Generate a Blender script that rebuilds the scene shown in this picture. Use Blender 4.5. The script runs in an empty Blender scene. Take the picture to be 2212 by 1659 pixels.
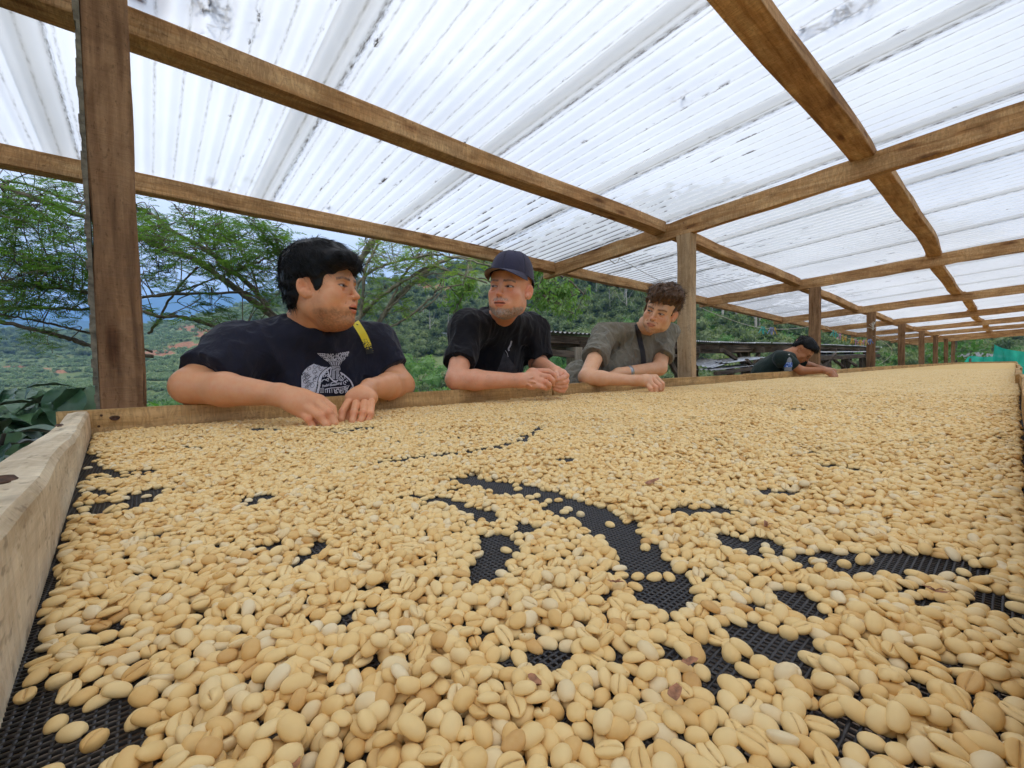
import bpy, bmesh, math, random
import numpy as np
from mathutils import Vector, Matrix, Euler
from mathutils.bvhtree import BVHTree

rng = np.random.default_rng(7)
random.seed(7)
SC = bpy.context.scene
COL = SC.collection
R_ = math.radians

# ---------------------------------------------------------------- camera
FPX = 925.0                       # focal length in pixels of a 2212 x 1659 frame
CAMZ = 1.085
yaw, pitch, roll = R_(49.6), R_(-2.0), R_(1.1)      # heading from +X towards +Y
Fv = Vector((math.cos(yaw) * math.cos(pitch), math.sin(yaw) * math.cos(pitch), math.sin(pitch)))
Rv = Vector((math.sin(yaw), -math.cos(yaw), 0)); Uv = Rv.cross(Fv)
Rr = Rv * math.cos(roll) - Uv * math.sin(roll)
Ur = Uv * math.cos(roll) + Rv * math.sin(roll)
CAM = Vector((0, 0, CAMZ))
cam_data = bpy.data.cameras.new('camera')
cam_data.sensor_fit = 'HORIZONTAL'; cam_data.sensor_width = 36.0
cam_data.lens = FPX / 2212 * 36.0
cam_data.clip_start = 0.01; cam_data.clip_end = 9000
cam = bpy.data.objects.new('camera', cam_data); COL.objects.link(cam)
cam.matrix_world = Matrix(((Rr.x, Ur.x, -Fv.x, CAM.x), (Rr.y, Ur.y, -Fv.y, CAM.y), (Rr.z, Ur.z, -Fv.z, CAM.z), (0, 0, 0, 1)))
SC.camera = cam

def ray(px, py):
    return Rr * ((px - 1106) / FPX) + Ur * ((829.5 - py) / FPX) + Fv
def atD(px, py, d): return CAM + ray(px, py) * d
def atY(px, py, y): r = ray(px, py); return CAM + r * (y / r.y)
def atX(px, py, x): r = ray(px, py); return CAM + r * (x / r.x)
def atZ(px, py, z): r = ray(px, py); return CAM + r * ((z - CAMZ) / r.z)

# ---------------------------------------------------------------- world, sun, exposure
SUN_EL, SUN_AZ = R_(58), R_(200)
w = bpy.data.worlds.new('World'); SC.world = w; w.use_nodes = True
nt = w.node_tree; nt.nodes.clear()
def N(nt, t, **kw):
    n = nt.nodes.new(t)
    for k, v in kw.items():
        if k == 'loc': continue
        if k.startswith('i_'):
            n.inputs[int(k[2:]) if k[2:].isdigit() else k[2:].replace('_', ' ')].default_value = v
        else: setattr(n, k, v)
    return n
def L(nt, a, b): nt.links.new(a, b)
sky = N(nt, 'ShaderNodeTexSky', sky_type='NISHITA', sun_disc=False, sun_elevation=SUN_EL, sun_rotation=SUN_AZ)
sky.altitude = 1400; sky.dust_density = 2.0
tc = N(nt, 'ShaderNodeTexCoord')
mp = N(nt, 'ShaderNodeMapping'); mp.inputs['Scale'].default_value = (1, 1, 2.6)
nz = N(nt, 'ShaderNodeTexNoise', i_Scale=2.3, i_Detail=7.0, i_Roughness=0.55)
rp = N(nt, 'ShaderNodeValToRGB'); rp.color_ramp.elements[0].position = .30; rp.color_ramp.elements[1].position = .52
mx = N(nt, 'ShaderNodeMix', data_type='RGBA'); mx.inputs['B'].default_value = (11.2, 11.25, 11.5, 1)
mb = N(nt, 'ShaderNodeMath', operation='MULTIPLY_ADD', use_clamp=True); mb.inputs[1].default_value = .45; mb.inputs[2].default_value = .5
bg = N(nt, 'ShaderNodeBackground', i_Strength=0.1); out = N(nt, 'ShaderNodeOutputWorld')
L(nt, tc.outputs['Generated'], mp.inputs['Vector']); L(nt, mp.outputs[0], nz.inputs['Vector'])
L(nt, nz.outputs['Fac'], rp.inputs['Fac']); L(nt, rp.outputs[0], mb.inputs[0]); L(nt, mb.outputs[0], mx.inputs['Factor'])
L(nt, sky.outputs[0], mx.inputs['A']); L(nt, mx.outputs['Result'], bg.inputs['Color']); L(nt, bg.outputs[0], out.inputs[0])
sun_d = bpy.data.lights.new('sun', 'SUN'); sun_d.energy = 1.5; sun_d.angle = R_(14); sun_d.color = (1, .96, .9)
sun = bpy.data.objects.new('sun', sun_d); COL.objects.link(sun)
sd = Vector((math.sin(SUN_AZ) * math.cos(SUN_EL), math.cos(SUN_AZ) * math.cos(SUN_EL), math.sin(SUN_EL)))
sun.rotation_euler = sd.to_track_quat('Z', 'Y').to_euler(); sun.location = (0, 0, 30)
SC.view_settings.view_transform = 'Standard'; SC.view_settings.look = 'None'
SC.view_settings.gamma = 1; SC.view_settings.exposure = 0.80
SC.view_settings.use_curve_mapping = False
SC.render.engine = 'CYCLES'
SC.cycles.use_denoising = True
SC.cycles.max_bounces = 10; SC.cycles.diffuse_bounces = 5; SC.cycles.transparent_max_bounces = 24
SC.cycles.volume_bounces = 0; SC.cycles.transmission_bounces = 6
SC.cycles.sample_clamp_indirect = 6.0
SC.cycles.caustics_reflective = False; SC.cycles.caustics_refractive = False

# ---------------------------------------------------------------- helpers
def tag(o, label=None, cat=None, group=None, kind=None):
    if label: o['label'] = label
    if cat: o['category'] = cat
    if group: o['group'] = group
    if kind: o['kind'] = kind
    return o
def empty(name, loc=(0, 0, 0), label=None, cat=None, group=None, rz=0):
    o = bpy.data.objects.new(name, None); o.empty_display_size = .1
    COL.objects.link(o); o.location = loc; o.rotation_euler = (0, 0, rz)
    return tag(o, label, cat, group)
def mesh_np(name, v, f, mat=None, smooth=False, mats=None, fmat=None):
    me = bpy.data.meshes.new(name)
    v = np.asarray(v, np.float32).reshape(-1, 3)
    if isinstance(f, np.ndarray):
        n, k = f.shape
        me.vertices.add(len(v)); me.vertices.foreach_set('co', v.ravel())
        me.loops.add(n * k); me.loops.foreach_set('vertex_index', f.astype(np.int32).ravel())
        me.polygons.add(n); me.polygons.foreach_set('loop_start', np.arange(0, n * k, k, dtype=np.int32))
        me.polygons.foreach_set('loop_total', np.full(n, k, np.int32))
        me.update(calc_edges=True)
    else:
        me.from_pydata([tuple(map(float, a)) for a in v], [], f)
        me.update()
    for m in (mats or ([mat] if mat else [])): me.materials.append(m)
    if fmat is not None: me.polygons.foreach_set('material_index', np.asarray(fmat, np.int32))
    if smooth: me.polygons.foreach_set('use_smooth', np.ones(len(me.polygons), bool))
    me.validate()
    return me
def link(name, me, parent=None, loc=None, keep=False):
    o = bpy.data.objects.new(name, me); COL.objects.link(o)
    if parent is not None:
        o.parent = parent
        if keep:       # mesh data is in world coordinates, parent only translated/rotated
            o.matrix_parent_inverse = (Matrix.Translation(parent.location) @ parent.rotation_euler.to_matrix().to_4x4()).inverted()
    if loc is not None: o.location = loc
    return o
def obj(name, v, f, mat, parent=None, smooth=False, **kw):
    return link(name, mesh_np(name, v, f, mat, smooth, kw.get('mats'), kw.get('fmat')), parent, keep=True)
class MB:
    def __init__(s): s.v = []; s.f = []; s.m = []; s.n = 0
    def add(s, v, f, m=0):
        s.v.extend([tuple(a) for a in v]); s.f.extend([tuple(i + s.n for i in q) for q in f]); s.m.extend([m] * len(f)); s.n += len(v)
    def box(s, lo, hi, m=0, M=None):
        x0, y0, z0 = lo; x1, y1, z1 = hi
        v = [(x0, y0, z0), (x1, y0, z0), (x1, y1, z0), (x0, y1, z0), (x0, y0, z1), (x1, y0, z1), (x1, y1, z1), (x0, y1, z1)]
        if M is not None: v = [tuple(M @ Vector(a)) for a in v]
        s.add(v, [(0, 3, 2, 1), (4, 5, 6, 7), (0, 1, 5, 4), (1, 2, 6, 5), (2, 3, 7, 6), (3, 0, 4, 7)], m)
    def tube(s, pts, rad, n=8, m=0, cap=True):
        pts = [Vector(p) for p in pts]
        if not hasattr(rad, '__len__'): rad = [rad] * len(pts)
        vs = []; fs = []; prev = None
        for i, p in enumerate(pts):
            t = (pts[min(i + 1, len(pts) - 1)] - pts[max(i - 1, 0)])
            t = t.normalized() if t.length > 1e-9 else Vector((0, 0, 1))
            a = prev if prev is not None else (Vector((0, 0, 1)) if abs(t.z) < .9 else Vector((1, 0, 0)))
            b = t.cross(a).normalized(); a = b.cross(t).normalized(); prev = a
            for k in range(n):
                an = 2 * math.pi * k / n
                vs.append(p + (a * math.cos(an) + b * math.sin(an)) * rad[i])
        for i in range(len(pts) - 1):
            for k in range(n):
                fs.append((i * n + k, i * n + (k + 1) % n, (i + 1) * n + (k + 1) % n, (i + 1) * n + k))
        if cap: fs.append(tuple(range(n - 1, -1, -1))); fs.append(tuple((len(pts) - 1) * n + k for k in range(n)))
        s.add(vs, fs, m)
    def lathe(s, prof, c=(0, 0, 0), n=24, m=0):
        vs = []; fs = []
        for r, z in prof:
            for k in range(n):
                a = 2 * math.pi * k / n; vs.append((c[0] + r * math.cos(a), c[1] + r * math.sin(a), c[2] + z))
        for i in range(len(prof) - 1):
            for k in range(n):
                fs.append((i * n + k, i * n + (k + 1) % n, (i + 1) * n + (k + 1) % n, (i + 1) * n + k))
        s.add(vs, fs, m)
    def build(s, name, mat=None, parent=None, smooth=False, mats=None):
        me = mesh_np(name, s.v, s.f, mat, smooth, mats, s.m if mats else None)
        return link(name, me, parent, keep=True)

def new_mat(name):
    m = bpy.data.materials.new(name); m.use_nodes = True
    nt = m.node_tree; nt.nodes.clear()
    o = N(nt, 'ShaderNodeOutputMaterial'); b = N(nt, 'ShaderNodeBsdfPrincipled')
    L(nt, b.outputs[0], o.inputs[0])
    return m, nt, b, o
def ramp(nt, fac, stops):
    r = N(nt, 'ShaderNodeValToRGB'); e = r.color_ramp.elements
    while len(e) < len(stops): e.new(.5)
    for x, (p, c) in zip(e, stops): x.position = p; x.color = (*c, 1) if len(c) == 3 else c
    L(nt, fac, r.inputs['Fac']); return r
def noise(nt, vec, scale, detail=4, rough=.55, sc=None, dist=0.0):
    if sc is not None:
        m = N(nt, 'ShaderNodeMapping'); m.inputs['Scale'].default_value = sc; L(nt, vec, m.inputs['Vector']); vec = m.outputs[0]
    n = N(nt, 'ShaderNodeTexNoise', i_Scale=scale, i_Detail=detail, i_Roughness=rough, i_Distortion=dist); L(nt, vec, n.inputs['Vector'])
    return n.outputs['Fac']
def bump(nt, h, b, strength=.3, dist=.002, nrm=None):
    n = N(nt, 'ShaderNodeBump', i_Strength=strength, i_Distance=dist); L(nt, h, n.inputs['Height'])
    if nrm is not None: L(nt, nrm, n.inputs['Normal'])
    if b is not None: L(nt, n.outputs[0], b.inputs['Normal'])
    return n.outputs[0]
def mathn(nt, op, a, b=None, c=None, clamp=False):
    n = N(nt, 'ShaderNodeMath', operation=op, use_clamp=clamp)
    for i, x in enumerate((a, b, c)):
        if x is None: continue
        if isinstance(x, (int, float)): n.inputs[i].default_value = x
        else: L(nt, x, n.inputs[i])
    return n.outputs[0]
def mixc(nt, f, a, b, mode='MIX'):
    n = N(nt, 'ShaderNodeMix', data_type='RGBA', blend_type=mode)
    for k, x in (('Factor', f), ('A', a), ('B', b)):
        if isinstance(x, (int, float)): n.inputs[k].default_value = x
        elif isinstance(x, tuple): n.inputs[k].default_value = (*x, 1) if len(x) == 3 else x
        else: L(nt, x, n.inputs[k])
    return n.outputs['Result']
def simple(name, col, rough=.7, var=.15, scale=40, bstr=.2, metal=0, bd=.002, spec=None):
    m, nt, b, o = new_mat(name); tc = N(nt, 'ShaderNodeTexCoord')
    f = noise(nt, tc.outputs['Object'], scale, 5)
    c0 = tuple(max(0, x * (1 - var)) for x in col); c1 = tuple(min(1, x * (1 + var)) for x in col)
    r = ramp(nt, f, [(.3, c0), (.7, c1)]); L(nt, r.outputs[0], b.inputs['Base Color'])
    b.inputs['Roughness'].default_value = rough; b.inputs['Metallic'].default_value = metal
    if spec is not None: b.inputs['Specular IOR Level'].default_value = spec
    bump(nt, f, b, bstr, bd)
    return m
def wood(name, c_dark, c_mid, c_light, saw=.6, grain=1.0, crack=.3, rough=.8):
    """rough sawn timber; local x runs along the grain"""
    m, nt, b, o = new_mat(name); tc = N(nt, 'ShaderNodeTexCoord'); oi = N(nt, 'ShaderNodeObjectInfo')
    off = N(nt, 'ShaderNodeVectorMath', operation='MULTIPLY_ADD'); L(nt, oi.outputs['Random'], off.inputs[0])
    off.inputs[1].default_value = (13, 7, 5); L(nt, tc.outputs['Object'], off.inputs[2]); vec = off.outputs[0]
    g1 = noise(nt, vec, 9, 6, .6, (.35, 4, 4), .6)
    g2 = noise(nt, vec, 60, 4, .7, (.06, 1, 1), .3)
    big = noise(nt, vec, 2.2, 3, .5, (1, 2, 2))
    fac = mathn(nt, 'ADD', mathn(nt, 'MULTIPLY', g1, .5), mathn(nt, 'MULTIPLY', g2, .35)); fac = mathn(nt, 'ADD', fac, mathn(nt, 'MULTIPLY', big, .3))
    r = ramp(nt, fac, [(.42, c_dark), (.55, c_mid), (.68, c_light)])
    blot = noise(nt, vec, 5.5, 5, .7, (.7, 1.4, 1.4), .8); speck = noise(nt, vec, 150, 2, .6, (.4, 1, 1))
    sawn = noise(nt, vec, 26, 3, .65, (1.6, .35, .35), 1.6)
    ridge = ramp(nt, sawn, [(.40, (0, 0, 0)), (.5, (1, 1, 1)), (.60, (0, 0, 0))])
    cr = noise(nt, vec, 14, 5, .7, (.12, 2.0, 2.0), .4)
    crk = ramp(nt, cr, [(.30, (1, 1, 1)), (.345, (0, 0, 0))])
    col = mixc(nt, mathn(nt, 'MULTIPLY', crk.outputs[0], crack), r.outputs[0], tuple(x * .35 for x in c_dark))
    col = mixc(nt, mathn(nt, 'MULTIPLY', ridge.outputs[0], .48 * saw), col, tuple(x * .55 for x in c_mid))
    bl = ramp(nt, blot, [(.38, (.62, .58, .55)), (.55, (1, 1, 1)), (.72, (1.0, .92, .82))]); col = mixc(nt, .75, col, bl.outputs[0], 'MULTIPLY')
    sp_ = ramp(nt, speck, [(.30, (.45, .42, .40)), (.40, (1, 1, 1))]); col = mixc(nt, .6, col, sp_.outputs[0], 'MULTIPLY')
    mk_ = N(nt, 'ShaderNodeMapping'); mk_.inputs['Scale'].default_value = (1.1, 4.5, 4.5); L(nt, vec, mk_.inputs['Vector']); kv = N(nt, 'ShaderNodeTexVoronoi', i_Scale=2.2); L(nt, mk_.outputs[0], kv.inputs['Vector'])
    kn = ramp(nt, mathn(nt, 'ADD', kv.outputs['Distance'], mathn(nt, 'MULTIPLY', g2, .06)), [(.085, (.30, .22, .18)), (.13, (.62, .5, .42)), (.19, (1, 1, 1))]); col = mixc(nt, .85, col, kn.outputs[0], 'MULTIPLY')
    L(nt, col, b.inputs['Base Color']); b.inputs['Roughness'].default_value = rough; b.inputs['Specular IOR Level'].default_value = .25
    h = mathn(nt, 'ADD', mathn(nt, 'MULTIPLY', ridge.outputs[0], -saw), mathn(nt, 'MULTIPLY', g2, .8))
    h = mathn(nt, 'SUBTRACT', h, mathn(nt, 'MULTIPLY', crk.outputs[0], crack * 3))
    bump(nt, h, b, .55, .0025)
    return m
W_BEAM = wood('sawn_beam', (.23, .108, .040), (.52, .285, .118), (.70, .46, .235), .9, crack=.5)
W_POST = wood('post_timber', (.115, .062, .033), (.25, .137, .068), (.37, .22, .115), .35, crack=.7, rough=.85)
W_POST2 = wood('post_timber_grey', (.23, .14, .078), (.44, .295, .165), (.56, .40, .245), .35, crack=.6, rough=.85)
W_BOARD = wood('tray_board', (.33, .18, .06), (.55, .335, .13), (.70, .46, .21), .8, crack=.12)
W_PALE = wood('pale_board', (.46, .345, .205), (.70, .565, .375), (.83, .71, .50), .45, crack=.35)
W_OLD = wood('weathered_timber', (.045, .034, .026), (.115, .088, .066), (.20, .16, .12), .3, crack=.6)

def beam(name, p0, p1, w, h, mat, parent=None, n=None, irr=.003, bow=(0, 0), up=(0, 0, 1), wob=0.0, taper=1.0, seed=None):
    """sawn timber from p0 to p1 (centre line); local x along, y = width w, z = height h"""
    p0 = Vector(p0); p1 = Vector(p1); d = p1 - p0; Lg = d.length; x = d.normalized()
    z = Vector(up); z = (z - x * z.dot(x)).normalized(); y = z.cross(x)
    rs = np.random.default_rng(seed if seed is not None else int(rng.integers(1e9)))
    n = n or max(6, int(Lg / .12)); vs = []; fs = []
    prof = []
    bev = min(w, h) * .06
    for sy, sz in ((-1, -1), (1, -1), (1, 1), (-1, 1)):
        if sy * sz > 0: prof += [(sy * (w / 2 - bev) if sy * sz > 0 else 0, 0, 0)]
    ring = [(-w / 2 + bev, -h / 2), (w / 2 - bev, -h / 2), (w / 2, -h / 2 + bev), (w / 2, h / 2 - bev), (w / 2 - bev, h / 2), (-w / 2 + bev, h / 2), (-w / 2, h / 2 - bev), (-w / 2, -h / 2 + bev)]
    ph = rs.uniform(0, 6.28, 4); edge = rs.normal(0, irr, (n + 1, 8, 2)); edge[1:-1] = (edge[1:-1] * 2 + edge[:-2] + edge[2:]) / 4
    for i in range(n + 1):
        t = i / n; s = 1 + (taper - 1) * t
        cy = bow[0] * math.sin(math.pi * t) + wob * math.sin(3.1 * t * Lg + ph[0]); cz = bow[1] * math.sin(math.pi * t) + .5 * wob * math.sin(2.3 * t * Lg + ph[1])
        for k, (a, c) in enumerate(ring):
            vs.append((t * Lg, cy + a * s + edge[i, k, 0], cz + c * s + edge[i, k, 1]))
    for i in range(n):
        for k in range(8): fs.append((i * 8 + k, (i + 1) * 8 + k, (i + 1) * 8 + (k + 1) % 8, i * 8 + (k + 1) % 8))
    fs.append(tuple(range(8))); fs.append(tuple(n * 8 + k for k in range(7, -1, -1)))
    me = mesh_np(name, vs, fs, mat)
    o = bpy.data.objects.new(name, me); COL.objects.link(o)
    M = Matrix(((x.x, y.x, z.x, p0.x), (x.y, y.y, z.y, p0.y), (x.z, y.z, z.z, p0.z), (0, 0, 0, 1)))
    if parent is not None:
        o.parent = parent; o.matrix_parent_inverse = Matrix.Translation(parent.location).inverted()
    o.matrix_basis = M
    return o
# ================================================================ drying shed
TZ = 0.95                                     # the mesh of the drying table
PX = [-.047, 2.83, 5.72, 8.62, 11.4, 14.2, 17.0, 19.8, 22.3]       # posts and rafters along the table
def zdrop(x): return float(np.interp(x, [-3, 2.85, 5.72, 8.62, 11.4, 14.2, 22.3, 27], [.02, 0, -.045, -.115, -.15, -.165, -.18, -.18]))
def rbot(x, y): return CAMZ + zdrop(x) + float(np.interp(y, [-2.5, 0, 1.46, 2.85], [1.085, .962, .892, .822]))
def rtop(x, y): return CAMZ + zdrop(x) + float(np.interp(y, [-2.5, 0, 1.46, 2.85], [1.195, 1.072, 1.000, .928]))
def sheetz(x, y): return CAMZ + zdrop(x) + .958 + .062 * (2.7 - y)
shed = empty('drying_shed', (11, 1.4, 0), 'long open timber shed roofed with translucent corrugated sheets over the bean table', 'shed')
for i, x in enumerate(PX):
    top = rbot(x, 1.46)
    m = W_POST if i in (0, 3, 4) else (W_POST2 if i == 1 else W_POST)
    if i == 0: top = CAMZ + 1.10
    lean = .0 if i else .0
    p = beam('post', (x + lean, 1.463, -.3), (x, 1.463, top - .003), .10 if i else .104, .075 if i else .084, m, shed, n=40, irr=.0022, up=(1, 0, 0), wob=.002, seed=100 + i)
    if i == 0: p['label'] = 'dark brown stained post with bark left on one edge'
# bark strip left on the near post's waney edge
mb = MB(); rs = np.random.default_rng(5)
for k in range(60):
    z0 = .96 + k * .021
    a = rs.uniform(.004, .009)
    mb.box((-.091 - a, 1.412, z0), (-.088, 1.412 + rs.uniform(.03, .05), z0 + .0206))
BARK = simple('bark', (.17, .15, .11), .95, .5, 60, .8, bd=.004)
mb.build('bark_strip', BARK, shed)
# rafters: two pieces per line so that the slope can break at the post
for i, x in enumerate(PX):
    if i == 0:
        beam('rafter', (x + .062, -1.25, (rbot(x, -1.25) + rtop(x, -1.25)) / 2 + .16), (x + .062, 1.62, (rbot(x, 1.6) + rtop(x, 1.6)) / 2 + .16), .05, .10, W_BEAM, shed, n=16, seed=300)
        continue
    ye = 2.79 + (.03 if i % 2 else -.02)
    pts = [(-2.3), (0), (1.47), (ye)]
    # one bent member: sample the profile
    n = 30; ys = np.linspace(ye, -1.25, n + 1); vs = []; fs = []; rs = np.random.default_rng(400 + i)
    e = rs.normal(0, .0022, (n + 1, 4, 2))
    xx = x + .0
    zc0 = (rbot(x, 1.0) + rtop(x, 1.0)) / 2
    for k, y in enumerate(ys):
        b_, t_ = rbot(x, y) - zc0, rtop(x, y) - zc0
        for q, (a, c) in enumerate(((-.026, b_), (.026, b_), (.026, t_), (-.026, t_))):
            vs.append((ye - y, a + e[k, q, 0], c + e[k, q, 1]))
    for k in range(n):
        for q in range(4): fs.append((k * 4 + q, k * 4 + (q + 1) % 4, (k + 1) * 4 + (q + 1) % 4, (k + 1) * 4 + q))
    fs += [(3, 2, 1, 0), (n * 4, n * 4 + 1, n * 4 + 2, n * 4 + 3)]
    me = mesh_np('rafter', vs, [f[::-1] for f in fs], W_BEAM)
    o = bpy.data.objects.new('rafter', me); COL.objects.link(o); o.parent = shed
    o.matrix_parent_inverse = Matrix.Translation(shed.location).inverted()
    o.matrix_basis = Matrix(((0, 1, 0, xx), (-1, 0, 0, ye), (0, 0, 1, zc0), (0, 0, 0, 1)))
# purlins
segx = [-2.6] + [PX[k] + (.10 if k % 2 else .06) for k in range(1, 9)] + [25.4]
def purlin(yc, wd, ht, seed, butt=False, bows=(0,) * 12, names='purlin'):
    for k in range(len(segx) - 1):
        x0, x1 = segx[k], segx[k + 1]
        if butt:
            if k: x0 = PX[k] + .025
            if k < 8: x1 = PX[k + 1] - .025
        oy = .012 * (-1) ** k * (1 if k else 0)
        zt0, zt1 = sheetz(x0, yc) - .013, sheetz(x1, yc) - .013
        beam(names, (x0 + .003, yc + oy, zt0 - ht / 2), (x1 - .003, yc + oy, zt1 - ht / 2), wd, ht, W_BEAM, shed, n=26, irr=.0025, wob=.006, bow=(bows[k], 0), seed=seed + k)
purlin(2.70, .07, .088, 500, True)
purlin(1.645, .09, .078, 520, True)
purlin(.52, .10, .050, 540, bows=(.010, -.022, .018, -.018, .018, -.015, .015, 0, 0))
purlin(-.75, .09, .07, 560)
# ---------------- translucent corrugated sheets
m, nt, b, o = new_mat('translucent_sheet')
tc = N(nt, 'ShaderNodeTexCoord'); sx = N(nt, 'ShaderNodeSeparateXYZ'); L(nt, tc.outputs['Object'], sx.inputs[0])
PITCH = .0765
ph = mathn(nt, 'SINE', mathn(nt, 'MULTIPLY', sx.outputs[0], 2 * math.pi / PITCH))
valley = mathn(nt, 'POWER', mathn(nt, 'MULTIPLY_ADD', ph, -.5, .5, clamp=True), 7.0)
crease = mathn(nt, 'POWER', mathn(nt, 'MULTIPLY_ADD', ph, -.5, .5, clamp=True), 26.0)          # 1 in the troughs where water and leaves lie
vec = tc.outputs['Object']
n1 = noise(nt, vec, 17, 6, .68, (1.0, .42, 1.0))
n2 = noise(nt, vec, 2.1, 4, .6, (1, .6, 1))
eave = mathn(nt, 'MULTIPLY', N(nt, 'ShaderNodeMapRange').outputs[0], 1)
mr = N(nt, 'ShaderNodeMapRange'); L(nt, sx.outputs[1], mr.inputs[0]); mr.inputs[1].default_value = 1.2; mr.inputs[2].default_value = 2.7; mr.inputs[3].default_value = 0.0; mr.inputs[4].default_value = 1.0
mrx = N(nt, 'ShaderNodeMapRange'); L(nt, sx.outputs[0], mrx.inputs[0]); mrx.inputs[1].default_value = .9; mrx.inputs[2].default_value = 2.6; mrx.inputs[3].default_value = 0.0; mrx.inputs[4].default_value = 1.0
ev = mathn(nt, 'MULTIPLY', mr.outputs[0], mrx.outputs[0])
th = mathn(nt, 'ADD', mathn(nt, 'ADD', mathn(nt, 'MULTIPLY', n1, .72), mathn(nt, 'MULTIPLY', n2, .28)), mathn(nt, 'MULTIPLY', ev, .21))
clump = ramp(nt, th, [(.600, (0, 0, 0)), (.625, (1, 1, 1))])
dark = mathn(nt, 'MULTIPLY', clump.outputs[0], valley, clamp=True)
n3 = noise(nt, vec, 120, 5, .75, (1, .22, 1))
fine = ramp(nt, n3, [(.47, (0, 0, 0)), (.60, (1, 1, 1))])
grime = mathn(nt, 'MULTIPLY', mathn(nt, 'MULTIPLY', crease, mathn(nt, 'MULTIPLY_ADD', fine.outputs[0], .75, .30)), .62)
n4 = noise(nt, vec, 1.3, 3, .5)
film = ramp(nt, n4, [(.35, (.83, .845, .86)), (.7, (.75, .765, .78))])
fr = mathn(nt, 'FRACT', mathn(nt, 'DIVIDE', mathn(nt, 'ADD', sx.outputs[0], 2.6), .765))
edge_ = mathn(nt, 'SUBTRACT', 1.0, mathn(nt, 'MULTIPLY', mathn(nt, 'ABSOLUTE', mathn(nt, 'SUBTRACT', fr, .145)), 70.0), None, True)
inlap = mathn(nt, 'LESS_THAN', fr, .145)
colr = mixc(nt, grime, film.outputs[0], (.22, .215, .19))
colr = mixc(nt, mathn(nt, 'MULTIPLY', inlap, .25), colr, (.74, .72, .66))
colr = mixc(nt, mathn(nt, 'MULTIPLY', edge_, mathn(nt, 'MULTIPLY', fine.outputs[0], .75)), colr, (.12, .09, .06))
colr = mixc(nt, dark, colr, (.035, .027, .02))
tl = N(nt, 'ShaderNodeBsdfTranslucent'); L(nt, colr, tl.inputs[0])
df = N(nt, 'ShaderNodeBsdfDiffuse'); L(nt, colr, df.inputs[0])
tr = N(nt, 'ShaderNodeBsdfTransparent'); L(nt, colr, tr.inputs[0])
m1 = N(nt, 'ShaderNodeMixShader', i_0=.16); L(nt, tl.outputs[0], m1.inputs[1]); L(nt, df.outputs[0], m1.inputs[2])
m2 = N(nt, 'ShaderNodeMixShader'); L(nt, mathn(nt, 'MULTIPLY', mathn(nt, 'SUBTRACT', 1.0, dark), .26), m2.inputs[0]); L(nt, m1.outputs[0], m2.inputs[1]); L(nt, tr.outputs[0], m2.inputs[2])
L(nt, m2.outputs[0], o.inputs[0])
SHEET = m
wv, per = .765, 10
edges_x = np.arange(-2.6, 25.6, wv)
for k, x0 in enumerate(edges_x):
    x1 = x0 + wv + .115
    xs = np.arange(x0, x1, PITCH / per); ys = np.concatenate([np.linspace(2.80 + .012 * (k * 7 % 3 - 1), .3, 14), np.linspace(.1, -1.15, 4)])
    X, Yg = np.meshgrid(xs, ys, indexing='ij')
    Z = np.array([[sheetz(a, 0) for a in xs]]).T + .062 * (-Yg) + .010 * np.sin(2 * np.pi * X / PITCH) + .0045 * (k % 2) + .003 * np.sin(1.7 * Yg + k)
    v = np.stack([X, Yg, Z], -1).reshape(-1, 3); ny = len(ys); nx = len(xs)
    i0 = (np.arange(nx - 1)[:, None] * ny + np.arange(ny - 1)[None]).ravel()
    f = np.stack([i0, i0 + ny, i0 + ny + 1, i0 + 1], 1)
    obj('roof_sheet', v, f, SHEET, shed, smooth=True)

# leaf litter lying on top of the sheets, showing dark through them
LIT = simple('leaf_litter', (.05, .035, .02), .95, .5, 40, .8, bd=.004)
rs = np.random.default_rng(77)
for k, (px, py, n_, sp_) in enumerate(((460, 28, 26, .045), (448, 16, 14, .03), (457, 388, 12, .012), (708, 448, 8, .012), (1820, 30, 30, .035), (1855, 16, 26, .04), (1745, 62, 14, .03), (1250, 440, 12, .02), (1290, 450, 10, .02), (1470, 210, 8, .02))):
    yy = 1.0; 
    for _ in range(12):
        r_ = ray(px, py); lo_, hi_ = .2, 12.0
        for __ in range(40):
            md = (lo_ + hi_) / 2; q_ = CAM + r_ * md
            if q_.z < sheetz(q_.x, q_.y) + .016: lo_ = md
            else: hi_ = md
    mb = MB()
    for __ in range(n_):
        c_ = Vector((q_.x + rs.normal(0, sp_ * .6), q_.y + rs.normal(0, sp_), 0)); c_.z = sheetz(c_.x, c_.y) + .017 + abs(rs.normal(0, .003)); a_ = rs.uniform(0, 6.28); l_ = rs.uniform(.006, .018); d_ = Vector((math.cos(a_), math.sin(a_), rs.normal(0, .2))) * l_; e_ = Vector((-math.sin(a_), math.cos(a_), rs.normal(0, .3))) * l_ * .35
        mb.add([c_ - d_, c_ + e_, c_ + d_, c_ - e_], [(0, 1, 2, 3)])
    o = mb.build('leaf_litter', LIT); tag(o, ['dark smudge of leaf litter on the roof sheet at the top left', 'small dark leaf scrap beside the largest smudge at the top left', 'leaf scrap on the roof just above the eave beam at left', 'tiny leaf scrap above the eave beam nearer the centre', 'dark leaf litter along a sheet overlap at the top right', 'dark clump of leaves on the top edge at the right', 'small trail of litter below the top right clump', 'little dark clump above the rafter near the grey post', 'little clump beside another above the grey post', 'small leaf scrap on the roof left of the wide beam'][k], 'leaf litter', 'leaf litter on the roof sheets'); o['kind'] = 'stuff'

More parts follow.
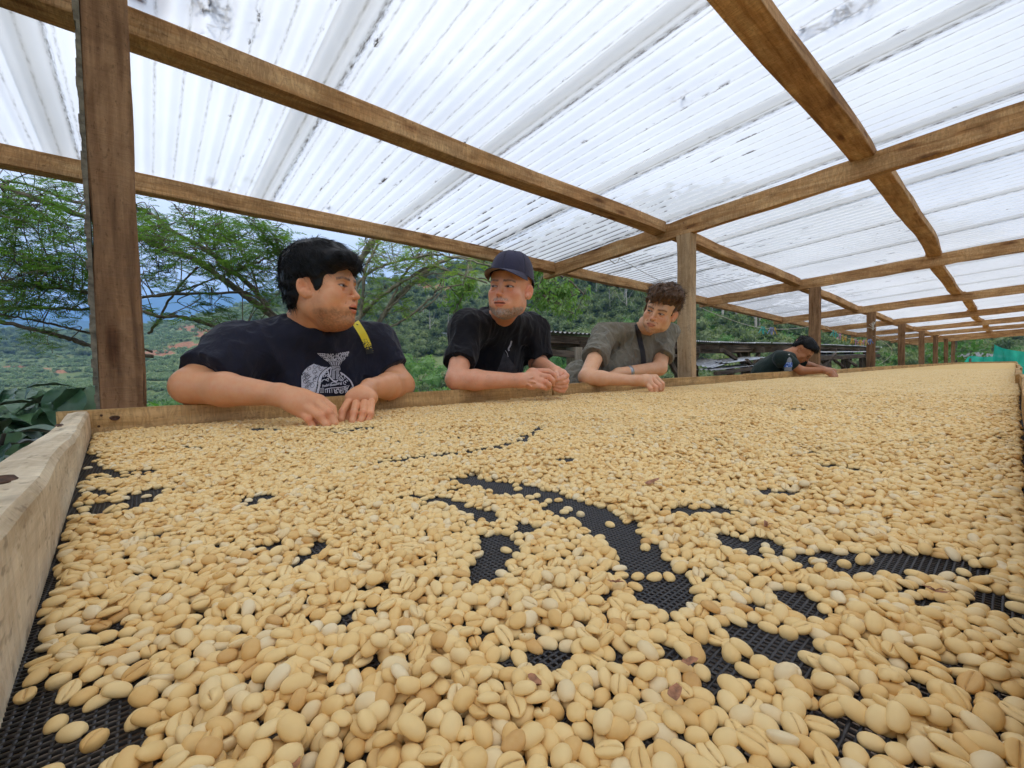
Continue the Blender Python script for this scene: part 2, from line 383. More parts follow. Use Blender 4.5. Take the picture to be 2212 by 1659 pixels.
# ================================================================ drying table
table = empty('drying_table', (10, .7, 0), 'long raised drying table with timber rims and a black plastic mesh bed', 'drying table')
YB = 1.385
bz = TZ + .058
brd = [(-.158, 1.42), (1.43, 3.62), (3.63, 5.02), (5.03, 7.9), (7.91, 11.2), (11.21, 15.0), (15.01, 19.2), (19.21, 25.2)]
for k, (a, c) in enumerate(brd):
    dz = [0, 0, .004, .0, .004, .006, .004, .004][k]
    beam('rim_board', (a, YB + .0125, bz - .06 + dz), (c, YB + .0125, bz - .06 + dz * 1.2), .024, .12, W_BOARD, table, n=max(10, int((c - a) / .1)), irr=.0012, wob=.002, seed=600 + k)
# pale end board, slightly skewed, waney top
nseg = 26; vs = []; rs = np.random.default_rng(9)
A = Vector((-.104, YB - .001, 0)); B = Vector((-.036, -.02, 0))
for i in range(nseg + 1):
    t = i / nseg; c = A.lerp(B, t); th = .036 - .004 * math.sin(t * 9)
    zt = TZ + float(np.interp(c.y, [0, .35, .65, 1.0, 1.38], [.080, .068, .058, .056, .057])) + .0012 * math.sin(t * 15) + rs.normal(0, .0006)
    jx = .0010 * math.sin(t * 21) + rs.normal(0, .0006)
    for q, (dx, z) in enumerate(((0, TZ - .04), (.001, TZ), (.0 + jx, TZ + .03), (jx - .001, zt - .006), (jx - .005, zt), (jx - th * .5, zt + .001), (-th, zt - .003), (-th - .002, zt - .012), (-th, TZ - .04))):
        vs.append((-(c.y - A.y), (c.x - A.x) + dx, z - TZ))
fs = []
for i in range(nseg):
    for q in range(9): fs.append((i * 9 + q, i * 9 + (q + 1) % 9, (i + 1) * 9 + (q + 1) % 9, (i + 1) * 9 + q))
fs += [tuple(range(9))[::-1], tuple(nseg * 9 + q for q in range(9))]
me = mesh_np('end_board', vs, fs, W_PALE)
o = bpy.data.objects.new('end_board', me); COL.objects.link(o); o.parent = table
o.matrix_parent_inverse = Matrix.Translation(table.location).inverted()
o.matrix_basis = Matrix(((0, 1, 0, A.x), (-1, 0, 0, A.y), (0, 0, 1, TZ), (0, 0, 0, 1)))
o['label'] = 'pale whitish sawn end board'
# camera-side rim and far end board
nb = [(-.06, 1.25), (1.26, 2.45), (2.46, 3.5), (3.51, 5.9), (5.91, 9.5), (9.51, 14.6), (14.61, 20.0), (20.01, 25.2)]
for k, (a, c) in enumerate(nb):
    oy = [0, 0, -.004, .012, -.006, .004, -.004, 0][k]
    beam('rim_board', (a, -.027 + oy, TZ - .002), (c, -.027 + oy, TZ - .002 + .002 * (k % 2)), .025, .118, W_BOARD, table, n=max(8, int((c - a) / .12)), irr=.0012, wob=.002, seed=650 + k)
beam('rim_board', (25.21, -.04, TZ), (25.21, 1.41, TZ), .024, .115, W_BOARD, table, seed=670)
KNOT = simple('knot', (.09, .045, .025), .8, .5, 200, .5)
for (px, py, yy) in ((136, 496 + 0, 0),): pass
def knot(p, nrm, r, asp=1.6):
    mb = MB(); n = Vector(nrm); t = Vector((0, 0, 1)).cross(n); t = t.normalized() if t.length > .1 else Vector((0, 1, 0)); u = n.cross(t)
    ring = [Vector(p) + n * .0006 + t * (math.cos(a) * r * asp * (1 + .1 * math.sin(3 * a))) + u * (math.sin(a) * r) for a in np.linspace(0, 2 * math.pi, 14, endpoint=False)]
    ring2 = [Vector(p) + n * .0022 + (q - Vector(p)) * .75 for q in ring]; ring3 = [Vector(p) - n * .0012 + (q - Vector(p)) * .5 for q in ring]
    k = 14; vs = ring + ring2 + ring3 + [Vector(p) + n * .001]; fs = []
    for j in range(2):
        for i in range(k): fs.append((j * k + i, j * k + (i + 1) % k, (j + 1) * k + (i + 1) % k, (j + 1) * k + i))
    for i in range(k): fs.append((2 * k + i, 2 * k + (i + 1) % k, 3 * k))
    mb.add(vs, fs); return mb.build('knot', KNOT, table, True)
knot(atY(248, 903, YB - .0015), (0, -1, 0), .006)
knot(atZ(128, 920, TZ + .0605), (0, 0, 1), .005, 2.2)
knot(atZ(6, 1040, TZ + .077), (0, 0, 1), .006, 1.5)
NAILM = simple('rusty_nail', (.10, .055, .035), .7, .4, 300, .2, metal=.6)
for k, (x, z) in enumerate(((-.09, .97), (-.085, .995), (.62, .985), (1.36, .975), (1.40, .995), (1.47, .99), (2.4, .985), (2.85, .98), (3.58, .99), (3.67, .985), (4.96, .99), (5.08, .985))):
    mb = MB(); mb.tube([(x, YB - .0008, z), (x, YB - .0022, z)], [.0028, .0024], 10); mb.build('nail', NAILM, table)
for k in range(1, 6):
    for dz in (.03, .075):
        x = PX[k]; mb = MB(); mb.tube([(x - .0255, 1.44 + .03 * (dz > .05), rbot(x, 1.46) + dz), (x - .0285, 1.44 + .03 * (dz > .05), rbot(x, 1.46) + dz)], [.0035, .003], 8); mb.build('nail', NAILM, shed)
# frame and legs under the table
for x in np.arange(.1, 25.2, 1.44):
    beam('cross_bearer', (x, -.03, TZ - .085), (x, 1.40, TZ - .085), .05, .07, W_OLD, table, n=6, seed=int(x * 10))
for y in (.25, .68, 1.12):
    beam('long_bearer', (-.08, y, TZ - .1565), (25.2, y, TZ - .1565), .05, .07, W_OLD, table, n=40, seed=int(y * 100))
for x in np.arange(.1, 25.2, 2.88):
    for y in (.05, 1.33): beam('leg', (x, y, -.05), (x, y, TZ - .12), .08, .07, W_OLD, table, n=6, up=(1, 0, 0))
# black plastic mesh: two crossing layers of strands
MESHM = simple('black_plastic_mesh', (.043, .041, .042), .38, .3, 300, .1, spec=.5)
mb = MB(); p = .0036; hw = .00058
xs = np.arange(-.10, 3.4, p); ys = np.arange(-.012, YB, p)
V = []; 
def strands(lo, hi):
    b8 = np.array([[0, 0, 0], [1, 0, 0], [1, 1, 0], [0, 1, 0], [0, 0, 1], [1, 0, 1], [1, 1, 1], [0, 1, 1]], float)
    lo = np.asarray(lo)[:, None]; hi = np.asarray(hi)[:, None]
    return (lo + (hi - lo) * b8[None]).reshape(-1, 3)
v1 = strands([[x - hw, -.013, TZ - .0007] for x in xs], [[x + hw, YB - .001, TZ + .0004] for x in xs])
v2 = strands([[-.10, y - hw, TZ - .0006] for y in ys], [[25.19, y + hw, TZ + .0006] for y in ys])
v = np.concatenate([v1, v2]); nbx = len(v) // 8
q = np.array([(0, 3, 2, 1), (4, 5, 6, 7), (0, 1, 5, 4), (1, 2, 6, 5), (2, 3, 7, 6), (3, 0, 4, 7)])
f = (q[None] + (np.arange(nbx) * 8)[:, None, None]).reshape(-1, 4)
o = obj('mesh_net', v, f, MESHM, table); o['kind'] = 'stuff'

# ================================================================ coffee beans
def bean_mesh(name, a, b_, ct, cb, bend, groove, seed):
    nu, nv = 22, 12; rs = np.random.default_rng(seed); vs = []; fs = []
    for j in range(nv + 1):
        th = math.pi * (j / nv) - math.pi / 2
        # lay the poles at the ends of the long axis
        x = a * math.sin(th); rr = math.cos(th) ** .82 if abs(math.cos(th)) > 1e-6 else 0
        low = [-.93, -.72, -.42, -.17, -.065, 0, .065, .17, .42, .72, .93]
        for i in range(nu):
            if i < 11: ph = math.pi * i / 10; y = b_ * rr * math.cos(ph); s = math.sin(ph)
            else: y = b_ * rr * low[i - 11]; s = -math.sqrt(1 - low[i - 11] ** 2)
            z = (ct if s > 0 else cb) * rr * (1.10 if s > 0 else 1) * (abs(s) ** (.9 if s > 0 else .55)) * (1 if s > 0 else -1)
            if s < 0: z += groove * min(1, rr * 1.3) * math.exp(-(y / (.075 * b_)) ** 2)
            y += bend * (x / a) ** 2 * b_; z += .12 * bend * ct
            vs.append((x, y, z))
    vs = np.array(vs); vs += rs.normal(0, a * .006, vs.shape); vs[:nu] = vs[:nu].mean(0); vs[-nu:] = vs[-nu:].mean(0)
    # merge poles
    V = [vs[0]] + list(vs[nu:-nu]) + [vs[-1]]
    for i in range(nu): fs.append((0, 1 + i, 1 + (i + 1) % nu))
    for j in range(nv - 2):
        o_ = 1 + j * nu
        for i in range(nu): fs.append((o_ + i, o_ + nu + i, o_ + nu + (i + 1) % nu, o_ + (i + 1) % nu))
    o_ = 1 + (nv - 2) * nu; e = len(V) - 1
    for i in range(nu): fs.append((o_ + i, e, o_ + (i + 1) % nu))
    me = mesh_np(name, V, [q[::-1] for q in fs], BEAN, True)
    d = np.array([[1.0 if (p[2] < -cb * .1 and abs(p[1] - bend * (p[0] / a) ** 2 * b_) < .05 * b_ and abs(p[0]) < .86 * a) else 0.0] for p in V]).ravel()
    at = me.attributes.new('seam', 'FLOAT', 'POINT'); at.data.foreach_set('value', d.astype(np.float32))
    return me
m, nt, b, o = new_mat('parchment_bean')
oi = N(nt, 'ShaderNodeObjectInfo'); tc = N(nt, 'ShaderNodeTexCoord'); at_ = N(nt, 'ShaderNodeAttribute', attribute_name='seam')
base = ramp(nt, oi.outputs['Random'], [(0, (.58, .31, .09)), (.04, (.72, .44, .145)), (.2, (.79, .53, .205)), (.5, (.82, .575, .24)), (.82, (.83, .61, .285)), (.94, (.77, .60, .34)), (1, (.81, .67, .42))])
nn = noise(nt, tc.outputs['Object'], 420, 4, .6)
col = mixc(nt, mathn(nt, 'MULTIPLY', nn, .3), base.outputs[0], (.84, .64, .32))
n5 = noise(nt, tc.outputs['Object'], 90, 3, .6, None, 1.0)
st = ramp(nt, mathn(nt, 'ADD', n5, mathn(nt, 'MULTIPLY', oi.outputs['Random'], .08)), [(.70, (0, 0, 0)), (.78, (1, 1, 1))])
col = mixc(nt, mathn(nt, 'MULTIPLY', st.outputs[0], .35), col, (.42, .22, .085))
col = mixc(nt, mathn(nt, 'MULTIPLY', at_.outputs['Fac'], .75), col, (.40, .23, .10))
L(nt, col, b.inputs['Base Color']); b.inputs['Roughness'].default_value = .52; b.inputs['Specular IOR Level'].default_value = .3
b.inputs['Subsurface Weight'].default_value = 0.0
bump(nt, noise(nt, tc.outputs['Object'], 900, 3, .7), b, .12, .0004)
BEAN = m
BS = [bean_mesh('coffee_bean', *q) for q in (
    (.0056, .0041, .0030, .0013, 0, .0011, 1), (.0052, .0043, .0031, .0014, .05, .0011, 2), (.0060, .0040, .0028, .0012, .18, .0010, 3),
    (.0050, .0039, .0033, .0022, -.04, .0012, 4), (.0057, .0037, .0027, .0012, -.22, .0010, 5), (.0047, .0041, .0035, .0030, 0, .0009, 6))]
BDIM = [(a_ * .92, b_ * .92) for a_, b_ in ((.0056, .0041), (.0052, .0043), (.0060, .0040), (.0050, .0039), (.0057, .0037), (.0047, .0041))]
# bare patches where the beans were pushed aside: (x px, y px of the photograph's half frame, radius in metres)
strokes = [
 [(958, 1030, .006), (1010, 1040, .014), (1080, 1052, .018), (1150, 1065, .020), (1210, 1085, .021), (1270, 1112, .022), (1325, 1145, .0195), (1372, 1195, .018), (1415, 1245, .016), (1440, 1285, .013), (1432, 1320, .005)],
 [(885, 1072, .006), (930, 1080, .010), (985, 1090, .011), (1030, 1108, .013), (1050, 1125, .010)],
 [(1075, 1160, .010), (1072, 1185, .013), (1068, 1215, .011), (1045, 1240, .007), (1040, 1260, .004)],
 [(195, 985, .015), (185, 1015, .024), (215, 1030, .03), (300, 1025, .02)], [(160, 1100, .018), (235, 1105, .016), (290, 1090, .02), (330, 1060, .02)], [(170, 1060, .012), (240, 1070, .010)],
 [(548, 1080, .016), (570, 1083, .010)], [(808, 1002, .009), (870, 994, .011), (940, 985, .010), (1010, 978, .009), (1065, 968, .012), (1120, 955, .013), (1160, 930, .011), (1178, 915, .007)],
 [(545, 928, .02), (575, 930, .018), (600, 931, .01)], [(680, 934, .018), (705, 936, .016), (735, 936, .016), (790, 925, .03), (815, 926, .014)],
 [(1545, 952, .018), (1570, 956, .022)], [(1970, 957, .02), (1995, 960, .02)], [(2170, 948, .02), (2190, 952, .02)], [(1715, 887, .03), (1728, 884, .02)],
 [(1560, 1165, .008), (1600, 1180, .015), (1650, 1180, .013), (1675, 1195, .009)], [(1725, 1205, .013), (1790, 1218, .013), (1860, 1215, .010), (1940, 1215, .011), (2010, 1222, .014), (2075, 1228, .012), (2095, 1240, .008)],
 [(1755, 980, .012), (1785, 985, .014)], [(1800, 1010, .012), (1830, 1017, .020)], [(1240, 965, .008), (1280, 960, .008)], [(1240, 992, .008), (1215, 996, .01)], [(1440, 1108, .008), (1500, 1106, .013), (1560, 1105, .013), (1600, 1110, .008)],
 [(1665, 1065, .012), (1690, 1070, .008)], [(2140, 1300, .008), (2175, 1310, .012), (2212, 1318, .010)], [(1600, 1370, .005), (1650, 1388, .011), (1700, 1408, .008), (1730, 1425, .005)], [(1690, 1275, .006), (1720, 1300, .007), (1760, 1330, .005)],
 [(1520, 1395, .005), (1560, 1440, .005), (1600, 1480, .004)], [(0, 1500, .010), (70, 1510, .006), (150, 1560, .0045), (240, 1640, .009), (100, 1620, .02), (0, 1620, .02), (0, 1440, .006)], [(60, 1480, .003), (280, 1440, .003)],
 [(200, 1370, .008), (250, 1395, .004)], [(1100, 1432, .003), (1240, 1420, .003)], [(740, 1335, .007), (775, 1330, .004)], [(940, 935, .008), (1010, 930, .008)], [(1790, 1600, .004), (1840, 1590, .003)], [(1420, 1590, .0025)], [(2000, 1500, .003)],
 [(1350, 940, .01), (1380, 942, .01)], [(870, 895, .01), (920, 892, .012)], [(560, 1185, .006), (590, 1190, .006)], [(390, 965, .008), (440, 972, .008)], [(1480, 905, .01), (1500, 908, .01)], [(650, 1212, .006), (700, 1180, .005)]]
RES = .001
HX0, HX1, HY0, HY1 = -.12, 2.4, -.03, 1.40
nx, ny = int((HX1 - HX0) / RES), int((HY1 - HY0) / RES)
bare = np.zeros((nx, ny), np.float32)
def paint(px, py, r):
    p = atZ(px, py, TZ + .002)
    r = max(.001, r); i, j = (p.x - HX0 + rng.normal(0, .0022)) / RES, (p.y - HY0 + rng.normal(0, .0022)) / RES; rr = r / RES
    a0, a1, b0, b1 = max(0, int(i - rr - 2)), min(nx, int(i + rr + 3)), max(0, int(j - rr - 2)), min(ny, int(j + rr + 3))
    if a1 <= a0 or b1 <= b0: return
    gi, gj = np.mgrid[a0:a1, b0:b1]
    bare[a0:a1, b0:b1] = np.maximum(bare[a0:a1, b0:b1], 1.0 * (np.hypot(gi - i, gj - j) < rr))
for s_ in strokes:
    if len(s_) == 1: paint(*s_[0])
    for (x0, y0, r0), (x1, y1, r1) in zip(s_[:-1], s_[1:]):
        for t in np.linspace(0, 1, 14): paint(x0 + (x1 - x0) * t, y0 + (y1 - y0) * t, (r0 + (r1 - r0) * t) * ((.80 if y0 < 1340 else .62) + .26 * rng.normal()))
def vnoise2(x, y, s, seed):
    r = np.random.default_rng(seed).random((64, 64)); x = x / s; y = y / s
    xi, yi = np.floor(x).astype(int), np.floor(y).astype(int); fx, fy = x - xi, y - yi; fx = fx * fx * (3 - 2 * fx); fy = fy * fy * (3 - 2 * fy)
    g = lambda a, b: r[a % 64, b % 64]
    return (g(xi, yi) * (1 - fx) + g(xi + 1, yi) * fx) * (1 - fy) + (g(xi, yi + 1) * (1 - fx) + g(xi + 1, yi + 1) * fx) * fy
H = np.zeros((nx, ny), np.float32)
foot = []
for (a, b_) in BDIM:
    row = []
    for k in range(24):
        an = math.pi * k / 24; c, s = math.cos(an), math.sin(an); gi, gj = np.mgrid[-7:8, -7:8]
        u = (gi * c + gj * s) * RES / a; v = (-gi * s + gj * c) * RES / b_; rr = u * u + v * v; mk = rr < .95
        row.append((gi[mk], gj[mk], np.sqrt(1 - rr[mk]).astype(np.float32), an))
    foot.append(row)
rec = []
def drop(x, y, limit, loose=.0):
    i, j = int((x - HX0) / RES), int((y - HY0) / RES)
    if i < 8 or j < 8 or i >= nx - 8 or j >= ny - 8: return False
    if H[i, j] > limit: return False
    vi = vr[len(rec) % 4096]; k = kr[(len(rec) * 7 + i) % 4096]
    gi, gj, top, an = foot[vi][k]; ii = gi + i; jj = gj + j; h = H[ii, jj]
    n = len(h); mh = h.mean()
    gx = float(((h - mh) * gi).sum() / (gi * gi).sum()); gy = float(((h - mh) * gj).sum() / (gj * gj).sum())
    g = math.hypot(gx, gy) * 1000 / 1000
    gx /= RES; gy /= RES; g = math.hypot(gx, gy); lim = .62
    if g > lim: gx *= lim / g; gy *= lim / g
    pl = (gi * gx + gj * gy) * RES
    r = h - pl + top * .0013
    zc = float(np.partition(r, int(n * .80))[int(n * .80)])
    up = .0026 if vi not in (3, 5) else .0030
    H[ii, jj] = np.maximum(h, zc + pl + top * up)
    rec.append((x, y, zc, gx, gy, an + (math.pi if (i + j) & 1 else 0), vi)); return True
vr = rng.choice(6, 4096, p=[.26, .24, .16, .12, .16, .06]); kr = rng.integers(0, 24, 4096)
# first layer: loose hexagonal packing with gaps, then heaps
sp = .0077; cand = []
for r_ in range(int((HY1 - HY0) / (sp * .88))):
    xs_ = np.arange(HX0, HX1, sp) + (sp / 2 if r_ % 2 else 0); cand.append(np.stack([xs_, np.full_like(xs_, HY0 + r_ * sp * .88)], 1))
cand = np.concatenate(cand); cand += rng.normal(0, .0012, cand.shape); rng.shuffle(cand)
wall_x = lambda y: -.104 + (YB - y) * (.068 / 1.405) + .006
dens = vnoise2(cand[:, 0], cand[:, 1], .05, 3) * .6 + vnoise2(cand[:, 0], cand[:, 1], .016, 4) * .4
okc = (cand[:, 0] > wall_x(cand[:, 1])) & (cand[:, 1] > -.008) & (cand[:, 1] < YB - .006) & (cand[:, 0] < HX1 - .01)
bi = bare[np.clip(((cand[:, 0] - HX0) / RES).astype(int), 0, nx - 1), np.clip(((cand[:, 1] - HY0) / RES).astype(int), 0, ny - 1)]
keep = okc & ((bi < .5) | (rng.random(len(cand)) < .11)) & (dens > .175 + .05 * rng.random(len(cand)))
for x, y in cand[keep]: drop(x, y, .004)
nfirst = len(rec)
M2 = 70000
c2 = np.stack([rng.uniform(HX0, HX1, M2), rng.uniform(HY0, HY1, M2)], 1)
t2 = vnoise2(c2[:, 0], c2[:, 1], .11, 5) * .55 + vnoise2(c2[:, 0], c2[:, 1], .04, 6) * .45
# wider clearance round the bare patches for the upper layer
pad = np.zeros_like(bare); w_ = 6
cs = np.cumsum(np.cumsum(np.pad(bare, ((w_ + 1, w_), (w_ + 1, w_))), 0), 1); k_ = 2 * w_ + 1
pad = (cs[k_:, k_:] - cs[:-k_, k_:] - cs[k_:, :-k_] + cs[:-k_, :-k_]) > .5
b2 = pad[np.clip(((c2[:, 0] - HX0) / RES).astype(int), 0, nx - 1), np.clip(((c2[:, 1] - HY0) / RES).astype(int), 0, ny - 1)]
near = np.exp(-((c2[:, 0] - .1) ** 2 + (c2[:, 1] - .3) ** 2) / .09)
ok2 = (c2[:, 0] > wall_x(c2[:, 1]) + .002) & (c2[:, 1] > -.006) & (c2[:, 1] < YB - .008) & (c2[:, 0] < HX1 - .01) & (~b2) & (t2 > .36)
for (x, y), t in zip(c2[ok2], t2[ok2]): drop(x, y, .0015 + .0080 * max(0, (t - .36)) / .5)
rec_a = np.array(rec)
print('beans near', nfirst, len(rec_a))
# further along: jittered packing, two layers
sp = .0080; Xf, Yf = np.meshgrid(np.arange(HX1 - .012, 9.0, sp), np.arange(-.008, YB - .005, sp * .9), indexing='ij')
far = np.stack([Xf.ravel(), Yf.ravel()], 1) + rng.normal(0, .0019, (Xf.size, 2))
dn = vnoise2(far[:, 0], far[:, 1], .05, 8); far = far[dn > .06]; nf = len(far)
zf = .0016 + .0045 * vnoise2(far[:, 0], far[:, 1], .06, 9) * (rng.random(nf) < .5)
far_rec = np.stack([far[:, 0], far[:, 1], zf, rng.normal(0, .22, nf), rng.normal(0, .22, nf), rng.uniform(0, 6.28, nf), rng.choice(6, nf, p=[.26, .24, .16, .12, .16, .06])], 1)
allr = np.concatenate([rec_a, far_rec])
def orient(r, flip):
    """rotation matrices from yaw, slope and face-up flag"""
    n = np.stack([-r[:, 3], -r[:, 4], np.ones(len(r))], 1); n /= np.linalg.norm(n, axis=1)[:, None]
    x = np.stack([np.cos(r[:, 5]), np.sin(r[:, 5]), np.zeros(len(r))], 1)
    x -= n * (x * n).sum(1)[:, None]; x /= np.linalg.norm(x, axis=1)[:, None]
    n = np.where(flip[:, None], -n, n); y = np.cross(n, x)
    return np.stack([x, y, n], 2)
flip = rng.random(len(allr)) < .20
Rm = orient(allr, flip)
# lean of a few beans standing on edge
scl = rng.uniform(.80, 1.02, len(allr))
zc = TZ + .0006 + allr[:, 2] + np.where(flip, .0007, .0)
def euler_from(Rm):
    sy = -Rm[:, 2, 0]; y = np.arcsin(np.clip(sy, -1, 1)); x = np.arctan2(Rm[:, 2, 1], Rm[:, 2, 2]); z = np.arctan2(Rm[:, 1, 0], Rm[:, 0, 0])
    return np.stack([x, y, z], 1)
Eu = euler_from(Rm)
# the 300 that show largest become objects of their own
P = np.stack([allr[:, 0], allr[:, 1], zc], 1); rel = P - np.array(CAM)
dd = rel @ np.array(Fv); uu = (rel @ np.array(Rr)) / np.maximum(dd, 1e-4) * FPX; vv_ = (rel @ np.array(Ur)) / np.maximum(dd, 1e-4) * FPX
gi = np.clip(((allr[:, 0] - HX0) / RES).astype(int), 0, nx - 1); gj = np.clip(((allr[:, 1] - HY0) / RES).astype(int), 0, ny - 1)
ontop = H[gi, gj] - allr[:, 2] < .0036
score = np.where((dd > .05) & (np.abs(uu) < 1090) & (vv_ > -815) & ontop & (np.arange(len(allr)) < len(rec_a)), dd, 99)
pick = np.argsort(score)[:300]
first = {}
for i in pick:
    me = BS[int(allr[i, 6])]
    uu_, vv2 = 1106 + uu[i], 829.5 - vv_[i]
    o = bpy.data.objects.new('coffee_bean', me); COL.objects.link(o)
    o.location = P[i]; o.rotation_euler = Eu[i]; o.scale = (scl[i],) * 3
    ang = math.degrees(math.atan2(Rm[i, :, 0] @ np.array(Ur), Rm[i, :, 0] @ np.array(Rr))) % 180
    way = 'crossways' if ang < 25 or ang > 155 else ('leaning to the right' if ang < 65 else ('pointing away' if ang < 115 else 'leaning to the left'))
    zone = ['at the far left', 'left', 'left of centre', 'at the centre', 'right of centre', 'right', 'at the far right'][int(min(6, max(0, uu_ / 316)))]
    row_ = 'bottom row' if vv2 > 1600 else ('second row up' if vv2 > 1530 else ('third row up' if vv2 > 1460 else 'further up'))
    tag(o, f"{'large' if scl[i] > .95 else ('small' if scl[i] < .86 else 'medium')} tan bean {'seam up' if flip[i] else 'domed'}, {way}, {row_}, {zone}", 'coffee bean', 'largest beans spread in the foreground')
    first.setdefault(int(allr[i, 6]), o)
def scatter(name, pts, rot, sclv, idx, sources, mat=None, label=None, cat=None, kind='stuff', group=None):
    me = bpy.data.meshes.new(name); me.vertices.add(len(pts)); me.vertices.foreach_set('co', np.asarray(pts, np.float32).ravel())
    for nm, ty, val, key in (('rot', 'FLOAT_VECTOR', rot, 'vector'), ('scl', 'FLOAT_VECTOR', sclv, 'vector'), ('idx', 'INT', idx, 'value')):
        a = me.attributes.new(nm, ty, 'POINT'); a.data.foreach_set(key, np.asarray(val, np.int32 if ty == 'INT' else np.float32).ravel())
    o = bpy.data.objects.new(name, me); COL.objects.link(o)
    ng = bpy.data.node_groups.new('scatter_' + name, 'GeometryNodeTree')
    ng.interface.new_socket('Geometry', in_out='INPUT', socket_type='NodeSocketGeometry'); ng.interface.new_socket('Geometry', in_out='OUTPUT', socket_type='NodeSocketGeometry')
    gi_, go = N(ng, 'NodeGroupInput'), N(ng, 'NodeGroupOutput'); iop = N(ng, 'GeometryNodeInstanceOnPoints'); jn = N(ng, 'GeometryNodeJoinGeometry')
    for s in reversed(sources):
        oi = N(ng, 'GeometryNodeObjectInfo', transform_space='ORIGINAL'); oi.inputs['Object'].default_value = s; oi.inputs['As Instance'].default_value = True
        L(ng, oi.outputs['Geometry'], jn.inputs[0])
    def att(nm, ty):
        a = N(ng, 'GeometryNodeInputNamedAttribute', data_type=ty); a.inputs['Name'].default_value = nm; return a.outputs['Attribute']
    L(ng, gi_.outputs[0], iop.inputs['Points']); L(ng, jn.outputs[0], iop.inputs['Instance']); iop.inputs['Pick Instance'].default_value = True
    L(ng, att('idx', 'INT'), iop.inputs['Instance Index']); L(ng, att('rot', 'FLOAT_VECTOR'), iop.inputs['Rotation']); L(ng, att('scl', 'FLOAT_VECTOR'), iop.inputs['Scale'])
    L(ng, iop.outputs[0], go.inputs[0])
    md = o.modifiers.new('scatter', 'NODES'); md.node_group = ng
    if mat: me.materials.append(mat)
    return tag(o, label, cat, group, kind)
rest = np.ones(len(allr), bool); rest[pick] = False
src = [first.get(k) for k in range(6)]; src = [s if s is not None else first[min(first)] for s in src]
scatter('coffee_beans', P[rest], Eu[rest], np.repeat(scl[rest][:, None], 3, 1), allr[rest, 6], src, BEAN,
        'thick spread of pale tan parchment coffee beans covering the whole drying bed', 'coffee beans')
# far end of the bed: one bumpy sheet of beans, too small to tell apart
xs = np.concatenate([np.arange(8.9, 14, .012), np.arange(14, 25.2, .03)]); ys = np.arange(-.012, YB, .012)
X, Yg = np.meshgrid(xs, ys, indexing='ij')
Z = TZ + .002 + .006 * vnoise2(X, Yg, .012, 21) + .004 * vnoise2(X, Yg, .05, 22)
v = np.stack([X, Yg, Z], -1).reshape(-1, 3); nyy = len(ys)
i0 = (np.arange(len(xs) - 1)[:, None] * nyy + np.arange(nyy - 1)[None]).ravel()
m, nt, b, o = new_mat('distant_beans'); tc = N(nt, 'ShaderNodeTexCoord')
vo = N(nt, 'ShaderNodeTexVoronoi', i_Scale=110); L(nt, tc.outputs['Object'], vo.inputs['Vector'])
r = ramp(nt, vo.outputs['Color'], [(0, (.66, .43, .145)), (.5, (.75, .51, .20)), (1, (.79, .57, .25))]); L(nt, r.outputs[0], b.inputs['Base Color'])
b.inputs['Roughness'].default_value = .7; b.inputs['Specular IOR Level'].default_value = .2
bump(nt, vo.outputs['Distance'], b, -.9, .004)
o = obj('distant_coffee_beans', v, np.stack([i0, i0 + nyy, i0 + nyy + 1, i0 + 1], 1), m, None, True)
tag(o, 'far end of the bean spread where single beans blur together', 'coffee beans', kind='stuff')
# a few dried husks and bits of leaf among the beans
HUSK = simple('dry_husk', (.34, .15, .07), .7, .5, 300, .4)
for k, (px, py, s, sh) in enumerate(((1155, 1470, .004, 0), (640, 1640, .0045, 0), (1410, 1045, .016, 1), (1655, 1135, .007, 1), (2020, 1275, .006, 1), (860, 1050, .004, 0), (1490, 1430, .004, 0), (1330, 1258, .005, 1), (60, 1090, .004, 0), (1460, 1500, .005, 0))):
    p = atZ(px, py, TZ + .009); rs = np.random.default_rng(k + 3); mb = MB()
    n = 7; rows = []
    for j in range(n):
        t = j / (n - 1) * 2 - 1; wdt = s * (.5 if not sh else .22) * math.sqrt(max(0, 1 - t * t)) + 1e-5
        c = Vector((t * s, .25 * s * math.sin(2 * t + k), .25 * s * (t * t) + rs.normal(0, .0003)))
        rows.append([c + Vector((0, -wdt, .3 * wdt)), c, c + Vector((0, wdt, .35 * wdt))])
    vs = [q for r_ in rows for q in r_]; fs = []
    for j in range(n - 1):
        for q in range(2): fs.append((j * 3 + q, j * 3 + q + 1, (j + 1) * 3 + q + 1, (j + 1) * 3 + q))
    M = Matrix.Rotation(rs.uniform(0, 6), 4, 'Z')
    mb.add([M @ q for q in vs], fs)
    if sh:
        for q in range(3):
            a = rs.uniform(0, 6.28); d = Vector((math.cos(a), math.sin(a), .3)) * s * .7; mb.tube([(0, 0, 0), d * .5 + Vector((0, 0, .001)), d], .0003, 4)
    o = mb.build('dry_husk' if not sh else 'dry_leaf_fragment', HUSK, None, True); o.location = p
    tag(o, ('small reddish brown husk fragment ' if not sh else 'curled brown shred of dry leaf ') + ['near the bottom centre', 'at the bottom left of centre', 'beyond the main bare channel', 'at the right edge of the main bare channel', 'between two bare patches on the right', 'left of the channel tip', 'on the beans right of the bottom centre', 'beside the lower end of the channel', 'beside the pale end board', 'among the beans right of the lowest gaps'][k], 'debris', 'scraps of husk and leaf among the beans')
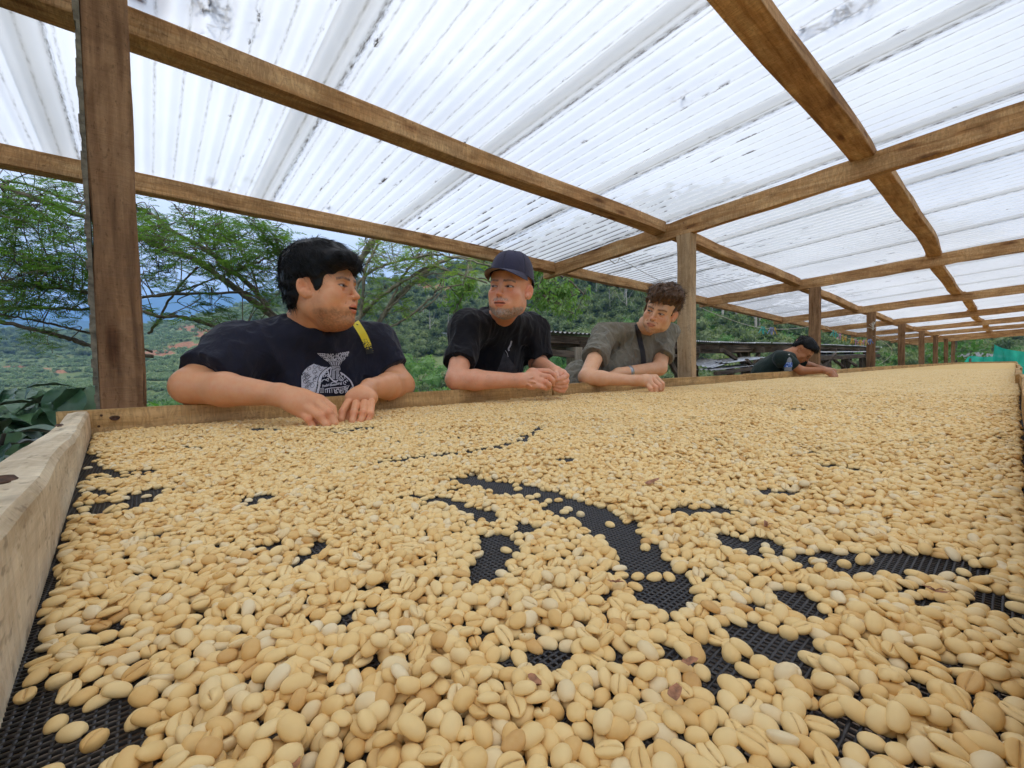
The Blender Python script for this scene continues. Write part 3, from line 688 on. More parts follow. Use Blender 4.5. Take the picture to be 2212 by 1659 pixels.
# ================================================================ people: signed-distance modelling
def vnoise3(X, Y, Z, s, seed):
    r = np.random.default_rng(seed).random((32, 32, 32)).astype(np.float32) * 2 - 1
    x, y, z = X / s, Y / s, Z / s
    xi, yi, zi = np.floor(x).astype(np.int32), np.floor(y).astype(np.int32), np.floor(z).astype(np.int32)
    fx, fy, fz = x - xi, y - yi, z - zi; fx = fx * fx * (3 - 2 * fx); fy = fy * fy * (3 - 2 * fy); fz = fz * fz * (3 - 2 * fz)
    xi &= 31; yi &= 31; zi &= 31; x1, y1, z1 = (xi + 1) & 31, (yi + 1) & 31, (zi + 1) & 31
    a = r[xi, yi, zi] * (1 - fx) + r[x1, yi, zi] * fx; b = r[xi, y1, zi] * (1 - fx) + r[x1, y1, zi] * fx
    c = r[xi, yi, z1] * (1 - fx) + r[x1, yi, z1] * fx; d = r[xi, y1, z1] * (1 - fx) + r[x1, y1, z1] * fx
    return (a * (1 - fy) + b * fy) * (1 - fz) + (c * (1 - fy) + d * fy) * fz
class Frame:
    """local frame: x right hand side of the person, y forward, z up"""
    def __init__(s, c, f, u, sc=1.0):
        s.c = np.array(c, float); f = Vector(f).normalized(); u = Vector(u); u = (u - f * u.dot(f)).normalized(); r = f.cross(u)
        s.M = np.array([r, f, u]); s.s = sc
    def w(s, p): return s.c + (np.array(p, float) * s.s) @ s.M
    def loc(s, P): return ((P - s.c) @ s.M.T) / s.s
class SDF:
    def __init__(s): s.p = []
    def cap(s, a, b, ra, rb=None, k=.02, op='+'):
        rb = ra if rb is None else rb; a = np.array(a, float); b = np.array(b, float)
        m = max(ra, rb) + k + .01
        lo = np.minimum(a, b) - m; hi = np.maximum(a, b) + m
        def f(P):
            ba = b - a; l2 = float(ba @ ba) + 1e-12; pa = [P[i] - a[i] for i in range(3)]
            t = np.clip((pa[0] * ba[0] + pa[1] * ba[1] + pa[2] * ba[2]) / l2, 0, 1)
            return np.sqrt(sum((pa[i] - t * ba[i]) ** 2 for i in range(3))) - (ra + (rb - ra) * t)
        s.p.append((f, lo, hi, k, op)); return s
    def ell(s, c, r, k=.02, op='+', M=None):
        c = np.array(c, float); r = np.array(r, float); M = np.eye(3) if M is None else np.array(M)
        m = r.max() + k + .01
        def f(P):
            d = [P[i] - c[i] for i in range(3)]
            q = [(d[0] * M[j][0] + d[1] * M[j][1] + d[2] * M[j][2]) for j in range(3)]
            k0 = np.sqrt(sum((q[i] / r[i]) ** 2 for i in range(3))); k1 = np.sqrt(sum((q[i] / (r[i] * r[i])) ** 2 for i in range(3))) + 1e-9
            return k0 * (k0 - 1) / k1
        s.p.append((f, c - m, c + m, k, op)); return s
    def chain(s, pts, rad, k=.012, k0=None, op='+'):
        for i in range(len(pts) - 1): s.cap(pts[i], pts[i + 1], rad[i], rad[i + 1], (k if i or k0 is None else k0), op)
        return s
    def custom(s, f, lo, hi, k=.02, op='+'): s.p.append((f, np.array(lo, float), np.array(hi, float), k, op)); return s
    def infl(s, d):
        n = SDF(); n.p = [((lambda P, f=f: f(P) - d), lo - d, hi + d, k, op) for f, lo, hi, k, op in s.p]; return n
    def grid(s, lo, hi, h):
        lo = np.array(lo, float); hi = np.array(hi, float); n = np.ceil((hi - lo) / h).astype(int) + 1
        ax = [(lo[i] + np.arange(n[i]) * h).astype(np.float32) for i in range(3)]; D = np.full(n, .08, np.float32)
        for f, a, b, k, op in s.p:
            i0 = np.maximum(0, ((a - lo) / h).astype(int)); i1 = np.minimum(n, np.ceil((b - lo) / h).astype(int) + 1)
            if (i1 <= i0).any(): continue
            sl = tuple(slice(x, y) for x, y in zip(i0, i1))
            P = (ax[0][sl[0]][:, None, None], ax[1][sl[1]][None, :, None], ax[2][sl[2]][None, None, :])
            d = f(P).astype(np.float32); o = D[sl]
            if op == '+': hh = np.maximum(k - np.abs(o - d), 0) / k; D[sl] = np.minimum(o, d) - hh * hh * k * .25
            elif op == '-': hh = np.maximum(k - np.abs(o + d), 0) / k; D[sl] = np.maximum(o, -d) + hh * hh * k * .25
            elif op == 'd': D[sl] = o + d          # displacement
            elif op == '&': D[sl] = np.maximum(o, d)
        return lo, D
def surf(lo, D, h):
    """naive surface nets"""
    ins = D < 0; nx_, ny_, nz_ = D.shape
    cs = sum(ins[i:nx_ - 1 + i, j:ny_ - 1 + j, k:nz_ - 1 + k].astype(np.int8) for i in (0, 1) for j in (0, 1) for k in (0, 1))
    ci = np.argwhere((cs > 0) & (cs < 8)); idx = np.full(cs.shape, -1, np.int32); idx[tuple(ci.T)] = np.arange(len(ci))
    acc = np.zeros((len(ci), 3)); cnt = np.zeros(len(ci))
    cor = [(i, j, k) for i in (0, 1) for j in (0, 1) for k in (0, 1)]
    val = {c: D[ci[:, 0] + c[0], ci[:, 1] + c[1], ci[:, 2] + c[2]] for c in cor}
    for c in cor:
        for a in range(3):
            if c[a] == 0:
                e = list(c); e[a] = 1; e = tuple(e); v0, v1 = val[c], val[e]; m_ = (v0 < 0) != (v1 < 0)
                t = np.where(m_, v0 / np.where(m_, v0 - v1, 1), 0); p = np.tile(np.array(c, float), (len(ci), 1)); p[:, a] += t
                acc[m_] += p[m_]; cnt[m_] += 1
    V = lo + (ci + acc / cnt[:, None]) * h; F = []
    for a in range(3):
        b, c = (a + 1) % 3, (a + 2) % 3
        s0 = [slice(None)] * 3; s1 = [slice(None)] * 3; s0[a] = slice(0, -1); s1[a] = slice(1, None)
        A, B = ins[tuple(s0)], ins[tuple(s1)]; e = np.argwhere(A != B)
        ok = (e[:, b] > 0) & (e[:, c] > 0) & (e[:, b] < D.shape[b] - 1) & (e[:, c] < D.shape[c] - 1); e = e[ok]
        q = []
        for ob, oc in ((-1, -1), (0, -1), (0, 0), (-1, 0)):
            x = e.copy(); x[:, b] += ob; x[:, c] += oc; q.append(idx[tuple(x.T)])
        q = np.stack(q, 1); fl = A[tuple(e.T)]; q[~fl] = q[~fl][:, ::-1]; F.append(q)
    return V, np.concatenate(F)
def build_sdf(sdf, boxes):
    """boxes: [(lo, hi, h)], finer boxes first; later boxes skip what earlier ones cover"""
    Vs, Fs, n = [], [], 0; done = []
    for lo, hi, h in boxes:
        l, D = sdf.grid(lo, hi, h); V, F = surf(l, D, h)
        c = V[F].mean(1); keep = np.ones(len(F), bool)
        for a, b in done: keep &= ~((c > a + h * .0).all(1) & (c < b - h * .0).all(1))
        F = F[keep]; done.append((np.array(lo, float) + h * 1.2, np.array(hi, float) - h * 1.2))
        Vs.append(V); Fs.append(F + n); n += len(V)
    V = np.concatenate(Vs); F = np.concatenate(Fs); u, inv = np.unique(F, return_inverse=True); return V[u], inv.reshape(F.shape)
def set_cols(me, cols, name='tint'):
    a = me.color_attributes.new(name, 'FLOAT_COLOR', 'POINT'); c = np.ones((len(me.vertices), 4), np.float32); c[:, :3] = cols; a.data.foreach_set('color', c.ravel())

# skin and cloth materials: colour comes from a per-vertex attribute plus fine procedural variation
m, nt, b, o = new_mat('skin'); at_ = N(nt, 'ShaderNodeVertexColor', layer_name='tint'); tc = N(nt, 'ShaderNodeTexCoord')
f1 = noise(nt, tc.outputs['Object'], 55, 4, .6); f2 = noise(nt, tc.outputs['Object'], 480, 3, .7)
f3 = noise(nt, tc.outputs['Object'], 150, 5, .75); fm_ = ramp(nt, mathn(nt, 'ADD', mathn(nt, 'MULTIPLY', f1, .5), mathn(nt, 'MULTIPLY', f3, .5)), [(.36, (0, 0, 0)), (.62, (1, 1, 1))])
col = mixc(nt, mathn(nt, 'MULTIPLY', fm_.outputs[0], .7), at_.outputs[0], mixc(nt, 1.0, at_.outputs[0], (.98, .76, .66), 'MULTIPLY'))
L(nt, col, b.inputs['Base Color']); b.inputs['Roughness'].default_value = .42; b.inputs['Specular IOR Level'].default_value = .45
b.inputs['Subsurface Weight'].default_value = .08; b.inputs['Subsurface Radius'].default_value = (.010, .004, .002); b.inputs['Subsurface Scale'].default_value = .6
n0_ = bump(nt, f3, None, .35, .0012); bump(nt, f2, b, .3, .0008, n0_); SKIN = m
m, nt, b, o = new_mat('hair'); at_ = N(nt, 'ShaderNodeVertexColor', layer_name='tint'); L(nt, at_.outputs[0], b.inputs['Base Color'])
b.inputs['Roughness'].default_value = .45; b.inputs['Specular IOR Level'].default_value = .28; HAIR = m
def cloth(name, col, var=.2, scale=16, fold=.6, heather=0.0):
    m, nt, b, o = new_mat(name); tc = N(nt, 'ShaderNodeTexCoord'); v = tc.outputs['Object']
    f = noise(nt, v, 6, 4, .6); wv_ = noise(nt, v, 900, 2, .6)
    h_ = noise(nt, v, 130, 3, .8, (1, 1, .18))
    c0 = tuple(x * (1 - var) for x in col); c1 = tuple(min(1, x * (1 + var)) for x in col)
    r = ramp(nt, f, [(.3, c0), (.7, c1)]); c = mixc(nt, mathn(nt, 'MULTIPLY', h_, heather), r.outputs[0], tuple(min(1, x * 1.8) for x in col))
    L(nt, c, b.inputs['Base Color']); b.inputs['Roughness'].default_value = .9; b.inputs['Specular IOR Level'].default_value = .15
    b.inputs['Sheen Weight'].default_value = .12; b.inputs['Sheen Roughness'].default_value = .5
    fo = noise(nt, v, scale, 3, .5, None, 1.2)
    fo2 = noise(nt, v, scale * 2.6, 3, .55, (1.0, 1.0, .35), 2.0); n0_ = bump(nt, fo2, None, fold * .8, .006); n1 = bump(nt, fo, None, fold, .014, n0_); bump(nt, wv_, b, .15, .0006, n1); return m

def head_sdf(S, F, p):
    """face and skull in the head frame; p = dict of proportions"""
    w = F.w; s = F.s; jw = p.get('jaw', 1.0); ch = p.get('chub', 0.0); M = F.M
    E = lambda c, r, k=.02, op='+', rot=None: S.ell(w(c), np.array(r) * s, k * s, op, M if rot is None else np.array(rot) @ M)
    C = lambda a, b_, ra, rb, k=.01, op='+': S.cap(w(a), w(b_), ra * s, rb * s, k * s, op)
    E((0, -.020, .042), (.0735, .092, .082), .03)
    E((0, .030, .028), (.062, .062, .060), .03)                     # forehead
    E((0, .030, -.030), (.056, .058, .075), .03)                    # mid face
    E((0, .036, -.075), (.043 * jw, .044, .036), .03)
    for x in (-1, 1):
        E((x * .045 * jw, .004, -.058), (.020, .030, .032), .03)    # jaw angle
        E((x * .042, .058, -.026), (.021 + ch * .008, .020 + ch * .006, .019 + ch * .01), .02)   # cheek
        E((x * (.040 + .006 * ch), .040, -.055), (.020 + ch * .012, .026, .026 + ch * .012), .025)
    E((0, .074, -.098), (.020 * jw, .016, .014), .018)              # chin
    if ch: E((0, .030, -.103), (.046, .040, .022), .03)             # soft chin underneath
    C((-.030, .079, .021), (.030, .079, .021), .0095, .0095, .016)  # brow
    C((-.045, .068, .017), (-.030, .079, .021), .008, .0095, .012); C((.045, .068, .017), (.030, .079, .021), .008, .0095, .012)
    for x in (-1, 1):
        E((x * .031, .097, -.002), (.0178, .0172, .0132), .009, '-')
    ba = .0128
    for x in (-1, 1):
        E((x * .031, .0745, -.001), (ba, ba, ba), .003)             # lids closed over the ball
        E((x * .031, .0745, .0012), (ba + .0014, ba + .0012, ba + .0006), .004)
        E((x * .031, .0745, -.0005), (ba * .98, ba + .0065, p.get('eye', .0042)), .001, '-')   # the opening
    C((0, .087, .012), (0, .1045, -.026), .0062, .0082, .009)       # nose bridge
    E((0, .1065, -.031), (.0095, .0112, .0085), .007)
    for x in (-1, 1):
        E((x * .0125, .0955, -.0335), (.0060, .0088, .0064), .006); E((x * .0065, .1035, -.0415), (.0038, .0052, .0032), .002, '-')
    C((0, .090, -.050), (0, .092, -.058), .010, .010, .014)         # muzzle
    E((0, .077, -.064), (.032, .017, .019), .02)
    op = p.get('open', .0)
    for x in (-1, 1):
        C((x * .012, .0905, .018), (x * .046, .066, .020), .0045, .0035, .006)      # brow hair ridge
        C((0, .0965, -.0588), (x * .024, .0835, -.0640), .0046, .0022, .004)
        C((0, .0945, -.0695 - op), (x * .022, .0835, -.0652 - op * .4), .0054, .0024, .004)
    E((0, .101, -.0640 - op * .5), (.023, .014, .0011 + op * .62), .0015, '-')
    for x in (-1, 1):
        C((x * .0175, .0985, -.036), (x * .030, .0805, -.058), .0016, .0012, .007, '-')      # fold from nose to mouth corner
        C((x * .020, .0905, -.0165), (x * .040, .0790, -.0165), .0012, .0012, .006, '-')
    for x in (-1, 1):                                               # ears
        a = .50 * x; ca, sa = math.cos(a), math.sin(a); rot = [[ca, sa, 0], [-sa, ca, 0], [0, 0, 1]]
        tl = .22; R2 = [[1, 0, 0], [0, math.cos(tl), math.sin(tl)], [0, -math.sin(tl), math.cos(tl)]]
        rr = np.array(R2) @ np.array(rot)
        E((x * .0770, -.013, -.006), (.0065, .0180, .0300), .004, '+', rr)
        E((x * .0850, -.010, -.003), (.0085, .0118, .0215), .004, '-', rr)
        E((x * .0775, -.011, -.016), (.0045, .0095, .0085), .004, '+', rr)
        E((x * .0810, -.005, -.008), (.004, .006, .008), .003, '-', rr)
        E((x * .0735, .001, -.024), (.006, .009, .010), .005)
def head_tint(V, F, base, p):
    q = F.loc(V); x, y, z = q[:, 0], q[:, 1], q[:, 2]; ax_ = np.abs(x); col = np.tile(np.array(base), (len(V), 1))
    near_ = (np.abs(x) < .12) & (np.abs(y) < .14) & (z > -.13) & (z < .14)
    def blend(mk, c, a): 
        t = np.clip(mk, 0, 1)[:, None] * a * near_[:, None]; col[:] = col * (1 - t) + np.array(c) * t
    g = lambda cx, cy, cz, r: np.exp(-(((ax_ - cx) ** 2 + (y - cy) ** 2 + (z - cz) ** 2) / r ** 2))
    red = p.get('red', .35)
    blend(g(.042, .075, -.025, .026), (base[0] * 1.0, base[1] * .68, base[2] * .62), red)
    blend(g(0, .11, -.03, .018), (base[0] * 1.0, base[1] * .66, base[2] * .6), red)
    blend(g(.080, -.012, .0, .03) , (base[0] * 1.0, base[1] * .62, base[2] * .55), red * 1.1)
    blend(g(.031, .085, .012, .016), tuple(c * .72 for c in base), .5)
    blend(g(.031, .088, -.013, .013), (base[0] * .8, base[1] * .66, base[2] * .64), .45)
    nse = vnoise3(q[:, 0], q[:, 1], q[:, 2], .0035, 77)
    # beard shadow or grey beard
    bd = p.get('beard')
    if bd:
        c, a, z0 = bd
        zb_ = z0 + p.get('rise', .0) * np.clip((ax_ - .028) / .03, 0, 1) + .006 * vnoise3(q[:, 0], q[:, 1], q[:, 2], .012, 78)
        jaw_ = np.clip((zb_ - z) / .014, 0, 1) * np.clip((y + .005) / .03, 0, 1) * np.clip(1.0 - np.clip((-.128 - z) / .01, 0, 1), 0, 1)
        side = np.clip((ax_ - .052) / .01, 0, 1) * np.clip((y + .01) / .02, 0, 1) * np.clip((.055 - y) / .02, 0, 1) * np.clip((.0 - z) / .02, 0, 1)
        mous = np.clip(1 - np.abs(z + .0495) / .0075, 0, 1) * (ax_ < .03) * (y > .075)
        if p.get('goatee'): jaw_ = jaw_ * np.clip((-.072 - z + .35 * (.0 + ax_ - .02)) / .012, 0, 1)
        if p.get('grey'):
            gm = np.clip(.5 + 1.1 * vnoise3(q[:, 0], q[:, 1] * .6, q[:, 2] * .35, .0032, 79), 0, 1)[:, None]; c = np.array(c)[None] * gm + np.array((.16, .115, .085))[None] * (1 - gm)
        mk = np.clip(np.maximum(np.maximum(jaw_, side * p.get('side', .6)), mous * p.get('mous', .8)), 0, 1) * (.8 + .45 * nse)
        blend(mk, c, a)
    lip = ((z < -.0545) & (z > -.0765 - p.get('open', 0)) & (ax_ < .0255 - 1.1 * np.abs(z + .0645)) & (y > .0815)).astype(float)
    blend(lip, (base[0] * .78, base[1] * .45, base[2] * .46), .8)
    mo = ((np.abs(z + .0638 + p.get('open', 0) * .5) < .0011 + p.get('open', 0) * .6) & (ax_ < .0225) & (y > .078) & (y < .0985)).astype(float); blend(mo, (.06, .018, .014), .9)
    br = p.get('brow', (.03, .02, .015)); tilt = p.get('browt', .0)
    bz_ = .0195 + .10 * np.clip(ax_ - .02, 0, 1) - np.clip(ax_ - .04, 0, 1) * .45 - tilt * np.clip(.03 - ax_, 0, 1)
    bk = np.clip(1 - np.abs(z - bz_) / .0052, 0, 1) * (ax_ > .010) * (ax_ < .052) * (y > .05); blend(np.clip(bk * 1.8, 0, 1) * (.85 + .3 * nse), br, p.get('browa', .85))
    # lash line round the eye opening
    ey = p.get('eye', .0042); rr = np.sqrt(((ax_ - .031) / .0150) ** 2 + ((z + .0005) / (ey + .0012)) ** 2)
    blend(np.clip(1 - np.abs(rr - 1.0) / .30, 0, 1) * (y > .075) * (z > -.001 - ey * .3), (.03, .017, .012), .85)
    blend((rr < .95) * (y > .07) * 1.0, (.10, .05, .04), .8)
    nost = ((ax_ > .002) & (ax_ < .011) & (np.abs(z + .0425) < .0035) & (y > .095)).astype(float); blend(nost, (.10, .035, .025), .5)
    hl = p.get('hairline')
    if hl: blend(hl(q), p['haircol'], .92)
    return col
m, nt, b, o = new_mat('eye'); vc = N(nt, 'ShaderNodeVertexColor', layer_name='tint'); L(nt, vc.outputs[0], b.inputs['Base Color']); b.inputs['Roughness'].default_value = .18; EYE = m
def eyes(F, person, gaze=(0, 1, 0), iris=(.07, .035, .018)):
    for x in (-1, 1):
        n = 16; vs = []; fs = []; r = .0122 * F.s
        g = Vector(gaze).normalized(); G = np.array((Vector((F.M.T @ np.array(g)))))
        c = F.w((x * .031, .0745, -.001)); 
        for i in range(n + 1):
            th = math.pi * i / n
            for k in range(20):
                ph = 2 * math.pi * k / 20; vs.append((math.sin(th) * math.cos(ph), math.cos(th), math.sin(th) * math.sin(ph)))
        for i in range(n):
            for k in range(20): fs.append((i * 20 + k, (i + 1) * 20 + k, (i + 1) * 20 + (k + 1) % 20, i * 20 + (k + 1) % 20))
        vs = np.array(vs); W = (vs * r) @ F.M + c; an = (vs @ F.M) @ G
        me = mesh_np('eye', W, np.array(fs), EYE, True)
        cl = np.where((an > .955)[:, None], np.array([.012, .01, .01]), np.where((an > .84)[:, None], np.array(iris), np.array([.50, .43, .39])))
        set_cols(me, cl); link('eye', me, person, keep=True)
def fingers(S, chains, rads, k=.004, root=None):
    for c, r in zip(chains, rads):
        S.chain(c, r, .0022, k0=.007)
def fold_fn(amp, s, seed, dirv=None, stretch=.3):
    """displacement field that reads as cloth folds: noise squeezed along one direction"""
    d = np.array(dirv if dirv is not None else (0, 0, 1.0), float); d /= np.linalg.norm(d)
    def f(P):
        X, Y_, Z = np.broadcast_arrays(*[p.astype(np.float32) for p in P]); t = X * d[0] + Y_ * d[1] + Z * d[2]; q = (1 - stretch)
        n = vnoise3(X - d[0] * t * q, Y_ - d[1] * t * q, Z - d[2] * t * q, s, seed)
        return amp * (np.abs(n) * 1.7 - 1.05)
    return f
# ================================================================ the four people
def view_axes(px, py):
    r = ray(px, py); B = Vector((-r.x, -r.y, 0)).normalized(); Rp = Vector((-B.y, B.x, 0)) * 1.0
    if Rp.dot(Rr) < 0: Rp = -Rp
    return Rp, B
def head_frame(px, py, d, local, yaw_deg, roll_deg, pitch_deg, sc):
    """face turned yaw degrees to the right of the line of sight, leaning roll degrees to the right, nose down by pitch"""
    Rp, B = view_axes(px, py); U = Vector((0, 0, 1)); a, ro, pi_ = R_(yaw_deg), R_(roll_deg), R_(pitch_deg)
    f = Rp * math.sin(a) + B * math.cos(a); side = f.cross(U).normalized()
    f2 = f * math.cos(pi_) - U * math.sin(pi_); u2 = U * math.cos(pi_) + f * math.sin(pi_)
    Mr = Matrix.Rotation(ro, 3, -B)       # lean about the line of sight
    f2 = Mr @ f2; u2 = Mr @ u2
    F = Frame((0, 0, 0), f2, u2, sc); F.c = np.array(atD(px, py, d)) - (F.w(local) - F.c); return F
def A(px, py, y): return np.array(atY(px, py, y))
def DD(px, py, d): return np.array(atD(px, py, d))
def sleeve(S, a, b, ra, rb, k=.03):
    a = np.array(a, float); b = np.array(b, float); L_ = np.linalg.norm(b - a); u = (b - a) / L_; m = max(ra, rb) + k + .02
    def f(P):
        p = [P[i] - a[i] for i in range(3)]; t = p[0] * u[0] + p[1] * u[1] + p[2] * u[2]
        r = np.sqrt(np.maximum(sum((p[i] - t * u[i]) ** 2 for i in range(3)), 0)); tt = np.clip(t / L_, 0, 1)
        return np.maximum(np.sqrt(r * r + np.minimum(t, 0) ** 2) - (ra + (rb - ra) * tt), t - L_)
    S.custom(f, np.minimum(a, b) - m, np.maximum(a, b) + m, k)
def surf_bvh(o):
    M = o.matrix_world; me = o.data
    return BVHTree.FromPolygons([v.co[:] for v in me.vertices], [p.vertices[:] for p in me.polygons])
def decal(bvh, pts2, faces, name, mat, parent, off=.0012, mats=None, fmat=None):
    """a flat print: outline points given on the photograph, laid on the cloth they are printed on"""
    V = []; ok = []
    for x, y in pts2:
        r = ray(x, y).normalized(); h = bvh.ray_cast(CAM, r)
        if h[0] is None: V.append((0, 0, 0)); ok.append(False)
        else:
            n = h[1]; n = n if n.dot(r) < 0 else -n
            V.append(tuple(h[0] + (n * .5 - r * .5).normalized() * off)); ok.append(True)
    keep = [i for i, f in enumerate(faces) if all(ok[j] for j in f) and max((Vector(V[f[0]]) - Vector(V[j])).length for j in f) < .05]
    F = [faces[i] for i in keep]
    if not F: return None
    used = sorted({j for f in F for j in f}); mp_ = {j: i for i, j in enumerate(used)}
    me = mesh_np(name, [V[j] for j in used], [tuple(mp_[j] for j in f) for f in F], mat, False, mats, [fmat[i] for i in keep] if fmat else None)
    return link(name, me, parent, keep=True)
def poly_grid(poly, step):
    """fill a 2-D polygon with small quads"""
    P = np.array(poly, float); lo, hi = P.min(0), P.max(0); xs = np.arange(lo[0], hi[0] + step, step); ys = np.arange(lo[1], hi[1] + step, step)
    def inside(x, y):
        c = np.zeros(x.shape, bool); j = len(P) - 1
        for i in range(len(P)):
            xi, yi, xj, yj = P[i, 0], P[i, 1], P[j, 0], P[j, 1]
            c ^= ((yi > y) != (yj > y)) & (x < (xj - xi) * (y - yi) / (yj - yi + 1e-12) + xi); j = i
        return c
    X, Y_ = np.meshgrid(xs, ys, indexing='ij'); I = inside(X + step / 2, Y_ + step / 2)[:-1, :-1]
    pts = np.stack([X.ravel(), Y_.ravel()], 1); n = len(ys); fs = [(i * n + j, (i + 1) * n + j, (i + 1) * n + j + 1, i * n + j + 1) for i, j in np.argwhere(I)]
    return pts, fs
def stroke2(pts, wd):
    P = [Vector((*p, 0)) for p in pts]; V = []; F_ = []
    for i, p in enumerate(P):
        t = (P[min(i + 1, len(P) - 1)] - P[max(i - 1, 0)]).normalized(); n = Vector((-t.y, t.x, 0)) * wd / 2
        V += [(p + n)[:2], (p - n)[:2]]
    for i in range(len(P) - 1): F_.append((2 * i, 2 * i + 1, 2 * i + 3, 2 * i + 2))
    return V, F_
def curve_pts(pts, n=10):
    out = []; P = [np.array(p, float) for p in pts]
    for i in range(len(P) - 1):
        p0, p1, p2, p3 = P[max(i - 1, 0)], P[i], P[i + 1], P[min(i + 2, len(P) - 1)]
        for t in np.linspace(0, 1, n, endpoint=False):
            out.append(tuple(.5 * ((2 * p1) + (-p0 + p2) * t + (2 * p0 - 5 * p1 + 4 * p2 - p3) * t * t + (-p0 + 3 * p1 - 3 * p2 + p3) * t ** 3)))
    out.append(tuple(P[-1])); return out
def text_poly(s, bold=0.0):
    cu = bpy.data.curves.new('t', 'FONT'); cu.body = s; cu.offset = bold; cu.resolution_u = 3; ob = bpy.data.objects.new('t', cu); COL.objects.link(ob)
    dg = bpy.context.evaluated_depsgraph_get(); me = bpy.data.meshes.new_from_object(ob.evaluated_get(dg)); v = np.array([q.co[:2] for q in me.vertices]); f = [tuple(p.vertices) for p in me.polygons]
    bpy.data.objects.remove(ob); bpy.data.curves.remove(cu); bpy.data.meshes.remove(me)
    lo, hi = v.min(0), v.max(0); return (v - lo) / (hi - lo), f
def strands(name, roots, dirs, norms, length, rad, col, person, curl=.5, seed=0, segs=5, lift=.25, grav=(0, 0, -.3), mat=None):
    rs = np.random.default_rng(seed); n = len(roots); V = np.zeros((n, segs, 3, 3)); L_ = length * rs.uniform(.55, 1.25, n)
    d = dirs / (np.linalg.norm(dirs, axis=1)[:, None] + 1e-9); p = roots.copy(); side = np.cross(d, norms); g = np.array(grav)
    bend = rs.normal(0, curl, n)
    for s in range(segs):
        r = rad * (1 - (s / (segs - 1)) ** 1.6 * .92)
        for k, an in enumerate((0, 2.09, 4.19)):
            V[:, s, k] = p + side * math.cos(an) * r + norms * math.sin(an) * r * .6
        d = d + side * (bend / segs)[:, None] + g * (.5 / segs) + norms * (lift * (1 - 2.0 * s / segs) / segs)[..., None] if np.ndim(lift) else d + side * (bend / segs)[:, None] + g * (.5 / segs) + norms * (lift * (1 - 2.0 * s / segs) / segs)
        d /= np.linalg.norm(d, axis=1)[:, None]; side = np.cross(d, norms); side /= (np.linalg.norm(side, axis=1)[:, None] + 1e-9)
        p = p + d * (L_ / segs)[:, None]
    base = (np.arange(n) * segs * 3)[:, None]; F = []
    for s in range(segs - 1):
        for k in range(3): F.append(np.concatenate([base + s * 3 + k, base + s * 3 + (k + 1) % 3, base + (s + 1) * 3 + (k + 1) % 3, base + (s + 1) * 3 + k], 1))
    me = mesh_np(name, V.reshape(-1, 3), np.concatenate(F), mat or HAIR, True)
    c = np.array(col)[None] * rs.uniform(.65, 1.5, n)[:, None]; set_cols(me, np.repeat(c, segs * 3, 0)); o = link(name, me, person, keep=True); o['kind'] = 'stuff'; return o
def vertex_normals(V, F):
    fn = np.cross(V[F[:, 1]] - V[F[:, 0]], V[F[:, 2]] - V[F[:, 0]]); n = np.zeros_like(V)
    for k in range(4): np.add.at(n, F[:, k], fn)
    return n / (np.linalg.norm(n, axis=1)[:, None] + 1e-12)
def make_hair(F, S, lo, hi, person, col, flow, nstr, length, rad, name='hair', seed=0, h=.0025, curl=.5, grav=(0, 0, -.3), lift=.25, sel=None, colvar=.3):
    V, Q = build_sdf(S, [(lo, hi, h)]); me = mesh_np(name, V, Q, HAIR, True)
    q = F.loc(V); nz_ = vnoise3(q[:, 0], q[:, 1], q[:, 2], .012, seed) * .5 + vnoise3(q[:, 0], q[:, 1] * .4, q[:, 2] * .4, .004, seed + 1) * .5
    set_cols(me, np.array(col)[None] * (1 + colvar * nz_)[:, None]); o = link(name, me, person, keep=True)
    N_ = vertex_normals(V, Q); rs = np.random.default_rng(seed); ok = np.arange(len(V)) if sel is None else np.where(sel(q))[0]
    i = rs.choice(ok, nstr); fl = flow(q[i]) @ F.M + rs.normal(0, .22, (nstr, 3)); n_ = N_[i]; fl -= n_ * (fl * n_).sum(1)[:, None]
    strands('hair_lock', V[i] - n_ * .001, fl, n_, length, rad, col, o, curl, seed, grav=grav, lift=lift); return o

# ---------------------------------------------------------------- man in the printed shirt
SK1, SK2, SK3, SK4 = (.76, .38, .19), (.78, .40, .24), (.76, .45, .265), (.46, .215, .105)
def person_root(x, y, label, group='men leaning over the drying bed'): return empty('person', (x, y, 0), label, 'person', group)
p1 = person_root(.42, 1.6, 'heavyset black haired man in a dark printed shirt, yellow shoulder strap, fingers in the beans')
F1 = head_frame(776.5, 641.0, 1.30, (0, .1165, -.031), 62, 0, -3, 1.01)
prm1 = dict(jaw=1.12, chub=1.1, eye=.0036, open=.0035, beard=((.10, .055, .035), .55, -.062), mous=.5, side=.25, brow=(.07, .04, .025), red=.28)
S = SDF()
S.ell((.44, 1.74, .84), (.21, .15, .16), .05).ell((.43, 1.63, 1.0), (.205, .16, .17), .06).ell((.42, 1.575, 1.12), (.20, .135, .13), .06)
RS, LS = A(517, 768, 1.50), A(806, 752, 1.53)
S.cap(RS, LS, .066, .066, .06); nb = np.array([.41, 1.51, 1.20]); S.cap(RS, nb + [-.03, 0, -.01], .058, .060, .05); S.cap(LS, nb + [.03, 0, -.01], .058, .060, .05); S.cap(nb, F1.w((0, -.015, -.04)), .066, .060, .03)
S.cap(F1.w((0, -.035, -.03)), nb + [0, .02, .01], .055, .075, .03)
RE, RW = A(412, 834, 1.412), DD(606, 853, 1.065); LE, LW = A(866, 832, 1.44), DD(799, 838, 1.29)
S.cap(RS, RE, .064, .046, .03).cap(RE, RE * .6 + RW * .4, .043, .043, .02).cap(RE * .6 + RW * .4, RW, .043, .0265, .015)
S.cap(LS, LE, .062, .046, .03).cap(LE, LE * .55 + LW * .45, .045, .044, .02).cap(LE * .55 + LW * .45, LW, .044, .027, .015)
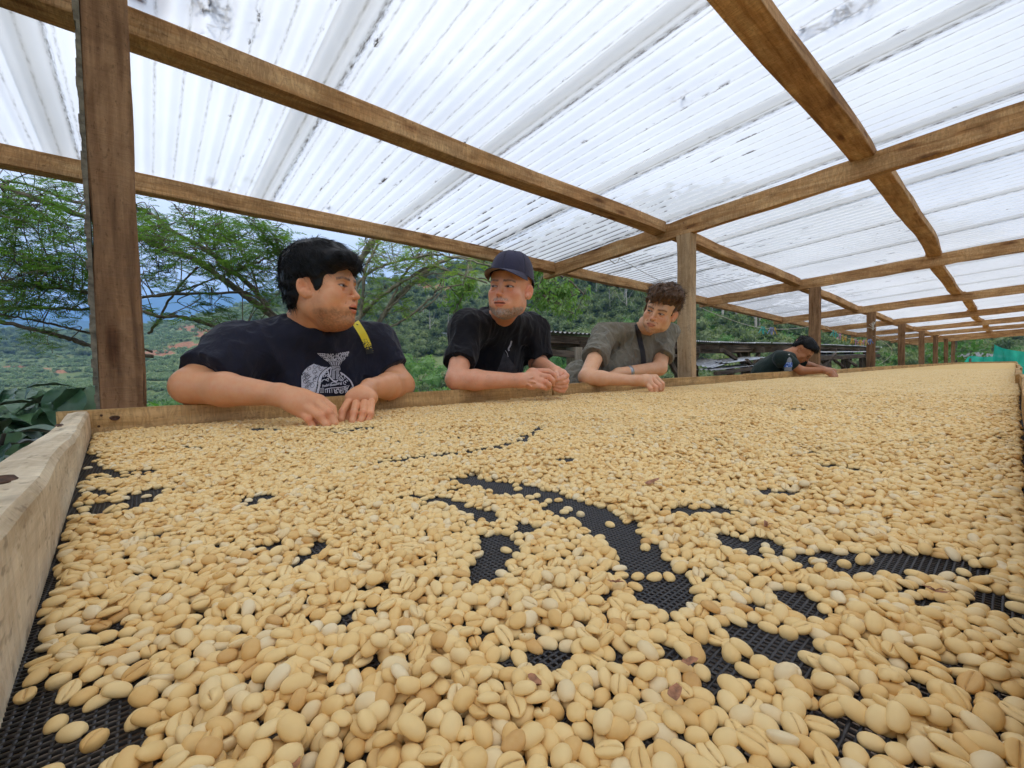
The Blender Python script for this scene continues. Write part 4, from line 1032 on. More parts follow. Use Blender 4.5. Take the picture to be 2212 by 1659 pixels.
T = SDF(); T.p = list(S.p[:6])            # torso only, for the shirt
def h2(cx, cy, d): return DD(592.5 + .13227 * cx, 729.6 + .13227 * cy, d)
# right hand (left in view)
pal = h2(430, 1060, 1.055)
S.cap(RW, pal, .027, .030, .015).cap(h2(330, 960, 1.065), h2(700, 1030, 1.06), .022, .018, .014).cap(h2(300, 1080, 1.05), h2(430, 1200, 1.045), .020, .014, .014)
S.cap(h2(450, 1000, 1.06), h2(540, 1140, 1.045), .022, .013, .012)
fingers(S, [[h2(420, 1210, 1.045), h2(570, 1340, 1.030), h2(640, 1450, 1.027), h2(675, 1515, 1.030)],
            [h2(530, 1140, 1.045), h2(740, 1280, 1.022), h2(850, 1420, 1.018), h2(895, 1525, 1.024)],
            [h2(690, 1050, 1.055), h2(900, 1225, 1.030), h2(985, 1390, 1.026), h2(1025, 1500, 1.032)],
            [h2(760, 1000, 1.075), h2(945, 1150, 1.060), h2(985, 1290, 1.055), h2(960, 1400, 1.055)],
            [h2(420, 1100, 1.09), h2(600, 1300, 1.09), h2(700, 1420, 1.075)]],
        [(.0100, .0094, .0082, .0072), (.0108, .0100, .0090, .0078), (.0108, .0102, .0090, .0080), (.0105, .0098, .0085, .0075), (.012, .011, .009)])
# left hand
S.cap(LW, h2(1440, 930, 1.20), .026, .029, .015).cap(h2(1300, 980, 1.19), h2(1560, 980, 1.19), .024, .022, .015)
fingers(S, [[h2(1200, 1060, 1.165), h2(1115, 1210, 1.135), h2(1100, 1340, 1.115), h2(1115, 1440, 1.115)],
            [h2(1335, 1070, 1.155), h2(1300, 1230, 1.115), h2(1275, 1370, 1.095), h2(1262, 1480, 1.095)],
            [h2(1475, 1060, 1.155), h2(1455, 1230, 1.120), h2(1410, 1360, 1.105), h2(1365, 1450, 1.105)],
            [h2(1595, 1050, 1.165), h2(1575, 1240, 1.135), h2(1530, 1350, 1.122), h2(1500, 1425, 1.122)],
            [h2(1250, 950, 1.20), h2(1230, 1150, 1.175), h2(1180, 1330, 1.15)]],
        [(.0105, .0096, .0085, .0074), (.0102, .0094, .0084, .0074), (.0098, .0091, .0082, .0072), (.0092, .0084, .0076, .0068), (.011, .010, .0082)])
for (cx, cy, d, r) in ((570, 1335, 1.022, .0068), (740, 1275, 1.013, .0068), (895, 1215, 1.021, .0068), (1110, 1205, 1.125, .0068), (1300, 1222, 1.106, .007), (1452, 1222, 1.111, .007), (1575, 1240, 1.127, .006)):
    S.ell(h2(cx, cy, d + .004), (r, r, r), .008)
head_sdf(S, F1, prm1)
def box(pts, m): P = np.array(pts); return P.min(0) - m, P.max(0) + m
hb = (F1.c - np.array([.17, .17, .155]) , F1.c + np.array([.17, .17, .17]), .002)
hr = (*box([h2(150, 1000, 1.03), h2(1050, 1500, 1.02), h2(700, 1000, 1.09)], .03), .002); hl = (*box([h2(1100, 1440, 1.1), h2(1600, 1000, 1.2), h2(1500, 850, 1.22)], .035), .002)
bb = (np.array([-.02, 1.0, .9]), np.array([.86, 1.95, 1.34]), .005)
V, Q = build_sdf(S, [hb, hr, hl, bb]); me = mesh_np('body', V, Q, SKIN, True)
cl = head_tint(V, F1, SK1, prm1); nn_ = vnoise3(V[:, 0], V[:, 1], V[:, 2], .03, 5); cl = cl * (1 + .05 * nn_[:, None])
def knuckle_tint(cl, V, pts, r, base, a=.5):
    for p in pts:
        g = np.exp(-((V - p) ** 2).sum(1) / r ** 2)[:, None] * a; cl[:] = cl * (1 - g) + np.array((base[0] * .95, base[1] * .68, base[2] * .6)) * g
knuckle_tint(cl, V, [h2(570, 1340, 1.02), h2(740, 1280, 1.012), h2(900, 1225, 1.02), h2(1110, 1210, 1.125), h2(1300, 1235, 1.105), h2(1450, 1230, 1.11), h2(1575, 1250, 1.125)], .011, SK1)
knuckle_tint(cl, V, [h2(675, 1520, 1.02), h2(895, 1530, 1.015), h2(1025, 1510, 1.02), h2(1262, 1480, 1.085)], .009, (.75, .5, .42), .45)
set_cols(me, cl); body1 = link('body', me, p1, keep=True); eyes(F1, body1, (.0, 1, -.05), (.05, .025, .014))
# hair
H_ = SDF(); w = F1.w; s = F1.s
H_.ell(w((0, -.010, .070)), np.array((.090, .112, .082)) * s, .03, '+', F1.M)
H_.ell(w((0, -.062, .010)), np.array((.077, .054, .074)) * s, .03, '+', F1.M)
H_.ell(w((.014, .078, .076)), np.array((.064, .045, .028)) * s, .02, '+', F1.M)
H_.ell(w((.006, .098, .064)), np.array((.044, .024, .014)) * s, .012, '+', F1.M)
for x in (-1, 1): H_.ell(w((x * .0665, .024, .022)), np.array((.008, .015, .040)) * s, .02, '+', F1.M)
H_.ell(w((0, .108, -.008)), np.array((.10, .066, .062)) * s, .008, '-', F1.M)
for x in (-1, 1): H_.ell(w((x * .094, -.008, -.008)), np.array((.030, .028, .040)) * s, .008, '-', F1.M)
def hair_disp(F, amp, sc_, seed, st=(1, .35, .35)):
    def f(P):
        X, Y_, Z = np.broadcast_arrays(*[p.astype(np.float32) for p in P]); q = [(X - F.c[0]) * F.M[j, 0] + (Y_ - F.c[1]) * F.M[j, 1] + (Z - F.c[2]) * F.M[j, 2] for j in range(3)]
        a = vnoise3(q[0] * st[0], q[1] * st[1], q[2] * st[2], sc_, seed); b_ = vnoise3(q[0] * st[0] * 1.3 + q[2] * .4, q[1] * st[1], q[2] * st[2] * 1.2, sc_ * .38, seed + 1)
        return amp * (1 - 2 * np.abs(a)) * -.5 + amp * .5 * b_
    return f
lo, hi = F1.c - .19, F1.c + .21
H_.custom(hair_disp(F1, .006, .030, 31, (1, .3, .4)), lo, hi, op='d')
def flow1(q):
    """from the crown forwards over the brow, downwards at sides and back"""
    f = np.zeros_like(q); f[:, 1] = np.clip(q[:, 1] + .05, -.08, .12) * 9; f[:, 2] = -.35 - np.clip(.10 - q[:, 2], 0, .2) * 6; f[:, 0] = q[:, 0] * 4; return f
make_hair(F1, H_, lo, hi, p1, (.0050, .0045, .005), flow1, 5200, .048, .0011, seed=3, curl=.28, lift=.22, sel=lambda q: ~((q[:, 1] > .05) & (q[:, 2] < .055)) & ~((np.abs(q[:, 0]) > .06) & (q[:, 2] < .045) & (q[:, 1] > -.045)))
# shirt
C1 = cloth('navy_black_cotton', (.017, .0175, .029), .3, 14, .5)
Sh = SDF(); Sh.p = list(T.infl(.006).p)
Sh.ell((.43, 1.60, 1.02), (.215, .165, .17), .06)
RB = RS * .30 + RE * .70 + np.array([.0, -.02, .0]); sleeve(Sh, RS, RB, .072, .066, .05); LB = LS * .42 + LE * .58; sleeve(Sh, LS, LB, .070, .062, .05)
Sh.ell(nb + [0, -.03, .0], (.125, .085, .052), .04)
cn = np.array(nb); up_ = F1.w((0, -.02, -.05))
Sh.cap(cn + [0, -.01, .045], up_ + [0, 0, .06], .068, .085, .008, '-')
Sh.custom(fold_fn(.010, .06, 51, (.5, .1, -1), .35), (-.1, 1.2, .9), (.9, 1.9, 1.36), op='d'); Sh.custom(fold_fn(.004, .025, 52, (-.5, .1, -1), .3), (-.1, 1.2, .9), (.9, 1.9, 1.36), op='d')
V, Q = build_sdf(Sh, [(np.array([-.02, 1.25, .86]), np.array([.86, 1.95, 1.36]), .004)])
sh1 = obj('shirt', V, Q, C1, p1, True); bv1 = surf_bvh(sh1)
def collar(F, person, mat, c, rx, ry, up, name='collar', r=.006):
    mb = MB(); pts = []
    for a in np.linspace(0, 2 * math.pi, 40): pts.append(Vector(c) + Vector(rx) * math.cos(a) + Vector(ry) * math.sin(a) + Vector(up) * (.5 - .5 * math.cos(2 * a)))
    mb.tube(pts, r, 8); return mb.build(name, mat, person, True)
# print on the shirt
def zA(cx, cy): return (647.4 + .06283 * cx, 751.6 + .06283 * cy)
PRW = simple('white_print', (.62, .62, .68), .8, .12, 300, .05); PRK = simple('black_print', (.012, .011, .016), .8, .1, 300, .05); PRG = simple('grey_print', (.36, .35, .38), .8, .2, 300, .05)
def pz(poly): return [zA(*q) for q in poly]
drum = [(470, 550), (620, 590), (760, 640), (960, 665), (800, 800), (690, 900), (640, 1040), (600, 1180), (570, 1350), (520, 1580), (60, 1580), (55, 1200), (60, 960), (110, 840), (200, 720), (330, 620)]
decal(bv1, *poly_grid(pz(drum), 1.1), 'shirt_print', PRW, sh1, .0035)
rim = [(1040, 640), (1090, 660), (1000, 740), (880, 840), (790, 950), (740, 1080), (710, 1230), (680, 1400), (650, 1560), (560, 1560), (600, 1380), (625, 1200), (650, 1060), (700, 930), (790, 810), (910, 720)]
decal(bv1, *poly_grid(pz(rim), .9), 'shirt_print', PRW, sh1, .0045)
for st_, wd, mt in (([(1040, 640), (900, 700), (780, 800), (690, 910), (640, 1050), (610, 1200), (580, 1380), (540, 1580)], 1.1, PRK),
                    ([(1380, 840), (1480, 900), (1600, 1000), (1720, 1110), (1790, 1230), (1820, 1350), (1770, 1480)], 3.0, PRW),
                    ([(940, 740), (980, 860), (1020, 980), (1080, 1070), (1160, 1130), (1260, 1140), (1310, 1090)], 2.6, PRW),
                    ([(1080, 680), (1060, 800), (1050, 950)], 2.4, PRW), ([(830, 900), (900, 850), (980, 830)], 1.4, PRW),
                    ([(860, 1430), (1100, 1380), (1400, 1350), (1640, 1300)], 1.5, PRW), ([(1060, 1220), (1160, 1170), (1270, 1200)], 1.6, PRW), ([(740, 1170), (780, 1110), (860, 1080), (900, 1120)], 1.6, PRW),
                    ([(1340, 900), (1330, 980)], 1.6, PRW), ([(1690, 1280), (1620, 1420), (1560, 1530)], 1.3, PRW), ([(1780, 1340), (1700, 1450), (1660, 1540)], 1.3, PRW)):
    decal(bv1, *stroke2(curve_pts(pz(st_), 8), wd), 'shirt_print', mt, sh1, .0050 if mt is PRW else .0056)
rs = np.random.default_rng(8)
def swirl(cx, cy, r, turns, a0, wd, mt, off=.0050):
    pts = [zA(cx + r * (1 - t * .75) * math.cos(a0 + t * turns * 6.28), cy + r * (1 - t * .75) * math.sin(a0 + t * turns * 6.28)) for t in np.linspace(0, 1, 26)]
    decal(bv1, *stroke2(pts, wd), 'shirt_print', mt, sh1, off)
for q in ((500, 650, 70, 1.1, 0), (330, 720, 85, 1.0, 2), (150, 920, 75, 1.2, 1), (150, 1060, 70, 1.1, 3), (180, 1150, 80, 1.2, 0), (300, 1000, 130, .9, 1), (520, 820, 90, 1.1, 2), (520, 1080, 90, 1.0, 1), (700, 720, 70, 1.0, 0), (320, 1230, 60, 1.0, 2), (420, 1300, 110, 1.2, 4), (250, 1350, 90, 1.1, 1), (560, 960, 60, 1., 0), (640, 660, 50, 1, 3)):
    swirl(*q, .85, PRK)
for k in range(14):
    x0, y0 = rs.uniform(120, 600), rs.uniform(760, 1480); 
    if x0 > 560 - (y0 - 900) * .1: continue
    decal(bv1, *stroke2(curve_pts([zA(x0 - 60, y0 + 40), zA(x0, y0 - 20), zA(x0 + 70, y0 - 50)], 6), .9), 'shirt_print', PRK, sh1, .0050)
# feeding hopper made of letters
def warp_text(s_, quad, mt, bold=.02, off=.0046):
    v, f = text_poly(s_, bold); a, b_, c, d = [np.array(zA(*q)) for q in quad]     # bottom-left, bottom-right, top-right, top-left
    pts = [tuple((a * (1 - x) + b_ * x) * (1 - y) + (d * (1 - x) + c * x) * y) for x, y in v]; decal(bv1, pts, f, 'shirt_print', mt, sh1, off)
warp_text('FEEDING', [(770, 330), (1170, 345), (1170, 185), (590, 165)], PRW, .03); warp_text('HOPPER', [(1240, 345), (1640, 290), (1720, 110), (1240, 185)], PRW, .03)
decal(bv1, *stroke2([zA(1180, 270), zA(1235, 262)], 1.6), 'shirt_print', PRW, sh1, .0046)
warp_text('MINIMIZED', [(960, 470), (1470, 460), (1590, 320), (790, 350)], PRW, .03)
decal(bv1, *poly_grid(pz([(985, 480), (1450, 475), (1380, 600), (1060, 605)]), .9), 'shirt_print', PRG, sh1, .0035)
for k in range(9):
    x = 1020 + k * 48; decal(bv1, *stroke2([zA(x, 485), zA(1080 + k * 34, 600)], 1.2), 'shirt_print', PRW if k % 2 else PRK, sh1, .0046)
decal(bv1, *poly_grid(pz([(1090, 620), (1380, 620), (1390, 765), (1120, 775)]), .9), 'shirt_print', PRG, sh1, .0040)
decal(bv1, *stroke2(curve_pts([zA(1100, 740), zA(1200, 720), (zA(1280, 670)), zA(1370, 690)], 6), 1.0), 'shirt_print', PRK, sh1, .0050)
for k in range(8):
    y = 800 + k * 38; decal(bv1, *stroke2([zA(1105 - k * 3, y), zA(1205, y - 12)], 1.3), 'shirt_print', PRW, sh1, .0046); decal(bv1, *stroke2([zA(1235, y - 8), zA(1345 - k * 5, y - 18)], 1.3), 'shirt_print', PRW, sh1, .0046)
warp_text('Product', [(770, 1370), (1020, 1300), (1020, 1200), (770, 1270)], PRW, .02); warp_text('Roasting', [(1040, 1350), (1440, 1260), (1440, 1150), (1040, 1240)], PRW, .03)
for q in ((1410, 1050, 90, 1.6, 0), (1540, 1190, 70, 1, 1), (860, 960, 60, 1, 2), (960, 940, 55, 1, 0), (960, 1080, 60, 1, 1), (1000, 1000, 50, .8, 4), (1620, 1140, 60, .8, 2), (1450, 940, 45, .8, 2), (1540, 1000, 40, .8, 1), (1230, 1500, 70, 1, 0), (1410, 1490, 80, 1, 0), (1560, 1390, 60, 1.3, 1), (1310, 1410, 35, 1, 0)): swirl(*q, 1.5, PRW, .0048)
for k in range(11):
    x = 870 + k * 75 + rs.uniform(-10, 10); decal(bv1, *stroke2([zA(x, 1440 - k * 8), zA(x + rs.uniform(-20, 50), 1545)], 1.7), 'shirt_print', PRW if k % 3 else PRG, sh1, .0048)
for k in range(4): decal(bv1, *stroke2([zA(680 + k * 6, 1400 + k * 45), zA(830, 1395 + k * 45)], 1.5), 'shirt_print', PRG, sh1, .0048)
# camera strap
m, nt, b, o = new_mat('yellow_strap'); tc = N(nt, 'ShaderNodeTexCoord'); sx = N(nt, 'ShaderNodeSeparateXYZ'); L(nt, tc.outputs['Object'], sx.inputs[0])
vo = N(nt, 'ShaderNodeTexVoronoi', i_Scale=420); L(nt, tc.outputs['Object'], vo.inputs['Vector'])
mr = N(nt, 'ShaderNodeMapRange'); L(nt, sx.outputs[2], mr.inputs[0]); mr.inputs[1].default_value = 1.205; mr.inputs[2].default_value = 1.155; mr.inputs[3].default_value = 0; mr.inputs[4].default_value = 1
th = mathn(nt, 'GREATER_THAN', mathn(nt, 'ADD', vo.outputs['Color'], 0), mathn(nt, 'SUBTRACT', 1.02, mr.outputs[0]))
L(nt, mixc(nt, th, (.72, .56, .02), (.02, .02, .018)), b.inputs['Base Color']); b.inputs['Roughness'].default_value = .7; STRAP = m
def ribbon(bv, path, wpx, name, mat, person, off=.004, th=.0022):
    P = curve_pts(path, 8); mb = MB(); rows = []
    for i, (x, y) in enumerate(P):
        a = P[max(i - 1, 0)]; c = P[min(i + 1, len(P) - 1)]; t = Vector((c[0] - a[0], c[1] - a[1])).normalized(); n = Vector((-t.y, t.x)) * wpx / 2; row = []
        for k in (-1, -.33, .33, 1):
            r = ray(x + n.x * k, y + n.y * k).normalized(); h = bv.ray_cast(CAM, r)
            if h[0] is None: row = None; break
            row.append(h[0] - r * off)
        if row: rows.append((row, r))
    vs = []; fs = []
    for row, r in rows: vs += [p for p in row] + [p + r * th for p in row]
    for i in range(len(rows) - 1):
        for k in range(3): fs.append((i * 8 + k, i * 8 + k + 1, (i + 1) * 8 + k + 1, (i + 1) * 8 + k)); fs.append((i * 8 + 4 + k, (i + 1) * 8 + 4 + k, (i + 1) * 8 + 5 + k, i * 8 + 5 + k))
        for k in (0, 3): fs.append((i * 8 + k, (i + 1) * 8 + k, (i + 1) * 8 + 4 + k, i * 8 + 4 + k))
    if len(rows) < 2: return None
    mb.add(vs, fs); return mb.build(name, mat, person, True)
o = ribbon(bv1, [(764, 690), (773, 704), (784, 722), (792, 740), (797, 754), (799, 764)], 16, 'camera_strap', STRAP, p1)
if o: o['label'] = 'yellow strap fading into black dots'

# ---------------------------------------------------------------- man in the cap
p2 = person_root(1.25, 1.62, 'man in a dark blue cap and black shirt, grey beard, hands together over the rim')
F2 = head_frame(1083.0, 618.0, 1.61, (0, .087, 0), -23, 6, 2, 1.0)
prm2 = dict(jaw=1.04, eye=.0034, open=.0012, beard=((.56, .53, .49), .8, -.082), rise=.012, grey=1, mous=.85, side=.22, brow=(.11, .06, .04), red=.6, browa=.9)
S = SDF(); S.ell((1.36, 1.86, .84), (.17, .13, .16), .05).ell((1.30, 1.74, .98), (.165, .12, .17), .06).ell((1.25, 1.62, 1.13), (.175, .12, .15), .06)
RS, LS = A(1010, 711, 1.52), A(1150, 713, 1.53); S.cap(RS, LS, .054, .054, .05); nb = (RS + LS) / 2 + np.array([0, .03, .045]); S.cap(RS, nb, .050, .055, .05); S.cap(LS, nb, .050, .055, .05)
S.cap(nb, F2.w((0, -.02, -.04)), .060, .056, .03)
RE, RW = A(985, 820, 1.412), DD(1125, 822, 1.66); LE, LW = A(1163, 787, 1.50), DD(1199, 806, 1.80)
S.cap(RS, RE, .052, .039, .03).cap(RE, RE * .7 + RW * .3, .038, .040, .02).cap(RE * .7 + RW * .3, RW, .040, .0265, .015)
S.cap(LS, LE, .050, .043, .03).cap(LE, LW, .046, .030, .02)
T = SDF(); T.p = list(S.p[:6])
def h3(cx, cy, d): return DD(1042.4 + .0992 * cx, 724.2 + .0992 * cy, d)
S.cap(RW, h3(1060, 960, 1.68), .027, .031, .015).cap(h3(1080, 860, 1.69), h3(1080, 1060, 1.67), .026, .024, .015).cap(h3(1100, 830, 1.69), h3(1230, 830, 1.70), .020, .016, .012)
S.cap(h3(1100, 950, 1.675), h3(1200, 950, 1.68), .022, .017, .012)
fingers(S, [[h3(1240, 785, 1.695), h3(1430, 790, 1.70), h3(1545, 850, 1.70), h3(1585, 960, 1.71)], [h3(1235, 875, 1.675), h3(1440, 905, 1.665), h3(1530, 980, 1.67), h3(1530, 1070, 1.69)],
            [h3(1190, 975, 1.665), h3(1370, 1020, 1.65), h3(1455, 1080, 1.66), h3(1450, 1140, 1.68)], [h3(1130, 1080, 1.66), h3(1270, 1115, 1.65), h3(1340, 1140, 1.655), h3(1390, 1170, 1.675)], [h3(1200, 900, 1.72), h3(1450, 930, 1.735), h3(1590, 980, 1.73)]],
        [(.0125, .0118, .0108, .0092), (.0122, .0116, .0105, .009), (.0120, .0112, .010, .0088), (.0115, .0105, .0095, .0085), (.013, .012, .010)])
S.cap(LW, h3(1700, 930, 1.79), .027, .028, .015).cap(h3(1740, 850, 1.80), h3(1760, 1120, 1.78), .020, .020, .015)
fingers(S, [[h3(1760, 820, 1.79), h3(1830, 880, 1.76), h3(1740, 930, 1.73), h3(1630, 975, 1.725)], [h3(1800, 950, 1.785), h3(1835, 1000, 1.755), h3(1740, 1030, 1.735), h3(1600, 1040, 1.73)],
            [h3(1790, 1060, 1.785), h3(1810, 1110, 1.755), h3(1700, 1125, 1.74), h3(1570, 1100, 1.735)], [h3(1760, 1150, 1.785), h3(1760, 1205, 1.76), h3(1660, 1200, 1.745), h3(1560, 1160, 1.74)], [h3(1600, 800, 1.79), h3(1600, 860, 1.755), h3(1635, 920, 1.735)]],
        [(.0125, .0118, .0105, .009), (.0122, .0115, .0102, .009), (.0118, .011, .010, .0088), (.011, .0102, .0095, .0085), (.012, .0115, .009)])
# veins on the back of the hand
for pts in ([(820, 950), (880, 1010), (960, 960), (1100, 915)], [(900, 1015), (1010, 1000), (1090, 1010), (1150, 1030)], [(900, 1100), (970, 1060), (1060, 1120)]):
    S.chain([h3(a, b_, 1.643) for a, b_ in pts], [.0022] * len(pts), .006)
head_sdf(S, F2, prm2)
hb = (F2.c - np.array([.15, .15, .145]), F2.c + np.array([.15, .15, .16]), .002); hh = (*box([h3(850, 800, 1.64), h3(1860, 1250, 1.80), h3(1400, 720, 1.74)], .03), .0024)
bb = (np.array([.80, 1.15, .9]), np.array([1.62, 2.1, 1.34]), .005)
V, Q = build_sdf(S, [hb, hh, bb]); me = mesh_np('body', V, Q, SKIN, True); cl = head_tint(V, F2, SK2, prm2); cl *= (1 + .07 * vnoise3(V[:, 0], V[:, 1], V[:, 2], .022, 6)[:, None])
knuckle_tint(cl, V, [h3(1240, 785, 1.685), h3(1440, 905, 1.655), h3(1370, 1020, 1.64), h3(1530, 850, 1.70), h3(1830, 880, 1.75), h3(1835, 1000, 1.75)], .014, SK2, .5)
tq = (V - LE) @ (LW - LE) / ((LW - LE) @ (LW - LE)); rr = np.linalg.norm(V - LE - tq[:, None] * (LW - LE), axis=1)
tat = ((np.abs(tq - .18 - .05 * vnoise3(V[:, 0], V[:, 1], V[:, 2], .02, 9)) < .045) & (rr < .06) & (V[:, 2] > 1.0)); cl[tat] = cl[tat] * .4 + np.array((.10, .07, .08)) * .6
set_cols(me, cl); body2 = link('body', me, p2, keep=True); VQ2 = (V, Q); eyes(F2, body2, (.55, .9, 0), (.06, .045, .035))
def arm_hair(V, Q, segs_, n, col, person, seed):
    N_ = vertex_normals(V, Q); rs = np.random.default_rng(seed); mk = np.zeros(len(V), bool); D_ = np.zeros_like(V)
    for a, b_ in segs_:
        t = ((V - a) @ (b_ - a)) / ((b_ - a) @ (b_ - a)); dd_ = np.linalg.norm(V - a - t[:, None] * (b_ - a), axis=1); m_ = (t > .08) & (t < .97) & (dd_ < .05); mk |= m_; D_[m_] = (b_ - a) / np.linalg.norm(b_ - a)
    i = rs.choice(np.where(mk)[0], n); strands('arm_hair', V[i], D_[i] + rs.normal(0, .45, (n, 3)), N_[i], .011, .00016, col, person, .5, seed, segs=3, lift=.35)
# grey bristles of the beard
N_ = vertex_normals(V, Q); q = F2.loc(V); bm = (q[:, 2] < -.081 + .35 * np.clip(np.abs(q[:, 0]) - .028, 0, .04)) & (q[:, 2] > -.125) & (q[:, 1] > .015) & (np.abs(q[:, 0]) < .08) & ~((np.abs(q[:, 0]) < .026) & (q[:, 2] > -.079))
bm |= (q[:, 2] < -.046) & (q[:, 2] > -.055) & (np.abs(q[:, 0]) < .026) & (q[:, 1] > .08)
rs = np.random.default_rng(4); ii = rs.choice(np.where(bm)[0], 2600); fl = np.tile(F2.M.T @ np.array([0, .25, -1.0]), (2600, 1)) + rs.normal(0, .3, (2600, 3))
strands('beard', V[ii], fl, N_[ii], .009, .00045, (.46, .42, .38), p2, .6, 5, segs=3, lift=.8)
arm_hair(*VQ2, [(RE, RW), (LE, LW)], 900, (.16, .10, .06), body2, 31)
# cap
CAPC = cloth('cap_cotton', (.055, .052, .088), .15, 40, .15); SEAM = simple('cap_seam', (.02, .02, .035), .8, .1, 80, .1); UNDER = simple('visor_lining', (.20, .16, .15), .85, .1, 80, .1)
w = F2.w; s = F2.s
def cap_pt(ph, t, off=0.0):
    """ph round the head (0 = front), t 0 at the band .. 1 at the button"""
    zb = .048 + .030 * math.cos(ph) * (.5 if math.cos(ph) > 0 else 1.15) - .004; top = .150
    a = t * math.pi / 2; rad = math.cos(a) ** .62; x = (.0835 + off) * math.sin(ph) * rad; y = ((.104 if math.cos(ph) > 0 else .108) + off) * math.cos(ph) * rad - .014 * (1)
    return w((x, y, zb + (top + off - zb) * (math.sin(a) ** .92)))
vs = []; fs = []; n, k_ = 14, 60
for j in range(n + 1):
    for i in range(k_):
        vs.append(cap_pt(2 * math.pi * i / k_, min(j / n, .995)))
for j in range(n):
    for i in range(k_): fs.append((j * k_ + i, j * k_ + (i + 1) % k_, (j + 1) * k_ + (i + 1) % k_, (j + 1) * k_ + i))
capo = empty('baseball_cap', tuple(F2.w((0, 0, .09))), 'dark blue baseball cap worn by the bearded man', 'cap')
obj('crown', vs, np.array(fs), CAPC, capo, True)
mb = MB()
for ph in (0, 1.05, 2.1, 3.14, 4.19, 5.24): mb.tube([cap_pt(ph, t, .0006) for t in np.linspace(0, .97, 14)], .0009, 5)
mb.tube([cap_pt(a, 0.0, .001) for a in np.linspace(0, 2 * math.pi, 48)], .0018, 5)
for ph in (.52, 1.57, 4.71, 5.76):
    c = Vector(cap_pt(ph, .62, .0008)); mb.tube([c - Vector((0, 0, .001)), c + Vector((0, 0, .0012))], .0032, 8)
mb.build('seam', SEAM, capo, True)
mb = MB(); c = Vector(F2.w((0, -.014, .151))); mb.tube([c - Vector((0, 0, .003)), c + Vector((0, 0, .002)), c + Vector((0, 0, .0045))], [.008, .008, .004], 12); mb.build('button', SEAM, capo, True)
vs = []; fs = []; nu, nv = 26, 9
for layer in (0, 1):
    for i in range(nu + 1):
        u = i / nu * 2 - 1; ph = u * 1.20; base = Vector(F2.loc(np.array([cap_pt(ph, 0.02)]))[0])
        for j in range(nv + 1):
            v_ = j / nv; out_ = .072 * (1 - abs(u) ** 2.6) + .004
            x = base.x * (1 + .05 * v_); y = base.y + out_ * v_; z = base.z + .002 - .022 * (x / .08) ** 2 * (v_ ** .8) - .012 * v_ * (1 - u * u) - .0028 * layer
            vs.append(tuple(w((x, y, z))))
o_ = (nu + 1) * (nv + 1); fm = []
for i in range(nu):
    for j in range(nv):
        a = i * (nv + 1) + j; fs.append((a, a + nv + 1, a + nv + 2, a + 1)); fm.append(0); fs.append((a + o_, a + o_ + 1, a + o_ + nv + 2, a + o_ + nv + 1)); fm.append(1)
    a = i * (nv + 1) + nv; fs.append((a, a + nv + 1, a + nv + 1 + o_, a + o_)); fm.append(0)
obj('visor', vs, np.array(fs), None, capo, True, mats=[CAPC, UNDER], fmat=fm)
# shirt
C2 = cloth('black_cotton', (.0085, .008, .0105), .3, 14, .5); Sh = SDF(); Sh.p = list(T.infl(.006).p)
sleeve(Sh, RS, RS * .34 + RE * .66, .062, .056, .04); sleeve(Sh, LS, LS * .12 + LE * .88 + np.array([0, -.01, .012]), .061, .056, .04)
Sh.ell(nb + [0, -.03, -.005], (.115, .08, .050), .04)
Sh.cap(nb + [0, -.015, .045], F2.w((0, -.02, -.04)) + [0, 0, .06], .062, .085, .008, '-')
Sh.custom(fold_fn(.011, .06, 61, (.1, .1, -1), .3), (.7, 1.2, .9), (1.7, 2.1, 1.36), op='d'); Sh.custom(fold_fn(.003, .022, 62, (-.2, .1, -1), .3), (.7, 1.2, .9), (1.7, 2.1, 1.36), op='d')
V, Q = build_sdf(Sh, [(np.array([.80, 1.25, .84]), np.array([1.64, 2.1, 1.36]), .004)]); sh2 = obj('shirt', V, Q, C2, p2, True); bv2 = surf_bvh(sh2)
decal(bv2, *poly_grid([(1088, 760), (1100, 775), (1112, 790), (1118, 808), (1090, 806), (1072, 804), (1080, 785)], 1.2), 'shirt_print', simple('dark_grey_print', (.03, .029, .034), .8, .5, 60, .1), sh2, .003)
decal(bv2, *stroke2(curve_pts([(1104.5, 736), (1102, 745), (1098, 753), (1099, 758)], 6), 3.2), 'shirt_print', PRG, sh2, .004)
decal(bv2, *stroke2(curve_pts([(1091, 757), (1095, 763), (1097, 771)], 5), 1.1), 'shirt_print', PRG, sh2, .004)

# ---------------------------------------------------------------- man in the grey-green shirt
p3 = person_root(2.2, 1.6, 'brown haired man in an olive grey shirt, head tilted, one hand on the beans')
F3 = head_frame(1415.6, 675.0, 2.25, (0, .087, 0), -13, 22, 14, 1.02)
prm3 = dict(jaw=1.0, eye=.0034, open=.0, beard=((.13, .07, .045), .5, -.070), goatee=True, mous=.75, side=.05, brow=(.07, .035, .02), red=.6, browt=.12)
S = SDF(); S.ell((1.98, 1.92, .86), (.17, .13, .14), .05).ell((2.08, 1.74, .98), (.165, .13, .14), .06).ell((2.18, 1.56, 1.08), (.175, .125, .12), .06)
RS, LS = A(1309, 722, 1.55), A(1438, 717, 1.40); S.cap(RS, LS, .058, .056, .05); nb = RS * .42 + LS * .58 + np.array([0, .03, .012])
S.cap(nb, F3.w((0, -.02, -.04)), .062, .056, .03)
RE, RW = A(1266, 815, 1.412), DD(1372, 822, 2.16); LE, LW = A(1424, 795, 1.34), A(1336, 806, 1.42)
S.cap(RS, RE, .050, .038, .03).cap(RE, RE * .7 + RW * .3, .037, .038, .02).cap(RE * .7 + RW * .3, RW, .038, .0255, .015)
S.cap(LS, LE, .050, .042, .03).cap(LE, LW, .040, .030, .02); 
T = SDF(); T.p = list(S.p[:4]); T.ell(A(1385, 765, 1.47), (.15, .09, .11), .05)
